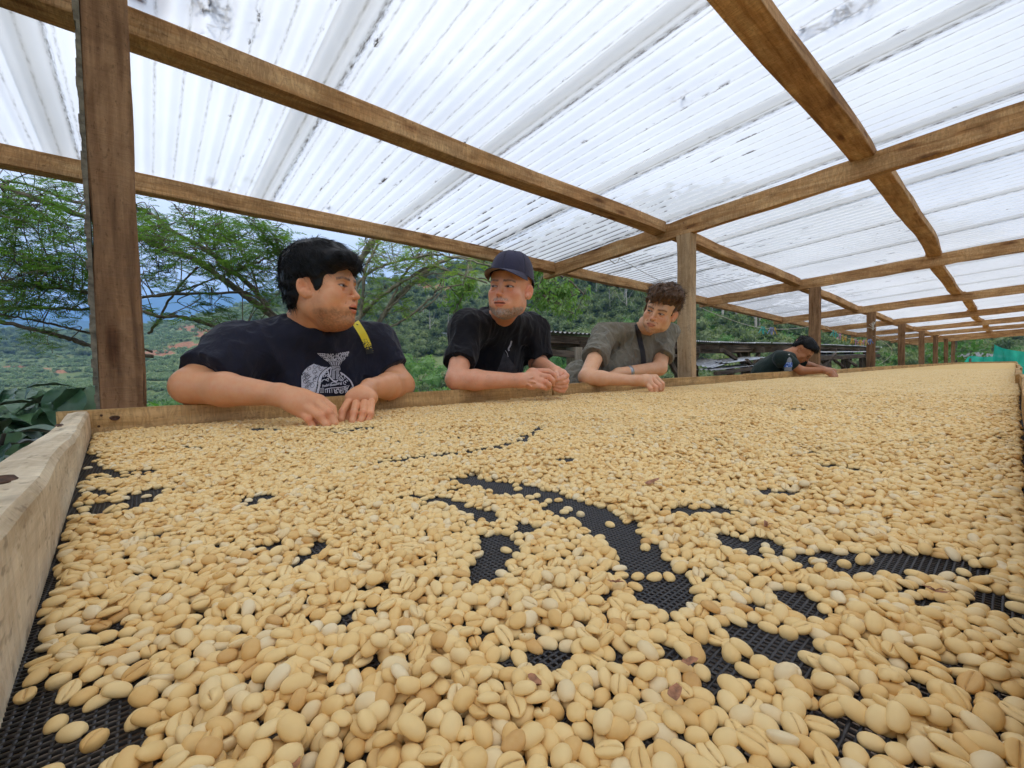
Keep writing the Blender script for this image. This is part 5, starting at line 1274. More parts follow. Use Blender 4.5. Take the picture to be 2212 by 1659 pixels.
def h5(cx, cy, d): return DD(1371.5 + .06613 * cx, 757.1 + .06613 * cy, d)
S.cap(RW, h5(330, 980, 2.13), .028, .031, .015).cap(h5(330, 1010, 2.12), h5(430, 1040, 2.12), .026, .018, .014).cap(h5(400, 930, 2.14), h5(650, 880, 2.16), .024, .015, .014)
fingers(S, [[h5(390, 1090, 2.11), h5(510, 1260, 2.09), h5(530, 1340, 2.09), h5(490, 1400, 2.10)], [h5(470, 1020, 2.12), h5(690, 1210, 2.085), h5(690, 1310, 2.085), h5(640, 1400, 2.10)],
            [h5(590, 930, 2.135), h5(815, 1140, 2.10), h5(820, 1270, 2.10), h5(760, 1390, 2.115)], [h5(680, 860, 2.16), h5(905, 1085, 2.13), h5(910, 1200, 2.13), h5(860, 1350, 2.14)], [h5(500, 1050, 2.17), h5(780, 1250, 2.17), h5(850, 1380, 2.16)]],
        [(.0118, .0112, .0098, .0085), (.0122, .0118, .0102, .0088), (.0122, .0118, .0102, .0088), (.0115, .011, .0098, .0085), (.013, .012, .010)])
S.cap(LW, LW + (LW - LE) * .25 + np.array([0, 0, -.01]), .026, .020, .015)
head_sdf(S, F3, prm3)
hb = (F3.c - np.array([.16, .16, .15]), F3.c + np.array([.16, .16, .16]), .0024); hh = (*box([h5(100, 900, 2.10), h5(940, 1400, 2.17), h5(600, 800, 2.16)], .035), .0024)
bb = (np.array([1.5, 1.1, .9]), np.array([2.75, 2.1, 1.34]), .0055)
V, Q = build_sdf(S, [hb, hh, bb]); me = mesh_np('body', V, Q, SKIN, True); cl = head_tint(V, F3, SK3, prm3); cl *= (1 + .05 * vnoise3(V[:, 0], V[:, 1], V[:, 2], .025, 7)[:, None])
knuckle_tint(cl, V, [h5(510, 1260, 2.08), h5(690, 1210, 2.08), h5(815, 1140, 2.09), h5(905, 1085, 2.12), h5(590, 930, 2.12)], .014, SK3, .5)
set_cols(me, cl); body3 = link('body', me, p3, keep=True); eyes(F3, body3, (.5, .9, .15), (.06, .04, .03))
H_ = SDF(); w = F3.w; s = F3.s
H_.ell(w((0, -.010, .078)), np.array((.085, .103, .076)) * s, .03, '+', F3.M).ell(w((0, -.070, .030)), np.array((.074, .050, .065)) * s, .03, '+', F3.M)
H_.ell(w((-.010, .060, .098)), np.array((.074, .055, .034)) * s, .02, '+', F3.M).ell(w((-.045, .030, .105)), np.array((.045, .05, .035)) * s, .02, '+', F3.M)
H_.ell(w((.012, .094, .072)), np.array((.040, .022, .024)) * s, .012, '+', F3.M)
for x in (-1, 1): H_.ell(w((x * .0665, .020, .026)), np.array((.0075, .011, .034)) * s, .02, '+', F3.M)
H_.ell(w((0, .108, -.010)), np.array((.10, .070, .062)) * s, .008, '-', F3.M)
for x in (-1, 1): H_.ell(w((x * .092, -.008, -.010)), np.array((.028, .028, .040)) * s, .008, '-', F3.M)
lo, hi = F3.c - .18, F3.c + .20; H_.custom(hair_disp(F3, .015, .034, 41, (1, .5, .6)), lo, hi, op='d')
def flow3(q):
    f = np.zeros_like(q); f[:, 0] = -.5 + 3 * q[:, 0] + .6 * np.sin(q[:, 1] * 60); f[:, 1] = np.clip(q[:, 1] + .03, -.08, .1) * 8; f[:, 2] = -.15 - np.clip(.08 - q[:, 2], 0, .2) * 7; return f
make_hair(F3, H_, lo, hi, p3, (.11, .060, .033), flow3, 2200, .045, .0012, seed=13, curl=1.4, lift=.55, colvar=.6, sel=lambda q: ~((q[:, 1] > .05) & (q[:, 2] < .055)) & ~((np.abs(q[:, 0]) > .058) & (q[:, 2] < .045) & (q[:, 1] > -.045)))
C3 = cloth('olive_grey_cotton', (.155, .140, .108), .15, 20, .6, .55); Sh = SDF(); Sh.p = list(T.infl(.006).p)
sleeve(Sh, RS, RS * .42 + RE * .58, .064, .059, .04); sleeve(Sh, LS, LS * .28 + LE * .72 + np.array([0, 0, .01]), .062, .057, .04)
Sh.ell(nb + [0, -.03, -.005], (.115, .08, .050), .04)
Sh.cap(nb + [0, -.015, .045], F3.w((0, -.02, -.04)) + [0, 0, .06], .062, .085, .008, '-')
Sh.custom(fold_fn(.014, .055, 71, (.45, .3, -1), .3), (1.5, 1.1, .84), (2.8, 2.1, 1.36), op='d'); Sh.custom(fold_fn(.005, .022, 72, (.35, .3, -1), .25), (1.5, 1.1, .84), (2.8, 2.1, 1.36), op='d')
V, Q = build_sdf(Sh, [(np.array([1.7, 1.18, .84]), np.array([2.72, 2.1, 1.34]), .0045)]); sh3 = obj('shirt', V, Q, C3, p3, True); bv3 = surf_bvh(sh3)
ribbon(bv3, [(1374, 692), (1378, 712), (1383, 738), (1389, 765), (1390, 790), (1389, 800)], 11, 'shoulder_strap', simple('black_webbing', (.014, .013, .016), .7, .2, 200, .2), p3, .006)
mb = MB(); c = Vector(LW * .75 + LE * .25); ax_ = Vector(LW - LE).normalized(); mb.tube([c - ax_ * .010, c + ax_ * .010], .0345, 20)
mb.build('wrist_watch', simple('steel', (.42, .42, .43), .35, .3, 200, .2, metal=.9), p3, True)

# ---------------------------------------------------------------- worker further along the bed
p4 = person_root(5.0, 1.6, 'worker in a dark green shirt bent low, sorting beans beside the water bottle')
F4 = head_frame(1729, 754.5, 4.22, (.078, -.008, 0), 84, 0, 52, 1.02)
prm4 = dict(jaw=1.0, eye=.0026, open=0, beard=((.02, .014, .010), .8, -.085), mous=.5, side=.0, brow=(.015, .01, .008), red=.15)
S = SDF(); S.ell(DD(1652, 838, 4.5), (.17, .15, .18), .05).ell(DD(1664, 806, 4.42), (.16, .15, .15), .06).cap(DD(1664, 812, 4.40), DD(1690, 779, 4.3), .13, .095, .06)
RS, LS = DD(1690, 776, 4.12), DD(1712, 776, 4.42); S.cap(RS, LS, .055, .05, .05); S.cap(DD(1699, 768, 4.28), F4.w((0, -.02, -.04)), .058, .055, .03)
RE, RW = DD(1731, 801, 4.10), DD(1781, 800, 3.95); LE, LW = DD(1754, 792, 4.35), DD(1792, 800, 4.10)
S.cap(RS, RE, .050, .040, .03).cap(RE, RW, .040, .026, .02).cap(LS, LE, .046, .036, .03).cap(LE, LW, .034, .025, .02)
T = SDF(); T.p = list(S.p[:4])
def h6(cx, cy, d): return DD(1645.8 + .0868 * cx, 724.2 + .0868 * cy, d)
S.cap(RW, h6(1700, 930, 3.86), .026, .032, .015)
fingers(S, [[h6(1690, 960, 3.86), h6(1730, 1060, 3.84), h6(1760, 1120, 3.84)], [h6(1730, 930, 3.85), h6(1790, 1040, 3.82), h6(1800, 1115, 3.82)], [h6(1770, 920, 3.85), h6(1840, 1020, 3.83), h6(1830, 1100, 3.83)], [h6(1780, 910, 3.88), h6(1865, 1000, 3.86), h6(1850, 1080, 3.86)], [h6(1650, 960, 3.9), h6(1740, 1060, 3.9)]], [(.013, .012, .010)] * 4 + [(.013, .011)])
S.cap(LW, h6(1780, 900, 3.98), .024, .028, .015); head_sdf(S, F4, prm4)
V, Q = build_sdf(S, [(F4.c - np.array([.17, .17, .16]), F4.c + .17, .003), (np.array([4.2, .9, .9]), np.array([6.0, 2.2, 1.40]), .0075)])
me = mesh_np('body', V, Q, SKIN, True); set_cols(me, head_tint(V, F4, SK4, prm4)); body4 = link('body', me, p4, keep=True)
H_ = SDF(); w = F4.w; s = F4.s; H_.ell(w((0, -.016, .066)), np.array((.078, .098, .068)) * s, .03, '+', F4.M).ell(w((0, -.060, .018)), np.array((.066, .044, .056)) * s, .03, '+', F4.M)
H_.ell(w((0, .055, .088)), np.array((.058, .040, .028)) * s, .02, '+', F4.M)
H_.ell(w((0, .108, -.010)), np.array((.10, .074, .066)) * s, .008, '-', F4.M)
for x in (-1, 1): H_.ell(w((x * .092, -.006, -.012)), np.array((.030, .036, .044)) * s, .008, '-', F4.M)
H_.custom(hair_disp(F4, .008, .03, 44), F4.c - .2, F4.c + .2, op='d')
make_hair(F4, H_, F4.c - .18, F4.c + .18, p4, (.005, .0045, .0045), flow1, 1500, .034, .0016, seed=23, h=.004, lift=.6, curl=.5, sel=lambda q: ~((q[:, 1] > .05) & (q[:, 2] < .055)) & ~((np.abs(q[:, 0]) > .058) & (q[:, 2] < .045)))
C4 = cloth('dark_green_cotton', (.018, .030, .026), .2, 14, .5); Sh = SDF(); Sh.p = list(T.infl(.012).p); sleeve(Sh, RS, RS * .42 + RE * .58, .070, .062, .04); sleeve(Sh, LS, LS * .35 + LE * .65, .066, .058, .04)
Sh.cap(DD(1700, 765, 4.27), F4.w((0, -.02, -.03)), .060, .085, .008, '-'); Sh.custom(fold_fn(.009, .07, 81, (1, .1, -.4), .3), (4.2, .9, .8), (5.8, 2.2, 1.4), op='d')
V, Q = build_sdf(Sh, [(np.array([4.2, .9, .84]), np.array([5.8, 2.2, 1.40]), .0075)]); sh4 = obj('shirt', V, Q, C4, p4, True); bv4 = surf_bvh(sh4)
PRT = simple('teal_print', (.10, .30, .25), .8, .1, 100, .05)
for a, b_, c, d in ((260, 500, 300, 480), (290, 470, 330, 450), (320, 440, 380, 430)): decal(bv4, *stroke2([(1645.8 + .0868 * a, 724.2 + .0868 * (b_ + 20)), (1645.8 + .0868 * c, 724.2 + .0868 * (d - 25))], 1.6), 'shirt_print', PRT, sh4, .006)
# trousers and legs so the men stand on the ground
TR = cloth('dark_trousers', (.03, .032, .04), .2, 14, .5)
for pr, (hx, hy), dx in ((p1, (.44, 1.76), .10), (p2, (1.37, 1.90), .09), (p3, (1.97, 1.96), .09), (p4, (float(DD(1652, 838, 4.5)[0]), float(DD(1652, 838, 4.5)[1])), .09)):
    S = SDF(); S.ell((hx, hy, .80), (.18, .14, .14), .05)
    for sgn in (-1, 1): S.cap((hx + sgn * dx, hy, .78), (hx + sgn * dx * 1.15, hy + .03, .42), .085, .062, .04).cap((hx + sgn * dx * 1.15, hy + .03, .42), (hx + sgn * dx * 1.2, hy + .08, .06), .062, .050, .03)
    V, Q = build_sdf(S, [((hx - .34, hy - .3, .02), (hx + .34, hy + .4, .97), .012)]); obj('trousers', V, Q, TR, pr, True)
    for sgn in (-1, 1):
        S = SDF(); S.cap((hx + sgn * dx * 1.2, hy + .10, .05), (hx + sgn * dx * 1.3, hy - .07, .04), .048, .038, .03); V, Q = build_sdf(S, [((hx - .4, hy - .25, -.02), (hx + .4, hy + .3, .12), .01)]); obj('shoe', V, Q, simple('shoe_leather', (.04, .03, .025), .6), pr, True)
# ================================================================ terrain
CP = [(-900, 700, 300), (-400, 700, 380), (0, 706, 380), (95, 710, 360), (200, 716, 340), (304, 703, 320), (400, 690, 300), (494, 667, 280), (551, 652, 270), (603, 640, 260), (700, 626, 240), (800, 616, 230), (930, 600, 220),
      (1050, 566, 210), (1200, 515, 200), (1400, 450, 190), (1600, 425, 180), (1900, 470, 180), (2212, 560, 180), (2900, 560, 200)]
def hy(px): return 797 - .0192 * (px - 1106)
az_t, e_t, D_t = [], [], []
for px, py, D in CP:
    r = ray(px, hy(px)); az_t.append(math.atan2(r.y, r.x)); c = math.hypot(r.x, r.y); e_t.append((hy(px) - py) / FPX / c); D_t.append(D * c)
az_t = np.array(az_t[::-1]); e_t = np.array(e_t[::-1]); D_t = np.array(D_t[::-1])
def terr_z(az, r):
    ec = np.interp(az, az_t, e_t, left=.12, right=.10); Dc = np.interp(az, az_t, D_t, left=220, right=320)
    # close the ring smoothly behind the camera
    back = np.clip((np.abs(np.mod(az - .85 + math.pi, 2 * math.pi) - math.pi) - 1.5) / .6, 0, 1); ec = ec * (1 - back) + .09 * back; Dc = Dc * (1 - back) + 260 * back
    e0 = -.20; s = np.clip((np.log(np.maximum(r, 25)) - math.log(25)) / (np.log(Dc) - math.log(25)), 0, 1)
    z = (e0 + (ec - e0) * s ** .95) * np.minimum(r, Dc)
    near_ = np.clip((r - 5.0) / 20, 0, 1); near_ = near_ * near_ * (3 - 2 * near_)
    zn = e0 * 25 * near_; z = np.where(r < 25, zn, z)
    z = z - np.clip(r - Dc, 0, None) * .35
    x, y = r * np.cos(az), r * np.sin(az)
    n = (vnoise2(x + 500, y + 500, 38, 11) - .5) * 9 + (vnoise2(x + 500, y + 500, 13, 12) - .5) * 3
    return z + n * np.clip((r - 30) / 120, 0, 1) * np.clip((Dc * 1.02 - r) / (Dc * .3), 0, 1) + CAMZ * np.clip(r / 60, 0, 1)
def terr_xy(x, y): return terr_z(np.arctan2(y, x), np.hypot(x, y))
def proj(P):
    rel = np.asarray(P) - np.array(CAM); d = rel @ np.array(Fv); return 1106 + FPX * (rel @ np.array(Rr)) / d, 829.5 - FPX * (rel @ np.array(Ur)) / d, d
na = 900; A_ = np.linspace(0, 2 * math.pi, na, endpoint=False); R2 = np.concatenate([[0.01], np.geomspace(1.5, 700, 230)])
AA, RR = np.meshgrid(A_, R2, indexing='ij'); AW = np.mod(AA + math.pi, 2 * math.pi) - math.pi
Z = terr_z(AW, RR); X, Y_ = RR * np.cos(AA), RR * np.sin(AA)
v = np.stack([X, Y_, Z], -1).reshape(-1, 3); nr = len(R2); ia = np.arange(na)[:, None]; ir = np.arange(nr - 1)[None]
a0 = (ia * nr + ir).ravel(); a1 = (((ia + 1) % na) * nr + ir).ravel(); f = np.stack([a0, a0 + 1, a1 + 1, a1], 1)
scars = [(402, 708, 22, 6), (430, 716, 26, 8), (455, 727, 30, 8), (480, 738, 30, 10), (348, 762, 30, 6), (330, 766, 26, 6), (380, 750, 20, 7), (410, 745, 24, 8), (436, 768, 30, 8), (60, 712, 16, 3), (75, 717, 14, 3), (60, 796, 40, 5), (20, 792, 30, 4), (130, 800, 24, 4), (245, 690, 10, 3), (955, 620, 14, 8), (958, 640, 9, 20), (958, 660, 8, 20), (980, 622, 18, 5), (915, 618, 16, 6), (520, 646, 18, 3), (560, 652, 20, 4), (40, 690, 24, 3), (245, 735, 14, 3)]
scars = [(a, b_, c * .95, d * .8) for a, b_, c, d in scars]
def soil_mask(P):
    u, v_, d = proj(P); m_ = np.zeros(len(P))
    for a, b_, c, e in scars: m_ = np.maximum(m_, np.clip(1.4 - np.hypot((u - a) / c, (v_ - b_) / e), 0, 1) * (d > 20))
    return np.clip(m_ * 2.2, 0, 1)
me = mesh_np('ground', v, f, None, True)
sm = soil_mask(v + np.random.default_rng(1).normal(0, .0, v.shape)); a_ = me.attributes.new('soil', 'FLOAT', 'POINT'); a_.data.foreach_set('value', sm.astype(np.float32))
m, nt, b, o = new_mat('hill_ground'); tc = N(nt, 'ShaderNodeTexCoord'); at_ = N(nt, 'ShaderNodeAttribute', attribute_name='soil')
g1 = noise(nt, tc.outputs['Object'], .05, 6, .6); g2 = noise(nt, tc.outputs['Object'], .9, 6, .7)
gr = ramp(nt, mathn(nt, 'ADD', mathn(nt, 'MULTIPLY', g1, .5), mathn(nt, 'MULTIPLY', g2, .5)), [(.32, (.075, .105, .042)), (.5, (.13, .17, .068)), (.68, (.19, .20, .10))])
so = ramp(nt, g2, [(.3, (.20, .085, .045)), (.7, (.38, .20, .115))])
g3 = noise(nt, tc.outputs['Object'], .16, 5, .75)
f_ = ramp(nt, mathn(nt, 'ADD', at_.outputs['Fac'], mathn(nt, 'MULTIPLY', mathn(nt, 'SUBTRACT', g3, .5), 3.0)), [(.50, (0, 0, 0)), (.66, (1, 1, 1))])
L(nt, mixc(nt, f_.outputs[0], gr.outputs[0], so.outputs[0]), b.inputs['Base Color']); b.inputs['Roughness'].default_value = .95; b.inputs['Specular IOR Level'].default_value = .1
bump(nt, g2, b, .8, .3); me.materials.append(m)
gnd = link('ground', me); gnd['kind'] = 'structure'
# packed earth floor of the drying yard
mb = MB(); m = simple('yard_earth', (.17, .125, .09), .95, .4, 6, .6, bd=.02, spec=.1); xs = np.linspace(-5, 32, 60); ys = np.linspace(-9, 4.2, 26); XX, YY = np.meshgrid(xs, ys, indexing='ij')
ZZ = .012 + .012 * vnoise2(XX + 50, YY + 50, .7, 3) + np.maximum(terr_xy(XX, YY), -.6); n_ = len(ys); i0 = (np.arange(len(xs) - 1)[:, None] * n_ + np.arange(n_ - 1)[None]).ravel()
o = obj('yard_floor', np.stack([XX, YY, ZZ], -1).reshape(-1, 3), np.stack([i0, i0 + n_, i0 + n_ + 1, i0 + 1], 1), m); o['kind'] = 'structure'
# far mountain range
def ridge(name, pts, D, mat, base=-60, seed=1, rough=1.0):
    n = 260; rows = 14; px = np.linspace(pts[0][0], pts[-1][0], n); py = np.interp(px, [p[0] for p in pts], [p[1] for p in pts]); vs = []
    for i in range(n):
        jitter = (vnoise2(np.array([px[i] + 4000.]), np.array([.5]), 40, seed)[0] - .5) * 6 * rough + (vnoise2(np.array([px[i] + 4000.]), np.array([9.5]), 11, seed)[0] - .5) * 2.5 * rough
        for j in range(rows):
            t = j / (rows - 1); d = D * (1 - .35 * t); p = CAM + ray(px[i], py[i] + jitter) * D; h = (p.z - base) * (1 - t) ** 1.15 + base
            q = CAM + ray(px[i], hy(px[i])) * d; g = (vnoise2(np.array([px[i] + 4000.]), np.array([t * 30.]), 26, seed + 5)[0] - .5) * (p.z - base) * .25 * math.sin(math.pi * t)
            vs.append((q.x, q.y, h + g))
    f = [(i * rows + j, i * rows + j + 1, (i + 1) * rows + j + 1, (i + 1) * rows + j) for i in range(n - 1) for j in range(rows - 1)]
    o = obj(name, vs, np.array(f), mat, None, True); o['kind'] = 'structure'; return o
MF = simple('far_forest', (.030, .055, .040), 1.0, .5, .012, .6, bd=6, spec=.05)
ridge('mountain', [(-1500, 690), (-700, 640), (-200, 655), (0, 672), (150, 668), (260, 655), (320, 646), (420, 633), (520, 632), (600, 636), (760, 650), (1000, 660)], 2300, MF, seed=3)
ridge('mountain', [(-1500, 700), (-500, 690), (-100, 684), (40, 680), (150, 688), (260, 700), (330, 712)], 1300, MF, seed=8, base=-50)
# air
hz = empty('x'); bpy.data.objects.remove(hz)
mb = MB(); mb.box((-4600, -4600, -160), (4600, 4600, 620)); m = bpy.data.materials.new('air'); m.use_nodes = True; nt = m.node_tree; nt.nodes.clear(); oo = N(nt, 'ShaderNodeOutputMaterial'); pv = N(nt, 'ShaderNodeVolumePrincipled'); pv.inputs['Color'].default_value = (.25, .52, 1.0, 1); pv.inputs['Density'].default_value = .00060; pv.inputs['Anisotropy'].default_value = 0.0
L(nt, pv.outputs[0], oo.inputs['Volume']); o = mb.build('haze', m); o['kind'] = 'stuff'

# ================================================================ vegetation kit
def leafmat(name, cols, rough=.55, tr=.35, nsc=3.0, spec=.3):
    m, nt, b, o = new_mat(name); oi = N(nt, 'ShaderNodeObjectInfo'); geo = N(nt, 'ShaderNodeNewGeometry'); tc = N(nt, 'ShaderNodeTexCoord')
    f = noise(nt, tc.outputs['Object'], nsc, 3); k = mathn(nt, 'ADD', mathn(nt, 'MULTIPLY', oi.outputs['Random'], .45), mathn(nt, 'ADD', mathn(nt, 'MULTIPLY', geo.outputs['Random Per Island'], .35), mathn(nt, 'MULTIPLY', f, .3)))
    r = ramp(nt, k, cols); L(nt, r.outputs[0], b.inputs['Base Color']); b.inputs['Roughness'].default_value = rough; b.inputs['Specular IOR Level'].default_value = spec
    t = N(nt, 'ShaderNodeBsdfTranslucent'); L(nt, mixc(nt, 1.0, r.outputs[0], (1.5, 1.7, .7), 'MULTIPLY'), t.inputs[0]); mx = N(nt, 'ShaderNodeMixShader', i_0=tr); L(nt, b.outputs[0], mx.inputs[1]); L(nt, t.outputs[0], mx.inputs[2]); L(nt, mx.outputs[0], o.inputs[0]); return m
LF_FOREST = leafmat('forest_leaves', [(.15, (.040, .068, .030)), (.42, (.11, .155, .068)), (.7, (.19, .235, .11)), (.95, (.29, .31, .16))], .6, .35, .4)
LF_COFFEE = leafmat('coffee_bush_leaves', [(.15, (.12, .18, .09)), (.5, (.20, .275, .145)), (.9, (.30, .36, .21))], .5, .25, 1)
LF_PALM = leafmat('bright_leaves', [(.2, (.08, .15, .03)), (.6, (.14, .24, .05)), (.95, (.22, .32, .08))], .5, .4, 1)
LF_FEATH = leafmat('feathery_leaves', [(.15, (.040, .090, .028)), (.5, (.090, .165, .042)), (.8, (.17, .26, .065)), (.97, (.30, .32, .08))], .55, .45, 1)
LF_BROAD = leafmat('broad_leaves', [(.15, (.055, .125, .035)), (.5, (.095, .20, .05)), (.9, (.18, .29, .08))], .45, .4, 1)
BARKP = simple('pale_bark', (.36, .33, .28), .9, .3, 8, .5); BARKD = simple('brown_bark', (.105, .085, .06), .95, .5, 30, .8, bd=.004); BARKG = simple('grey_green_bark', (.20, .18, .125), .9, .45, 26, .7, bd=.004)
def quads(C, dirs, nrm, L_, W_, bend=0.0):
    """leaf-shaped quads: base at C, growing along dirs"""
    side = np.cross(dirs, nrm); side /= np.linalg.norm(side, axis=1)[:, None] + 1e-9; L_ = np.asarray(L_).reshape(-1, 1); W_ = np.asarray(W_).reshape(-1, 1)
    mid = C + dirs * L_ * .45 + nrm * L_ * bend; v = np.stack([C, mid - side * W_ * .5, C + dirs * L_, mid + side * W_ * .5], 1).reshape(-1, 3); n = len(C)
    return v, np.arange(n * 4).reshape(-1, 4)
def unit(a): return a / (np.linalg.norm(a, axis=1)[:, None] + 1e-9)
def crown_mesh(name, mat, n=420, lumps=7, rx=1.0, rz=.8, ls=.22, seed=0, flat=0.0, core=True):
    rs = np.random.default_rng(seed); lc = rs.normal(0, .42, (lumps, 3)) * [rx, rx, rz * .8] + [0, 0, rz * .9]; lr = rs.uniform(.35, .62, lumps); k = rs.integers(0, lumps, n)
    d = unit(rs.normal(0, 1, (n, 3))); d[:, 2] = np.where(d[:, 2] < -.3, -d[:, 2], d[:, 2]); d = unit(d); P = lc[k] + d * (lr[k] * rs.uniform(.75, 1.08, n))[:, None] * [1, 1, .75]
    g = unit(d * .5 + rs.normal(0, .7, (n, 3)) + [0, 0, flat]); nr_ = unit(d + rs.normal(0, .4, (n, 3))); nr_ = unit(nr_ - g * (nr_ * g).sum(1)[:, None])
    v, f = quads(P, g, nr_, ls * rs.uniform(.6, 1.3, n), ls * .62 * rs.uniform(.7, 1.2, n), .08)
    if core:
        bm = bmesh.new()
        for c, r in zip(lc, lr): bmesh.ops.create_icosphere(bm, subdivisions=1, radius=r * .80, matrix=Matrix.Translation(c))
        bm.verts.ensure_lookup_table(); cv = np.array([q.co[:] for q in bm.verts]) + rs.normal(0, .03, (len(bm.verts), 3)); cf = [[q.index for q in t.verts] for t in bm.faces]; bm.free(); cf = np.array(cf); cf = np.concatenate([cf, cf[:, -1:]], 1)
        v = np.concatenate([v, cv]); fl = [tuple(q) for q in f] + [tuple(q[:3] + len(f) * 4) for q in cf]
        return mesh_np(name, v, fl, mat)
    return mesh_np(name, v, f, mat)
def tuft_mesh(name, mat, n=16, L_=1.2, W_=.2, seed=0):
    rs = np.random.default_rng(seed); mb = MB()
    for i in range(n):
        a = rs.uniform(0, 6.28); e = rs.uniform(.35, 1.2); d = Vector((math.cos(a) * math.cos(e), math.sin(a) * math.cos(e), math.sin(e))); s_ = Vector((-math.sin(a), math.cos(a), 0)); p = Vector((0, 0, 0)); row = []
        for j in range(5):
            wd = W_ * [.25, .9, 1, .7, .05][j] * .5; row += [p - s_ * wd, p + s_ * wd]; p = p + d * L_ / 4 * rs.uniform(.9, 1.1); d = (d + Vector((0, 0, -.38))).normalized()
        mb.add(row, [(2 * j, 2 * j + 1, 2 * j + 3, 2 * j + 2) for j in range(4)])
    return mesh_np(name, mb.v, mb.f, mat)
# standing trees on the far slope that can be told apart by their pale trunks: first ones are the sources of the forest mass
CR = [crown_mesh('crown', LF_FOREST, 460, 7, 1, .8, .24, s) for s in (1, 2, 3)] + [crown_mesh('crown', LF_FOREST, 300, 5, .6, 1.5, .22, 4)]
def hill_at(px, py):
    """point of the slope seen at a pixel: march along the ray"""
    r = ray(px, py); d = 20.0
    while d < 900:
        p = CAM + r * d
        if p.z < float(terr_xy(np.array([p.x]), np.array([p.y]))[0]): return p
        d *= 1.01
    return None
trees = []
rs = np.random.default_rng(12)
def slope_tree(px, py, h, cr, label, dead=False):
    p = hill_at(px, py)
    if p is None: return
    t = empty('slope_tree', (p.x, p.y, p.z - .3), label, 'tree', 'pale trunked trees standing on the forested slope')
    mb = MB(); bend = rs.normal(0, .04 * h, 2); pts = [(bend[0] * (z / h) ** 2, bend[1] * (z / h) ** 2, z) for z in np.linspace(0, h * .98, 7)]; r0 = .012 * h + .05
    mb.tube(pts, [r0 * (1 - .6 * i / 6) for i in range(7)], 6)
    for k in range(7 if dead else 4):
        z = h * rs.uniform(.45, .95); a = rs.uniform(0, 6.28); l = h * rs.uniform(.10, .22) * (1.4 if dead else 1); b0 = Vector((bend[0] * (z / h) ** 2, bend[1] * (z / h) ** 2, z)); mb.tube([b0, b0 + Vector((math.cos(a), math.sin(a), .6)) * l * .5, b0 + Vector((math.cos(a), math.sin(a), 1.1)) * l], [r0 * .4, r0 * .3, r0 * .12], 5)
    tr = link('trunk', mesh_np('trunk', mb.v, mb.f, BARKP, True), t)
    if not dead:
        c = link('crown', CR[int(rs.integers(0, 4))], t); c.location = (bend[0], bend[1], h * .78); c.scale = (cr, cr, cr * .8); c.rotation_euler = (0, 0, rs.uniform(0, 6))
        trees.append(c)
T_ = [(1590, 735, 13, 2.6), (1598, 736, 12, 2.2), (1633, 742, 15, 2.6), (1640, 740, 9, 0), (1655, 728, 11, 0), (1670, 735, 12, 2.2), (1700, 745, 13, 2.4), (1765, 742, 12, 2.5), (1772, 740, 10, 2.2), (1783, 741, 11, 2.0), (1808, 742, 12, 2.4), (1560, 742, 12, 2.6), (1550, 705, 10, 2.4), (1537, 728, 12, 2.4),
      (1350, 700, 9, 2.6), (1318, 690, 8, 2.2), (1355, 712, 7, 0), (1290, 668, 8, 2.2), (1200, 660, 9, 2.6), (930, 745, 10, 2.4), (915, 712, 9, 2.2), (968, 740, 9, 2.0), (945, 690, 9, 2.4), (870, 690, 8, 2.4), (1440, 700, 8, 2.2), (1655, 712, 8, 1.8), (1900, 742, 10, 2.6), (1915, 744, 9, 2.0), (1985, 742, 9, 2.4), (2110, 735, 10, 2.6), (2190, 720, 10, 2.6)]
ORD = 'first second third fourth fifth sixth seventh eighth ninth tenth eleventh twelfth thirteenth fourteenth fifteenth sixteenth seventeenth eighteenth nineteenth twentieth twenty-first twenty-second twenty-third twenty-fourth twenty-fifth twenty-sixth twenty-seventh twenty-eighth'.split()
T_.sort(); cnt_ = {0: 0, 1: 0}
for k, (px, py, h, cr) in enumerate(T_):
    q_ = int(cr == 0); cnt_[q_] += 1; od = ORD[cnt_[q_] - 1]
    slope_tree(px, py, h, cr, (f'bare whitish dead tree on the forested slope, {od} such from the left' if q_ else f'slender pale trunked tree with small crown on the slope, {od} from the left'), cr == 0)
# forest mass
def polar_pts(n, px0, px1, d0, d1, seed, pw=1.0):
    rs = np.random.default_rng(seed); px = rs.uniform(px0, px1, n); d = np.exp(rs.uniform(math.log(d0), math.log(d1), n)); t = (px - 1106) / FPX
    F2_ = np.array([Fv.x, Fv.y]) / math.hypot(Fv.x, Fv.y); R2_ = np.array([Rv.x, Rv.y]); P = d[:, None] * (F2_[None] + t[:, None] * R2_[None]); z = terr_xy(P[:, 0], P[:, 1]); return np.concatenate([P, z[:, None]], 1), px, d
def mk_scatter(name, P, s, src, seed, label, cat, mat=None, zs=1.0, sink=.2):
    rs = np.random.default_rng(seed); n = len(P); s = np.asarray(s); P = P.copy(); P[:, 2] -= s * sink
    scatter(name, P, np.stack([rs.normal(0, .06, n), rs.normal(0, .06, n), rs.uniform(0, 6.28, n)], 1), np.stack([s, s, s * zs * rs.uniform(.75, 1.2, n)], 1), rs.integers(0, len(src), n), src, mat, label, cat)
P, px, d = polar_pts(26000, 560, 2900, 26, 260, 31)
dens = vnoise2(P[:, 0] + 900, P[:, 1] + 900, 14, 41) + .25 * (px > 1300); keep = (dens > .34) & (soil_mask(P) < .35); P = P[keep]; d = d[keep]; px = px[keep]
rs = np.random.default_rng(5); s = np.clip(.55 + d / 75, .6, 2.6) * rs.uniform(.6, 1.35, len(P)) * np.where(px > 1250, 1.05, .85)
srcs = []
for me_ in CR:
    c = [q for q in trees if q.data == me_]
    if c: srcs.append(c[0])
mk_scatter('forest', P, s, srcs, 1, 'mixed green forest covering the slope behind the neighbouring shed', 'forest', LF_FOREST)
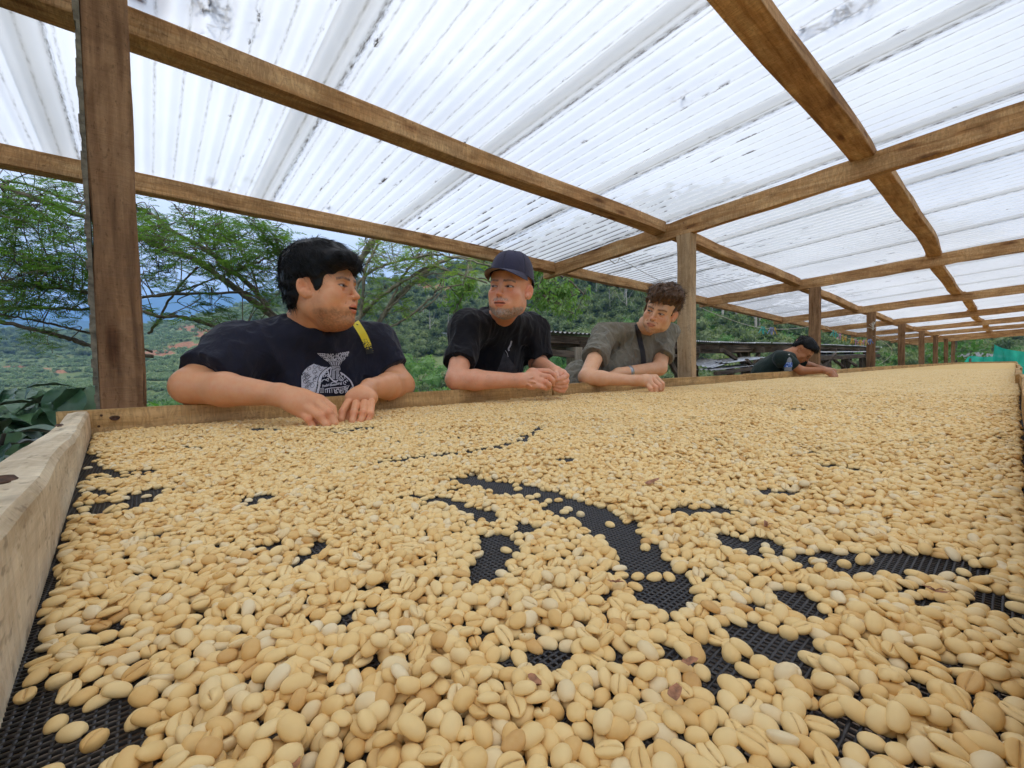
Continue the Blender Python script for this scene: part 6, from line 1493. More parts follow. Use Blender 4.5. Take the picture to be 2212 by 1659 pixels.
# left slope: coffee in rows, with a darker wood in the hollow
bush = [crown_mesh('coffee_bush', LF_COFFEE, 130, 3, .8, .7, .34, s) for s in (11, 12)]
cb = []
for k, (px, py) in enumerate(((345, 745), (372, 790))):
    p = hill_at(px, py); o = bpy.data.objects.new('coffee_bush', bush[k]); COL.objects.link(o); o.location = p; o.scale = (.9,) * 3; cb.append(o)
    tag(o, ['rounded coffee bush on the plantation slope just right of the brown post', 'low coffee bush beneath the orange soil cut right of the brown post'][k], 'bush')
P, px, d = polar_pts(60000, -700, 900, 40, 380, 33); al = np.sin((P[:, 2] + .03 * P[:, 0]) * 2.6); keep = (al > -.35) & ((soil_mask(P) < .3) | (rng.random(len(P)) < .3)) & (vnoise2(P[:, 0] + 900, P[:, 1] + 900, 5, 43) > .2) & ((px < 620) | (rng.random(len(P)) < .25)); P = P[keep]; d = d[keep]
mk_scatter('coffee_plantation', P, np.clip(.35 + d / 260, .5, 1.5) * rng.uniform(.7, 1.2, len(P)), cb, 2, 'pale green rows of coffee bushes on the slope to the left', 'coffee bushes', LF_COFFEE)
P, px, d = polar_pts(2600, -300, 260, 120, 330, 34); u, v_, _ = proj(P); keep = (v_ > 718) & (v_ < 772) & (vnoise2(P[:, 0] + 900, P[:, 1] + 900, 16, 44) > .42); P = P[keep]
mk_scatter('hollow_wood', P, rng.uniform(1.6, 3.2, len(P)), srcs, 3, 'dark patch of wood in the hollow of the left slope', 'wood', LF_FOREST)
# light green undergrowth nearer by, with tufts
tf = [tuft_mesh('leaf_tuft', LF_PALM, 15, 1.3, .22, s) for s in (1, 2)]; ts = []
for k, (px, py, lb) in enumerate(((1180, 812, 'bright spiky leaf tuft seen under the neighbouring roof beside the grey post'), (1330, 655, 'bright banana like tuft on the slope above the neighbouring roof'))):
    p = hill_at(px, py); o = bpy.data.objects.new('leaf_tuft', tf[k]); COL.objects.link(o); o.location = p; o.scale = (1.2,) * 3; ts.append(o); tag(o, lb, 'plant')
P, px, d = polar_pts(3000, 560, 2400, 24, 200, 35); keep = vnoise2(P[:, 0] + 900, P[:, 1] + 900, 12, 47) > .6; P = P[keep]; d = d[keep]
mk_scatter('leaf_tufts', P, np.clip(d / 60, .5, 2.2) * rng.uniform(.6, 1.2, len(P)), ts, 4, 'scattered bright tufts of long leaves across the slope', 'plants', LF_PALM, sink=-.3)
und = [crown_mesh('bush', LF_BROAD, 520, 5, .9, .7, .15, s) for s in (21, 22, 23)]; ub = []
for k, (px, py, dd_, lb) in enumerate(((110, 838, 9, 'loose green shrub left of the brown post above the big dark leaves'), (350, 838, 10, 'green shrub seen between the brown post and the heavyset man'), (925, 850, 12, 'dense green shrub in the gap between the two men in black'))):
    p = DD(px, py, dd_); z = float(terr_xy(np.array([p[0]]), np.array([p[1]]))[0]); o = bpy.data.objects.new('bush', und[k]); COL.objects.link(o); o.location = (p[0], p[1], z - .1); s = max(.6, (p[2] - z) * .75); o.scale = (s, s, s * .9); ub.append(o); tag(o, lb, 'bush')
P, px, d = polar_pts(4200, -500, 2900, 8, 60, 36); keep = ((px < 1000) | (d > 20)) & (d > np.where(px < 250, 9, 7)); P = P[keep]; d = d[keep]
mk_scatter('undergrowth', P, .45 + .035 * d * rng.uniform(.6, 1.2, len(P)), ub, 5, 'tangle of green undergrowth on the near slope below the yard', 'undergrowth', LF_BROAD)

# ================================================================ near trees
def frond(mb_v, p, dirv, nrm, Lf, npair, rs, wsc=1.0):
    dirv = dirv / np.linalg.norm(dirv); side = np.cross(dirv, nrm); side /= np.linalg.norm(side) + 1e-9; nrm = np.cross(side, dirv); C, D_, Nn, Ls, Ws = mb_v
    q = p.copy(); dcur = dirv.copy()
    for i in range(npair):
        t = (i + .6) / npair; q = p + dirv * Lf * t - np.array([0, 0, 1]) * Lf * .22 * t * t; l = Lf * .46 * math.sin(math.pi * (.18 + .72 * t)) * rs.uniform(.85, 1.1)
        for s in (-1, 1):
            g = dirv * .42 + side * s * .9 - np.array([0, 0, .18 * rs.uniform(.2, 1.6)]); C.append(q); D_.append(g / np.linalg.norm(g)); Nn.append(nrm); Ls.append(l); Ws.append(Lf * .075 * wsc * rs.uniform(.8, 1.3))
def make_tree(name, label, mains, clusters, kind, bark, leafm, seed, nf, Lf, wsc=1.0):
    """mains: [(points (px, py, depth), r0 px, r1 px)], clusters: [(px, py, depth, spread px)]"""
    rs = np.random.default_rng(seed); base = Vector(DD(*mains[0][0][0])); root = empty(name, (base.x, base.y, float(terr_xy(np.array([base.x]), np.array([base.y]))[0])), label, 'tree'); allp = []
    for k, (pts, r0, r1) in enumerate(mains):
        P3 = [DD(*p) for p in curve_pts(pts, 7)]; n = len(P3); dm = pts[len(pts) // 2][2]
        rad = [(r0 + (r1 - r0) * i / (n - 1)) * dm / FPX * (1 + .10 * rs.normal()) for i in range(n)]
        P3 = [p + rs.normal(0, .004, 3) for p in P3]; mb = MB()
        if k == 0:
            g = P3[0].copy(); zg = root.location.z - .2; P3 = [np.array([g[0] + .25, g[1] + .25, zg]), np.array([g[0] + .12, g[1] + .1, zg * .4 + g[2] * .6])] + P3; rad = [rad[0] * 1.5, rad[0] * 1.2] + rad
        mb.tube(P3, rad, 8); mb.build('trunk' if k == 0 else 'branch', bark, root, True); allp += [(p, r) for p, r in zip(P3, rad)]
    AP = np.array([p for p, r in allp]); tw = MB(); acc = ([], [], [], [], [])
    for (px, py, d, sp) in clusters:
        c = DD(px, py, d) + rs.normal(0, .05, 3); j = np.argmin(((AP - c) ** 2).sum(1) + rs.uniform(0, .12, len(AP))); a = AP[j]; mid = (a + c) / 2 + rs.normal(0, .07, 3) + np.array([0, 0, .06]); tip = c + (c - a) * .15 + rs.normal(0, .05, 3)
        path = [np.array(q) for q in curve_pts([tuple(a), tuple(mid), tuple(c), tuple(tip)], 6)]; tw.tube(path, [.0055 * d / 4 * (1 - .75 * i / len(path)) for i in range(len(path))], 5, cap=False)
        for k in range(nf):
            q0 = path[int(rs.integers(len(path) // 3, len(path)))]; o_ = rs.normal(0, sp * d / FPX, 3) * [1, 1, .75]; q = q0 + o_ * .8
            if np.linalg.norm(q - q0) > .06: tw.tube([q0, (q0 + q) / 2 + rs.normal(0, .015, 3), q], [.0022 * d / 4, .0018 * d / 4, .001], 4, cap=False)
            if kind == 'feather':
                a_ = rs.uniform(0, 6.28); frond(acc, q, np.array([math.cos(a_), math.sin(a_), rs.uniform(-.5, .45)]), np.array([rs.normal(0, .3), rs.normal(0, .3), 1.0]), Lf * rs.uniform(.7, 1.25), 9, rs, wsc)
            else:
                for h_ in range(5):
                    g = np.array([rs.normal(0, .55), rs.normal(0, .55), -rs.uniform(.2, 1.1)]); g /= np.linalg.norm(g); nn = rs.normal(0, 1, 3); nn -= g * (nn @ g); nn /= np.linalg.norm(nn)
                    acc[0].append(q + rs.normal(0, .02, 3)); acc[1].append(g); acc[2].append(nn); acc[3].append(Lf * rs.uniform(.6, 1.2)); acc[4].append(Lf * .36 * rs.uniform(.8, 1.2))
    o = tw.build('twigs', bark, root, True); o['kind'] = 'stuff'
    v, f = quads(np.array(acc[0]), np.array(acc[1]), np.array(acc[2]), np.array(acc[3]), np.array(acc[4]), .05 if kind == 'feather' else .10)
    cr = obj('crown', v, f, leafm, root); cr['kind'] = 'stuff'; return root
def region(n, poly, d0, d1, sp, seed):
    rs = np.random.default_rng(seed); P = np.array(poly, float); out_ = []
    while len(out_) < n:
        x, y = rs.uniform(P[:, 0].min(), P[:, 0].max()), rs.uniform(P[:, 1].min(), P[:, 1].max()); c = False; j = len(P) - 1
        for i in range(len(P)):
            if (P[i, 1] > y) != (P[j, 1] > y) and x < (P[j, 0] - P[i, 0]) * (y - P[i, 1]) / (P[j, 1] - P[i, 1]) + P[i, 0]: c = not c
            j = i
        if c: out_.append((x, y, rs.uniform(d0, d1), sp))
    return out_
m1 = [([(640, 800, 4.3), (600, 700, 4.2), (570, 668, 4.2), (530, 638, 4.1), (478, 601, 4.0), (421, 560, 3.9), (363, 540, 3.8), (289, 508, 3.7), (180, 467, 3.6), (95, 436, 3.5), (0, 401, 3.4), (-90, 370, 3.3)], 9, 4.5),
      ([(600, 700, 4.2), (560, 640, 4.3), (500, 582, 4.3), (440, 535, 4.3), (380, 505, 4.2), (300, 450, 4.2), (180, 440, 4.2), (60, 400, 4.1), (0, 388, 4.0)], 6, 2.4),
      ([(620, 705, 4.2), (585, 672, 4.0), (536, 634, 3.9), (430, 635, 3.8), (329, 640, 3.7), (194, 666, 3.6), (90, 664, 3.5), (0, 664, 3.4)], 3.2, 2.6),
      ([(640, 780, 4.2), (560, 738, 3.9), (490, 713, 3.8), (444, 699, 3.7), (386, 684, 3.6), (329, 680, 3.5), (190, 633, 3.4), (80, 618, 3.3), (0, 610, 3.3)], 5, 2.2),
      ([(329, 640, 4.0), (400, 625, 4.0), (473, 598, 4.0), (540, 572, 4.0), (600, 548, 4.0)], 2.2, 1.8),
      ([(330, 770, 3.8), (205, 749, 3.6), (152, 732, 3.5), (95, 717, 3.4), (0, 694, 3.3), (-60, 680, 3.2)], 5, 4),
      ([(330, 760, 3.9), (201, 721, 3.7), (120, 702, 3.6), (60, 690, 3.5), (0, 679, 3.4)], 2.5, 2),
      ([(400, 880, 3.6), (420, 800, 3.6), (432, 765, 3.6), (447, 745, 3.6), (500, 738, 3.6), (530, 722, 3.6)], 4, 1.6), ([(320, 722, 4.0), (345, 690, 4.0), (362, 655, 4.0), (395, 610, 4.0), (430, 575, 4.0)], 2.8, 1.8), ([(470, 560, 3.8), (440, 520, 3.8), (405, 480, 3.8), (375, 440, 3.7)], 2, 1.2),
      ([(570, 668, 4.2), (545, 590, 4.2), (520, 540, 4.2), (505, 500, 4.2)], 2.5, 1.5)]
cl = region(95, [(-60, 395), (60, 400), (200, 425), (205, 600), (150, 640), (60, 620), (-60, 640)], 2.9, 4.0, 24, 61) + region(95, [(285, 440), (400, 445), (620, 495), (640, 560), (600, 610), (480, 600), (420, 560), (290, 610)], 3.2, 4.4, 24, 62) + region(26, [(-60, 640), (205, 640), (205, 700), (-60, 700)], 3.0, 3.8, 16, 63) + region(14, [(310, 600), (600, 620), (560, 700), (320, 690)], 3.4, 4.0, 14, 64)
make_tree('feathery_tree', 'wide feathery leaved tree whose dark branches sweep left behind the brown post', m1, cl, 'feather', BARKD, LF_FEATH, 71, 11, .115)
m2 = [([(790, 830, 4.6), (800, 760, 4.6), (812, 712, 4.6), (835, 670, 4.6), (875, 627, 4.6), (932, 578, 4.7), (990, 556, 4.7), (1058, 573, 4.7), (1110, 590, 4.7)], 7, 2.5),
      ([(760, 800, 4.5), (768, 700, 4.5), (778, 684, 4.5), (818, 644, 4.5), (875, 606, 4.5), (932, 575, 4.5), (973, 587, 4.5), (1052, 611, 4.5)], 6, 2), ([(775, 700, 4.3), (782, 655, 4.3), (789, 583, 4.3), (801, 555, 4.3), (822, 520, 4.3)], 4.5, 2.4),
      ([(740, 640, 4.1), (777, 566, 4.1), (803, 526, 4.1), (830, 500, 4.1), (850, 480, 4.1)], 8, 6), ([(770, 640, 4.4), (775, 609, 4.4), (818, 578, 4.4), (870, 562, 4.4), (932, 551, 4.4), (987, 557, 4.4), (1058, 574, 4.4)], 3.4, 1.8),
      ([(800, 760, 4.4), (818, 719, 4.4), (875, 690, 4.4), (932, 644, 4.4), (946, 625, 4.4), (1001, 614, 4.4)], 3, 1.4), ([(812, 712, 4.5), (850, 640, 4.5), (868, 600, 4.5), (900, 562, 4.5), (930, 545, 4.5)], 3.4, 1.6), ([(835, 670, 4.5), (870, 640, 4.5), (905, 600, 4.5), (973, 587, 4.5)], 2.6, 1.4), ([(905, 674, 4.5), (946, 640, 4.5), (960, 600, 4.5), (955, 570, 4.5)], 1.6, 1)]
cl = region(46, [(775, 515), (900, 540), (1060, 560), (1055, 600), (930, 590), (820, 590), (775, 570)], 4.0, 5.0, 20, 65) + region(14, [(780, 600), (930, 610), (900, 690), (790, 700)], 4.2, 4.8, 12, 66)
make_tree('arching_tree', 'tree with arching pale brown limbs between the heavyset man and the capped man', m2, cl, 'feather', BARKG, LF_FEATH, 72, 9, .10, 1.1)
m3 = [([(1120, 850, 5.6), (1100, 700, 5.6), (1090, 640, 5.6), (1110, 590, 5.5), (1160, 585, 5.4), (1220, 600, 5.4), (1265, 640, 5.4)], 4, 1.5), ([(1110, 590, 5.5), (1150, 620, 5.4), (1190, 650, 5.3), (1205, 672, 5.3)], 2, 1), ([(1100, 640, 5.5), (1040, 600, 5.4), (1000, 640, 5.4), (980, 680, 5.4)], 2, 1)]
cl = region(34, [(1145, 575), (1235, 600), (1265, 640), (1215, 690), (1160, 650), (1135, 620)], 5.0, 5.8, 13, 67) + region(10, [(960, 600), (1040, 590), (1030, 660), (975, 690)], 5.0, 5.8, 11, 68)
make_tree('broadleaf_tree', 'tree with drooping pointed leaves hanging beside the capped man and under the eave', m3, cl, 'broad', BARKD, LF_BROAD, 73, 7, .085)
# coffee shrub with large ribbed leaves beyond the left end of the bed
m, nt, b, o = new_mat('glossy_coffee_leaf'); tc = N(nt, 'ShaderNodeTexCoord'); oi = N(nt, 'ShaderNodeObjectInfo'); f_ = noise(nt, tc.outputs['Object'], 25, 3)
r = ramp(nt, mathn(nt, 'ADD', mathn(nt, 'MULTIPLY', f_, .4), mathn(nt, 'MULTIPLY', oi.outputs['Random'], .6)), [(.15, (.028, .075, .040)), (.6, (.060, .135, .065)), (.93, (.12, .21, .08)), (1, (.22, .22, .03))]); L(nt, r.outputs[0], b.inputs['Base Color']); b.inputs['Roughness'].default_value = .34; b.inputs['Specular IOR Level'].default_value = .5; bump(nt, f_, b, .2, .002); GL = m
def big_leaf(name, L_, W_, droop, wave, seed):
    rs = np.random.default_rng(seed); nu, nv = 22, 8; vs = []; fs = []
    for i in range(nu + 1):
        t = i / nu; wd = W_ * .5 * (math.sin(math.pi * t ** .85) ** .85 if 0 < t < 1 else 0) + .0008; cx = L_ * t; cz = -droop * L_ * t * t
        for j in range(nv + 1):
            s = j / nv * 2 - 1; rib = .0018 * math.sin((t * 9 - abs(s) * 1.6) * 2 * math.pi) * (1 - abs(s) ** 3) * min(1, abs(s) * 4); vs.append((cx + abs(s) * .08 * L_ * (1 - t), s * wd, cz + .22 * abs(s) ** 1.4 * wd + rib + wave * math.sin(t * 17 + s * 2) * abs(s)))
    for i in range(nu):
        for j in range(nv): fs.append((i * (nv + 1) + j, (i + 1) * (nv + 1) + j, (i + 1) * (nv + 1) + j + 1, i * (nv + 1) + j + 1))
    return mesh_np(name, vs, np.array(fs), GL, True)
BL = [big_leaf('leaf', .135, .078, .30, .002, 1), big_leaf('leaf', .12, .072, .15, .003, 2), big_leaf('leaf', .15, .082, .5, .002, 3)]
cs_ = empty('coffee_shrub', (-.75, 1.7, 0), 'coffee shrub with large glossy dark ribbed leaves beyond the pale end board', 'coffee shrub')
rs = np.random.default_rng(17); stems = [((-.45, 1.75), .99), ((-.62, 1.55), .93), ((-.80, 1.80), .97), ((-.95, 1.45), .86), ((-.50, 1.40), .80), ((-.38, 2.0), 1.0), ((-1.2, 1.7), .95), ((-.62, 1.15), .72), ((-.9, 2.1), 1.02), ((-.30, 1.62), .95)]
for (x, y), h in stems:
    top = np.array([x + rs.normal(0, .05), y + rs.normal(0, .05), h]); b0 = np.array([-.75 + (x + .75) * .4, 1.7 + (y - 1.7) * .4, 0.0]); path = [np.array(q) for q in curve_pts([tuple(b0), tuple((b0 + top) / 2 + rs.normal(0, .03, 3)), tuple(top)], 8)]
    mb = MB(); mb.tube(path, [.009 * (1 - .6 * i / len(path)) for i in range(len(path))], 6); mb.build('stem', BARKD, cs_, True)
    for k in range(16):
        t = rs.uniform(.55, 1.0) if k > 3 else 1.0; q = path[min(len(path) - 1, int(t * (len(path) - 1)))]; a = rs.uniform(0, 6.28); e = rs.uniform(-.25, .5)
        o = link('leaf', BL[int(rs.integers(0, 3))], cs_); o.location = tuple(q - np.array(cs_.location)); o.rotation_euler = (rs.normal(0, .35), -e, a); s = rs.uniform(.7, 1.25); o.scale = (s, s, s)
# the leaves that read clearly
LP_ = [(rs.uniform(-10, 212), rs.uniform(822, 975), rs.uniform(1.5, 2.2), rs.uniform(-3.0, -.8), rs.uniform(-1.2, -.25), rs.normal(0, .4), rs.uniform(.6, 1.15)) for _ in range(110)]
for (px, py, d, a, e, rx, s) in LP_ + [(10, 905, 1.55, -.3, -.05, .3, 1.1), (165, 848, 1.75, 3.6, -.3, -.5, 1.0), (140, 858, 1.7, 3.5, .05, .4, .95), (165, 858, 1.7, .2, -.1, .5, .9), (158, 835, 1.85, 3.3, .25, 0, 1.1), (185, 848, 1.7, -.5, -.2, .2, .9), (20, 930, 1.5, -1.2, -.3, .3, .9), (80, 925, 1.55, -1.0, -.4, .6, .85), (60, 890, 1.7, 2.6, .1, -.3, .9), (112, 868, 1.75, 3.0, .2, .2, .9), (10, 868, 1.8, 2.8, .2, .3, .8), (22, 885, 1.45, -1.9, -1.0, .1, 1.15), (160, 832, 1.6, -1.7, -.9, .2, 1.1), (196, 830, 1.65, -1.4, -.8, -.3, 1.1), (140, 862, 1.6, -2.6, -.6, .3, 1.1)]:
    o = link('leaf', BL[int(rs.integers(0, 3))], cs_); o.location = tuple(DD(px, py, d) - np.array(cs_.location)); o.rotation_euler = (rx, -e, a); o.scale = (s, s, s)
# ================================================================ neighbouring shed beyond the men
TIN = simple('galvanised_sheet', (.42, .43, .44), .42, .35, 14, .25, metal=.75); TIN2 = simple('dull_tin', (.30, .30, .30), .6, .4, 9, .3, metal=.5)
ns = empty('neighbouring_shed', (7, 3.6, -.3), 'low weathered open shed with a corrugated tin roof behind the men', 'shed')
ex = [(1182, 716), (1290, 722), (1400, 730), (1470, 735), (1560, 740), (1724, 742), (1863, 748), (1905, 750)]
edge = [np.array(atY(px, py, 3.25)) for px, py in ex]; EXs = [p[0] for p in edge]; EZ = [p[2] for p in edge]
def nz_at(x): return float(np.interp(x, EXs, EZ))
def corr(name, x0, x1, y0, y1, zf, slope, pitch, amp, mat, parent, th=0):
    xs = np.arange(x0, x1, pitch / 6); ys = np.linspace(y0, y1, 7); X, Yg = np.meshgrid(xs, ys, indexing='ij'); Z = np.array([zf(x) for x in xs])[:, None] + slope * (Yg - y0) + amp * np.sin(2 * math.pi * X / pitch)
    n = len(ys); i0 = (np.arange(len(xs) - 1)[:, None] * n + np.arange(n - 1)[None]).ravel(); return obj(name, np.stack([X, Yg, Z], -1).reshape(-1, 3), np.stack([i0, i0 + n, i0 + n + 1, i0 + 1], 1), mat, parent, True)
x = EXs[0]; k = 0
while x < EXs[-1]:
    corr('roof_sheet', x, min(x + .86, EXs[-1]), 3.25 - .03 * (k % 3), 4.6, lambda q, k=k: nz_at(q) + .004 * (k % 2), .035, .076, .010, TIN if k % 3 else TIN2, ns); x += .80; k += 1
W2 = W_OLD
for yy, dz, h in ((3.34, -.075, .09), (4.0, -.06, .09), (4.5, -.04, .09)):
    for a, c in zip(range(0, len(EXs) - 1), range(1, len(EXs))): beam('purlin', (EXs[a], yy, EZ[a] + dz + .035 * (yy - 3.25)), (EXs[c] - .01, yy, EZ[c] + dz + .035 * (yy - 3.25)), .06, h, W2, ns, n=8, wob=.01)
nposts = [3.83] + [3.83 + 2.6 * i for i in range(1, 7)]
for k, x in enumerate(nposts):
    z = nz_at(x) - .16
    if k == 0: beam('post', (x, 3.36, -.6), (x, 3.36, CAMZ + .24), .15, .13, wood('concrete_grey_timber', (.16, .14, .11), (.27, .24, .19), (.36, .32, .26), .25, crack=.5), ns, up=(1, 0, 0), wob=.003)
    else: beam('post', (x, 3.45, -.8), (x, 3.45, z), .13, .12, W2, ns, up=(1, 0, 0), wob=.006)
    beam('rafter', (x + .08, 3.15, z + .02), (x + .08, 4.6, z + .06), .06, .10, W2, ns, n=8, wob=.01)
    beam('post', (x, 4.5, -1.2), (x, 4.5, z + .02), .12, .12, W2, ns, up=(1, 0, 0))
    for s in (-1, 1):
        if k: beam('brace', (x + .04 * s, 3.40, z - .50), (x + .50 * s, 3.40, z - .02), .05, .07, W2, ns, n=6)
# lower drying trays and loose tin sheets stored under that roof
tr = empty('stored_trays', (6, 3.7, 0), 'stack of old wooden drying trays covered with loose silvery tin sheets', 'trays')
x0 = float(atY(1540, 800, 3.0)[0]); x1 = float(atY(1660, 778, 3.0)[0])
def tin(p, q, w, mat, nm='tin_sheet', rise=.0):
    p = np.array(p); q = np.array(q); d = q - p; L_ = np.linalg.norm(d); u = d / L_; s = np.array([-u[1], u[0], 0.0]); s /= np.linalg.norm(s); n = int(w / .012); vs = []
    for i in range(n + 1):
        for j in range(5):
            a = p + u * L_ * j / 4 + s * (i / n) * w; a[2] += .009 * math.sin(i * .012 / .076 * 6.28) + rise * i / n; vs.append(a)
    return obj(nm, vs, np.array([(i * 5 + j, (i + 1) * 5 + j, (i + 1) * 5 + j + 1, i * 5 + j + 1) for i in range(n) for j in range(4)]), mat, tr, True)
tin(atY(1538, 795, 3.0), atY(1580, 783, 3.0), .5, TIN, rise=.10); tin(atY(1572, 784, 2.95), atY(1668, 772, 2.95), .5, TIN, rise=.03); tin(atY(1545, 800, 2.9), atY(1660, 786, 2.9), .3, TIN2, rise=.02)
for a, c in (((1735, 762), (1900, 760)), ((1735, 768), (1870, 766))): tin(atY(a[0], a[1], 3.0), atY(c[0], c[1], 3.0), .5, TIN2, rise=.06)
for (a, c, w_, h_) in (((1545, 806, 2.9), (1665, 792, 2.9), .05, .06), ((1740, 775, 2.9), (1900, 768, 2.9), .05, .10), ((1180, 762, 3.2), (1236, 766, 3.2), .05, .07), ((1185, 738, 3.4), (1300, 742, 3.4), .06, .10), ((1262, 745, 3.4), (1470, 752, 3.4), .06, .10), ((1440, 770, 3.3), (1472, 769, 3.3), .05, .03), ((1180, 760, 3.5), (1470, 775, 3.5), .04, .03), ((1510, 752, 3.35), (1700, 752, 3.35), .05, .16)):
    beam('tray_rail', tuple(atY(*a)), tuple(atY(*c)), w_, h_, W2, tr, n=8, wob=.01)
for (a, c) in (((1610, 812, 2.95), (1645, 776, 2.95)), ((1612, 778, 2.95), (1650, 815, 2.95)), ((1772, 800, 2.9), (1805, 764, 2.9)), ((1765, 782, 2.9), (1795, 806, 2.9)), ((1560, 756, 3.1), (1590, 775, 3.1)), ((1830, 778, 2.9), (1850, 790, 2.9)), ((1800, 776, 3.0), (1826, 796, 3.0))): beam('brace', tuple(atY(*a)), tuple(atY(*c)), .05, .06, W2, tr, n=5)
for (a, c) in (((1578, 795, 3.1), (1578, 860, 3.1)), ((1742, 775, 3.0), (1742, 850, 3.0)), ((1822, 770, 3.0), (1822, 850, 3.0)), ((1860, 770, 3.0), (1860, 840, 3.0))): beam('leg', tuple(atY(*a)), tuple(atY(*c)), .09, .09, W2, tr, n=5, up=(1, 0, 0))
tin(atY(1192, 769, 3.3), atY(1238, 764, 3.3), .35, TIN, rise=.02); tin(atY(1264, 762, 3.3), atY(1285, 758, 3.3), .3, TIN, rise=.03); tin(atY(1434, 769, 3.4), atY(1472, 766, 3.4), .3, TIN, rise=.02)
# small white-roofed hut far down the slope
hp = hill_at(958, 742)
if hp:
    hut = empty('hut', tuple(hp), 'tiny pale roofed hut on the slope left of the man in the cap', 'hut'); mb = MB(); mb.box((hp.x - 3, hp.y - 2, hp.z - 1), (hp.x + 3, hp.y + 2, hp.z + 2)); mb.build('wall', simple('limewash', (.5, .48, .42), .9), hut)
    mb = MB(); mb.box((hp.x - 3.6, hp.y - 2.6, hp.z + 2.0), (hp.x + 3.6, hp.y + 2.6, hp.z + 2.25)); mb.build('roof', TIN, hut)
hp = hill_at(58, 700)
if hp:
    hut = empty('farm_house', tuple(hp), 'small pink roofed farm building on the left hill crest', 'house'); mb = MB(); mb.box((hp.x - 8, hp.y - 4, hp.z - 1), (hp.x + 8, hp.y + 4, hp.z + 2.6)); mb.build('wall', simple('pink_wall', (.55, .36, .30), .9), hut)
    mb = MB(); mb.add([(hp.x - 9, hp.y - 5, hp.z + 2.6), (hp.x + 9, hp.y - 5, hp.z + 2.6), (hp.x + 9, hp.y, hp.z + 4.4), (hp.x - 9, hp.y, hp.z + 4.4), (hp.x + 9, hp.y + 5, hp.z + 2.6), (hp.x - 9, hp.y + 5, hp.z + 2.6)], [(0, 1, 2, 3), (3, 2, 4, 5), (0, 3, 5), (1, 4, 2)]); mb.build('roof', simple('faded_red_roof', (.42, .20, .15), .8), hut)

# ================================================================ green netting at the far end
m, nt, b, o = new_mat('green_netting'); tc = N(nt, 'ShaderNodeTexCoord'); f_ = noise(nt, tc.outputs['Object'], 4, 5, .6, (1, 1, .3)); r = ramp(nt, f_, [(.3, (.0, .36, .24)), (.7, (.02, .52, .36))]); L(nt, r.outputs[0], b.inputs['Base Color']); b.inputs['Roughness'].default_value = .8
t = N(nt, 'ShaderNodeBsdfTransparent'); tl = N(nt, 'ShaderNodeBsdfTranslucent'); L(nt, r.outputs[0], tl.inputs[0]); m1_ = N(nt, 'ShaderNodeMixShader', i_0=.4); L(nt, b.outputs[0], m1_.inputs[1]); L(nt, tl.outputs[0], m1_.inputs[2]); m2_ = N(nt, 'ShaderNodeMixShader', i_0=.15); L(nt, m1_.outputs[0], m2_.inputs[1]); L(nt, t.outputs[0], m2_.inputs[2]); L(nt, m2_.outputs[0], o.inputs[0]); NET = m
nf = empty('net_screen', tuple(DD(2150, 790, 20)), 'bright green shade netting strung between poles past the far end of the bed', 'netting'); nf.location.z = 0
def net(pts_top, pts_bot, name='net_panel', seed=0):
    n = 40; rows = 14; rs = np.random.default_rng(seed); T3 = [DD(*p) for p in curve_pts(pts_top, 12)]; B3 = [DD(*p) for p in curve_pts(pts_bot, 12)]; T3 = [T3[int(i * (len(T3) - 1) / (n - 1))] for i in range(n)]; B3 = [B3[int(i * (len(B3) - 1) / (n - 1))] for i in range(n)]; vs = []
    dn = Fv.normalized()
    for i in range(n):
        for j in range(rows): t = j / (rows - 1); p = T3[i] * (1 - t) + B3[i] * t; vs.append(p + np.array(dn) * .10 * math.sin(i * .5 + 2 * t) * math.sin(math.pi * t))
    return obj(name, vs, np.array([(i * rows + j, (i + 1) * rows + j, (i + 1) * rows + j + 1, i * rows + j + 1) for i in range(n - 1) for j in range(rows - 1)]), NET, nf, True)
net([(2078, 790, 21), (2094, 770, 21), (2124, 771, 21), (2155, 769.5, 21)], [(2076, 800, 21), (2096, 802, 21), (2124, 803, 21), (2155, 804, 21)])
net([(2148, 744, 20.5), (2163, 751, 20.3), (2185, 756, 20), (2230, 761, 19.8), (2330, 766, 19)], [(2150, 806, 20.5), (2170, 808, 20.3), (2190, 815, 20), (2230, 822, 19.8), (2330, 830, 19)])
for px, y0, y1, d in ((2096, 774, 840, 21.05), (2153, 746, 840, 20.6), (2300, 762, 840, 19.2)): beam('net_pole', tuple(DD(px, y1, d)), tuple(DD(px, y0, d)), .07, .07, W_OLD, nf, n=5, up=(1, 0, 0))
tr2 = empty('tin_lean_to', tuple(DD(2130, 790, 26)), 'grey tin roof corner behind the green netting', 'shed roof')
a, c = DD(2105, 778, 26), DD(2180, 770, 25); mb = MB(); n = 30; vs = []
for i in range(n + 1):
    for j in (0, 1): p = a * (1 - i / n) + c * (i / n) + np.array([0, 0, .30 * j + .04 * math.sin(i * 2.1)]) + np.array([1.2 * j, 1.2 * j, 0]); vs.append(p)
mb.add(vs, [(2 * i, 2 * i + 2, 2 * i + 3, 2 * i + 1) for i in range(n)]); mb.build('roof_sheet', TIN2, tr2)
for q in (a, c): beam('post', (q[0], q[1], -.2), (q[0], q[1], q[2]), .1, .1, W_OLD, tr2, n=4, up=(1, 0, 0))
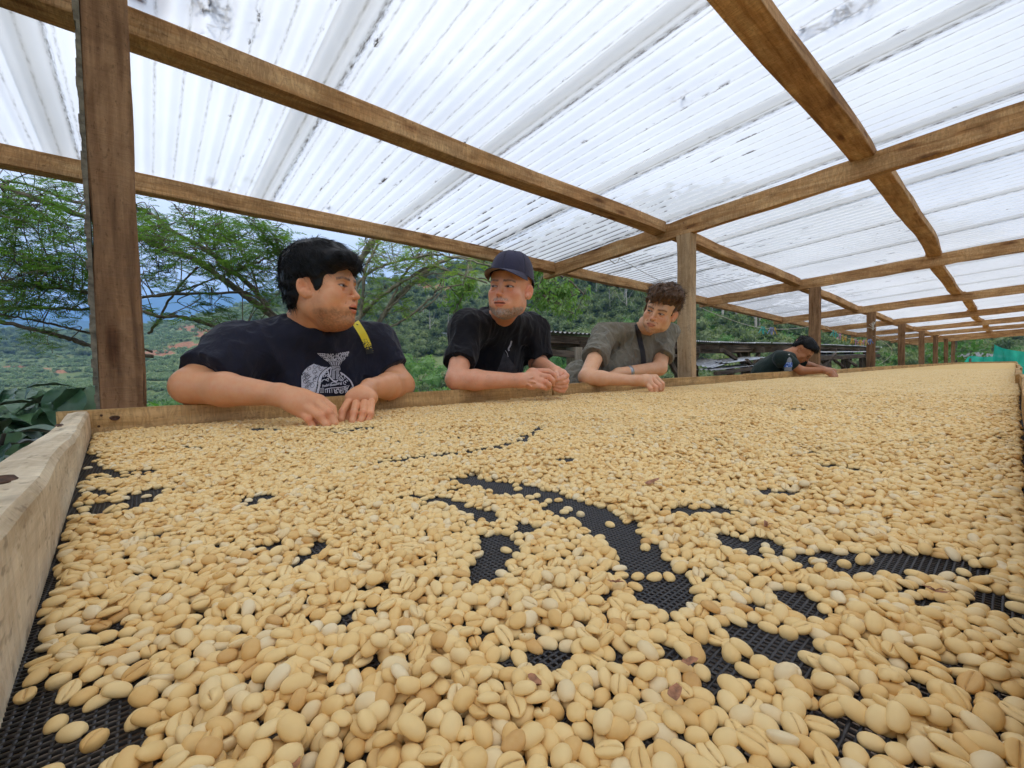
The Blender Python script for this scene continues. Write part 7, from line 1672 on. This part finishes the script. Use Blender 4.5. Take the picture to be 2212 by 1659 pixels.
# climbing plant with broad leaves by the far posts
rs = np.random.default_rng(91); C, D_, Nn, Ls, Ws = [], [], [], [], []
for k in range(520):
    px, py = rs.uniform(1995, 2140), rs.uniform(705, 785)
    if py < 712 + abs(px - 2062) * .35: continue
    d = rs.uniform(25.5, 27.5); g = np.array([rs.normal(0, .5), rs.normal(0, .5), -rs.uniform(.3, 1)]); g /= np.linalg.norm(g); nn = rs.normal(0, 1, 3); nn -= g * (nn @ g); nn /= np.linalg.norm(nn); C.append(DD(px, py, d)); D_.append(g); Nn.append(nn); Ls.append(rs.uniform(.16, .34)); Ws.append(rs.uniform(.12, .22))
v, f = quads(np.array(C), np.array(D_), np.array(Nn), np.array(Ls), np.array(Ws), .1)
vp = empty('climbing_plant', tuple(DD(2062, 800, 26.5)), 'broad leaved climbing plant heaped up past the last posts', 'plant'); o = obj('foliage', v, f, LF_BROAD, vp); o['kind'] = 'stuff'
beam('stake', tuple(DD(2066, 820, 26.5)), tuple(DD(2066, 712, 26.5)), .09, .09, W_OLD, vp, n=6, up=(1, 0, 0))

# ================================================================ water bottle
m, nt, b, o = new_mat('clear_plastic'); b.inputs['Base Color'].default_value = (.86, .90, .94, 1); b.inputs['Roughness'].default_value = .08; b.inputs['Transmission Weight'].default_value = .72; b.inputs['IOR'].default_value = 1.33; PET = m
bp = atY(1702, 811.5, YB + .012); bt = empty('water_bottle', (bp.x, bp.y, bz + .003), 'clear plastic water bottle with a white cap and blue label on the rim', 'bottle')
Hh = .165; r0 = .034; prof = [(0, .002), (r0 * .75, 0), (r0 * .97, .006), (r0, .015), (r0 * .95, .03), (r0, .04), (r0 * .97, .055), (r0, .06), (r0, .085), (r0 * .96, .092), (r0 * .98, .105), (r0 * .9, .120), (r0 * .62, .136), (r0 * .40, .145), (r0 * .38, .15)]
bx_, by_, bz_0 = bt.location
mb = MB(); mb.lathe(prof, (bx_, by_, bz_0), 28); mb.build('bottle_body', PET, bt, True)
LBL = bpy.data.materials.new('bottle_label'); m, nt, b, o = new_mat('bottle_label'); tc = N(nt, 'ShaderNodeTexCoord'); f_ = noise(nt, tc.outputs['Object'], 60, 2, .5, (1, 1, 2.5)); r = ramp(nt, f_, [(.42, (.01, .035, .26)), (.47, (.05, .19, .60)), (.56, (.05, .19, .60)), (.60, (.75, .78, .82))]); r.color_ramp.interpolation = 'CONSTANT'; L(nt, r.outputs[0], b.inputs['Base Color']); b.inputs['Roughness'].default_value = .35
mb = MB(); mb.lathe([(r0 * 1.012, .042), (r0 * 1.02, .046), (r0 * 1.02, .082), (r0 * 1.012, .086)], (bx_, by_, bz_0), 28); mb.build('label', m, bt, True)
mb = MB(); mb.lathe([(.0, .166), (.0145, .1655), (.0152, .164), (.0152, .151), (.0145, .150), (0, .150)], (bx_, by_, bz_0), 24)
for k in range(24): an = k * 6.28 / 24; mb.box((-.0005, .0150, .151), (.0005, .0158, .1635), M=Matrix.Translation((bx_, by_, bz_0)) @ Matrix.Rotation(an, 4, 'Z'))
mb.build('cap', simple('white_cap', (.78, .78, .78), .4, .03), bt)
# ================================================================ rope with clothes pegs
ROPE = simple('rope_fibre', (.52, .50, .45), .9, .15, 300, .4)
def rope(pts, r, name, label, group=None):
    P = [DD(*p) for p in curve_pts(pts, 10)]; mb = MB(); mb.tube(P, r, 6); o = mb.build(name, ROPE, None, True); tag(o, label, 'rope', group); return P
rope([(1322, 538, 3.45), (1315, 545, 3.42), (1314, 556, 3.42), (1320, 564, 3.44), (1329, 569, 3.47), (1336, 563, 3.49), (1337, 553, 3.49)], .0035, 'rope_loop', 'loose loop of pale rope hanging round the first rafter')
rope([(1336, 556, 3.5), (1345, 562, 3.5), (1390, 588, 3.55), (1440, 614, 3.6), (1468, 632, 3.65)], .0022, 'cord', 'thin cord running from the first rafter down to the grey post')
line = rope([(1512, 664, 3.9), (1560, 684, 4.1), (1610, 701, 4.3), (1650, 709, 4.5), (1700, 711, 4.8), (1752, 705, 5.0)], .0035, 'clothesline', 'sagging pale washing line tied between the second and third posts', 'washing lines')
line2 = rope([(1778, 703, 5.0), (1800, 716, 5.4), (1830, 730, 5.8), (1860, 737, 6.1), (1884, 734, 6.5)], .0035, 'clothesline', 'pale washing line full of pegs tied between the third and fourth posts', 'washing lines')
rope([(1886, 726, 6.6), (1915, 742, 7.0), (1927, 757, 7.2), (1918, 775, 7.3), (1896, 788, 7.4)], .004, 'rope_end', 'frayed rope end hanging in a curve beyond the fourth post')
mb = MB(); rs = np.random.default_rng(3); c0 = DD(1886, 713, 6.4)
for k in range(14): a = rs.uniform(0, 3.14); mb.tube([c0, c0 + np.array([math.cos(a) * .05, 0, math.sin(a) * .07]), c0 + np.array([math.cos(a) * .12 + rs.normal(0, .02), rs.normal(0, .03), math.sin(a) * .13])], [.004, .004, .003], 5)
o = mb.build('rope_tuft', ROPE, None, True); tag(o, 'frayed tuft of pale cord ends tied near the fourth post', 'rope')
pc = {'teal': (.05, .42, .36), 'lilac': (.28, .30, .52), 'yellow': (.62, .42, .07), 'pink': (.55, .22, .38), 'blue': (.10, .22, .50), 'orange': (.62, .30, .06)}
PM = {k: simple('peg_' + k, c, .45, .1, 50, .05) for k, c in pc.items()}
def peg(p, col, tilt, where):
    t = empty('clothes_peg', tuple(p), f'{col} plastic clothes peg {where}', 'clothes peg', 'pegs clipped on the washing lines')
    for s in (-1, 1):
        mb = MB(); mb.add([], []); pts = [Vector((s * .004, 0, .018)), Vector((s * .002, 0, .0)), Vector((s * .006, 0, -.02)), Vector((s * .020, 0, -.062))]
        for i in range(3):
            a, c = pts[i], pts[i + 1]; wv_ = .006; mb.add([a + Vector((0, -wv_, 0)), a + Vector((.005 * s, -wv_, 0)), a + Vector((.005 * s, wv_, 0)), a + Vector((0, wv_, 0)), c + Vector((0, -wv_, 0)), c + Vector((.005 * s, -wv_, 0)), c + Vector((.005 * s, wv_, 0)), c + Vector((0, wv_, 0))], [(0, 3, 2, 1), (4, 5, 6, 7), (0, 1, 5, 4), (1, 2, 6, 5), (2, 3, 7, 6), (3, 0, 4, 7)])
        o = link('peg_arm', mesh_np('peg_arm', mb.v, mb.f, PM[col]), t)
    t.rotation_euler = (0, tilt, math.atan2(Rv.y, Rv.x)); t.scale = (.95,) * 3
def along(Ln, px):
    u, v_, d = proj(np.array(Ln)); return np.array(Ln)[np.argmin(np.abs(u - px))]
for px, c, tl, wh in ((1647, 'teal', .2, 'second from the left on the nearer line'), (1652, 'teal', -.3, 'beside another teal one on the nearer line'), (1665, 'lilac', .2, 'on the nearer line left of a yellow one'), (1668, 'lilac', -.2, 'touching a yellow one on the nearer line'), (1672, 'yellow', .0, 'rightmost on the nearer line')): peg(along(line, px), c, tl, wh)
for i, (px, c) in enumerate(((1800, 'teal'), (1806, 'teal'), (1814, 'pink'), (1820, 'yellow'), (1827, 'yellow'), (1838, 'yellow'), (1843, 'orange'), (1849, 'pink'), (1857, 'orange'), (1861, 'yellow'), (1866, 'pink'), (1871, 'yellow'), (1877, 'blue'), (1880, 'blue'))): peg(along(line2, px), c, .3 * (-1) ** i, ['first', 'second', 'third', 'fourth', 'fifth', 'sixth', 'seventh', 'eighth', 'ninth', 'tenth', 'eleventh', 'twelfth', 'thirteenth', 'last'][i] + ' from the left on the farther line')
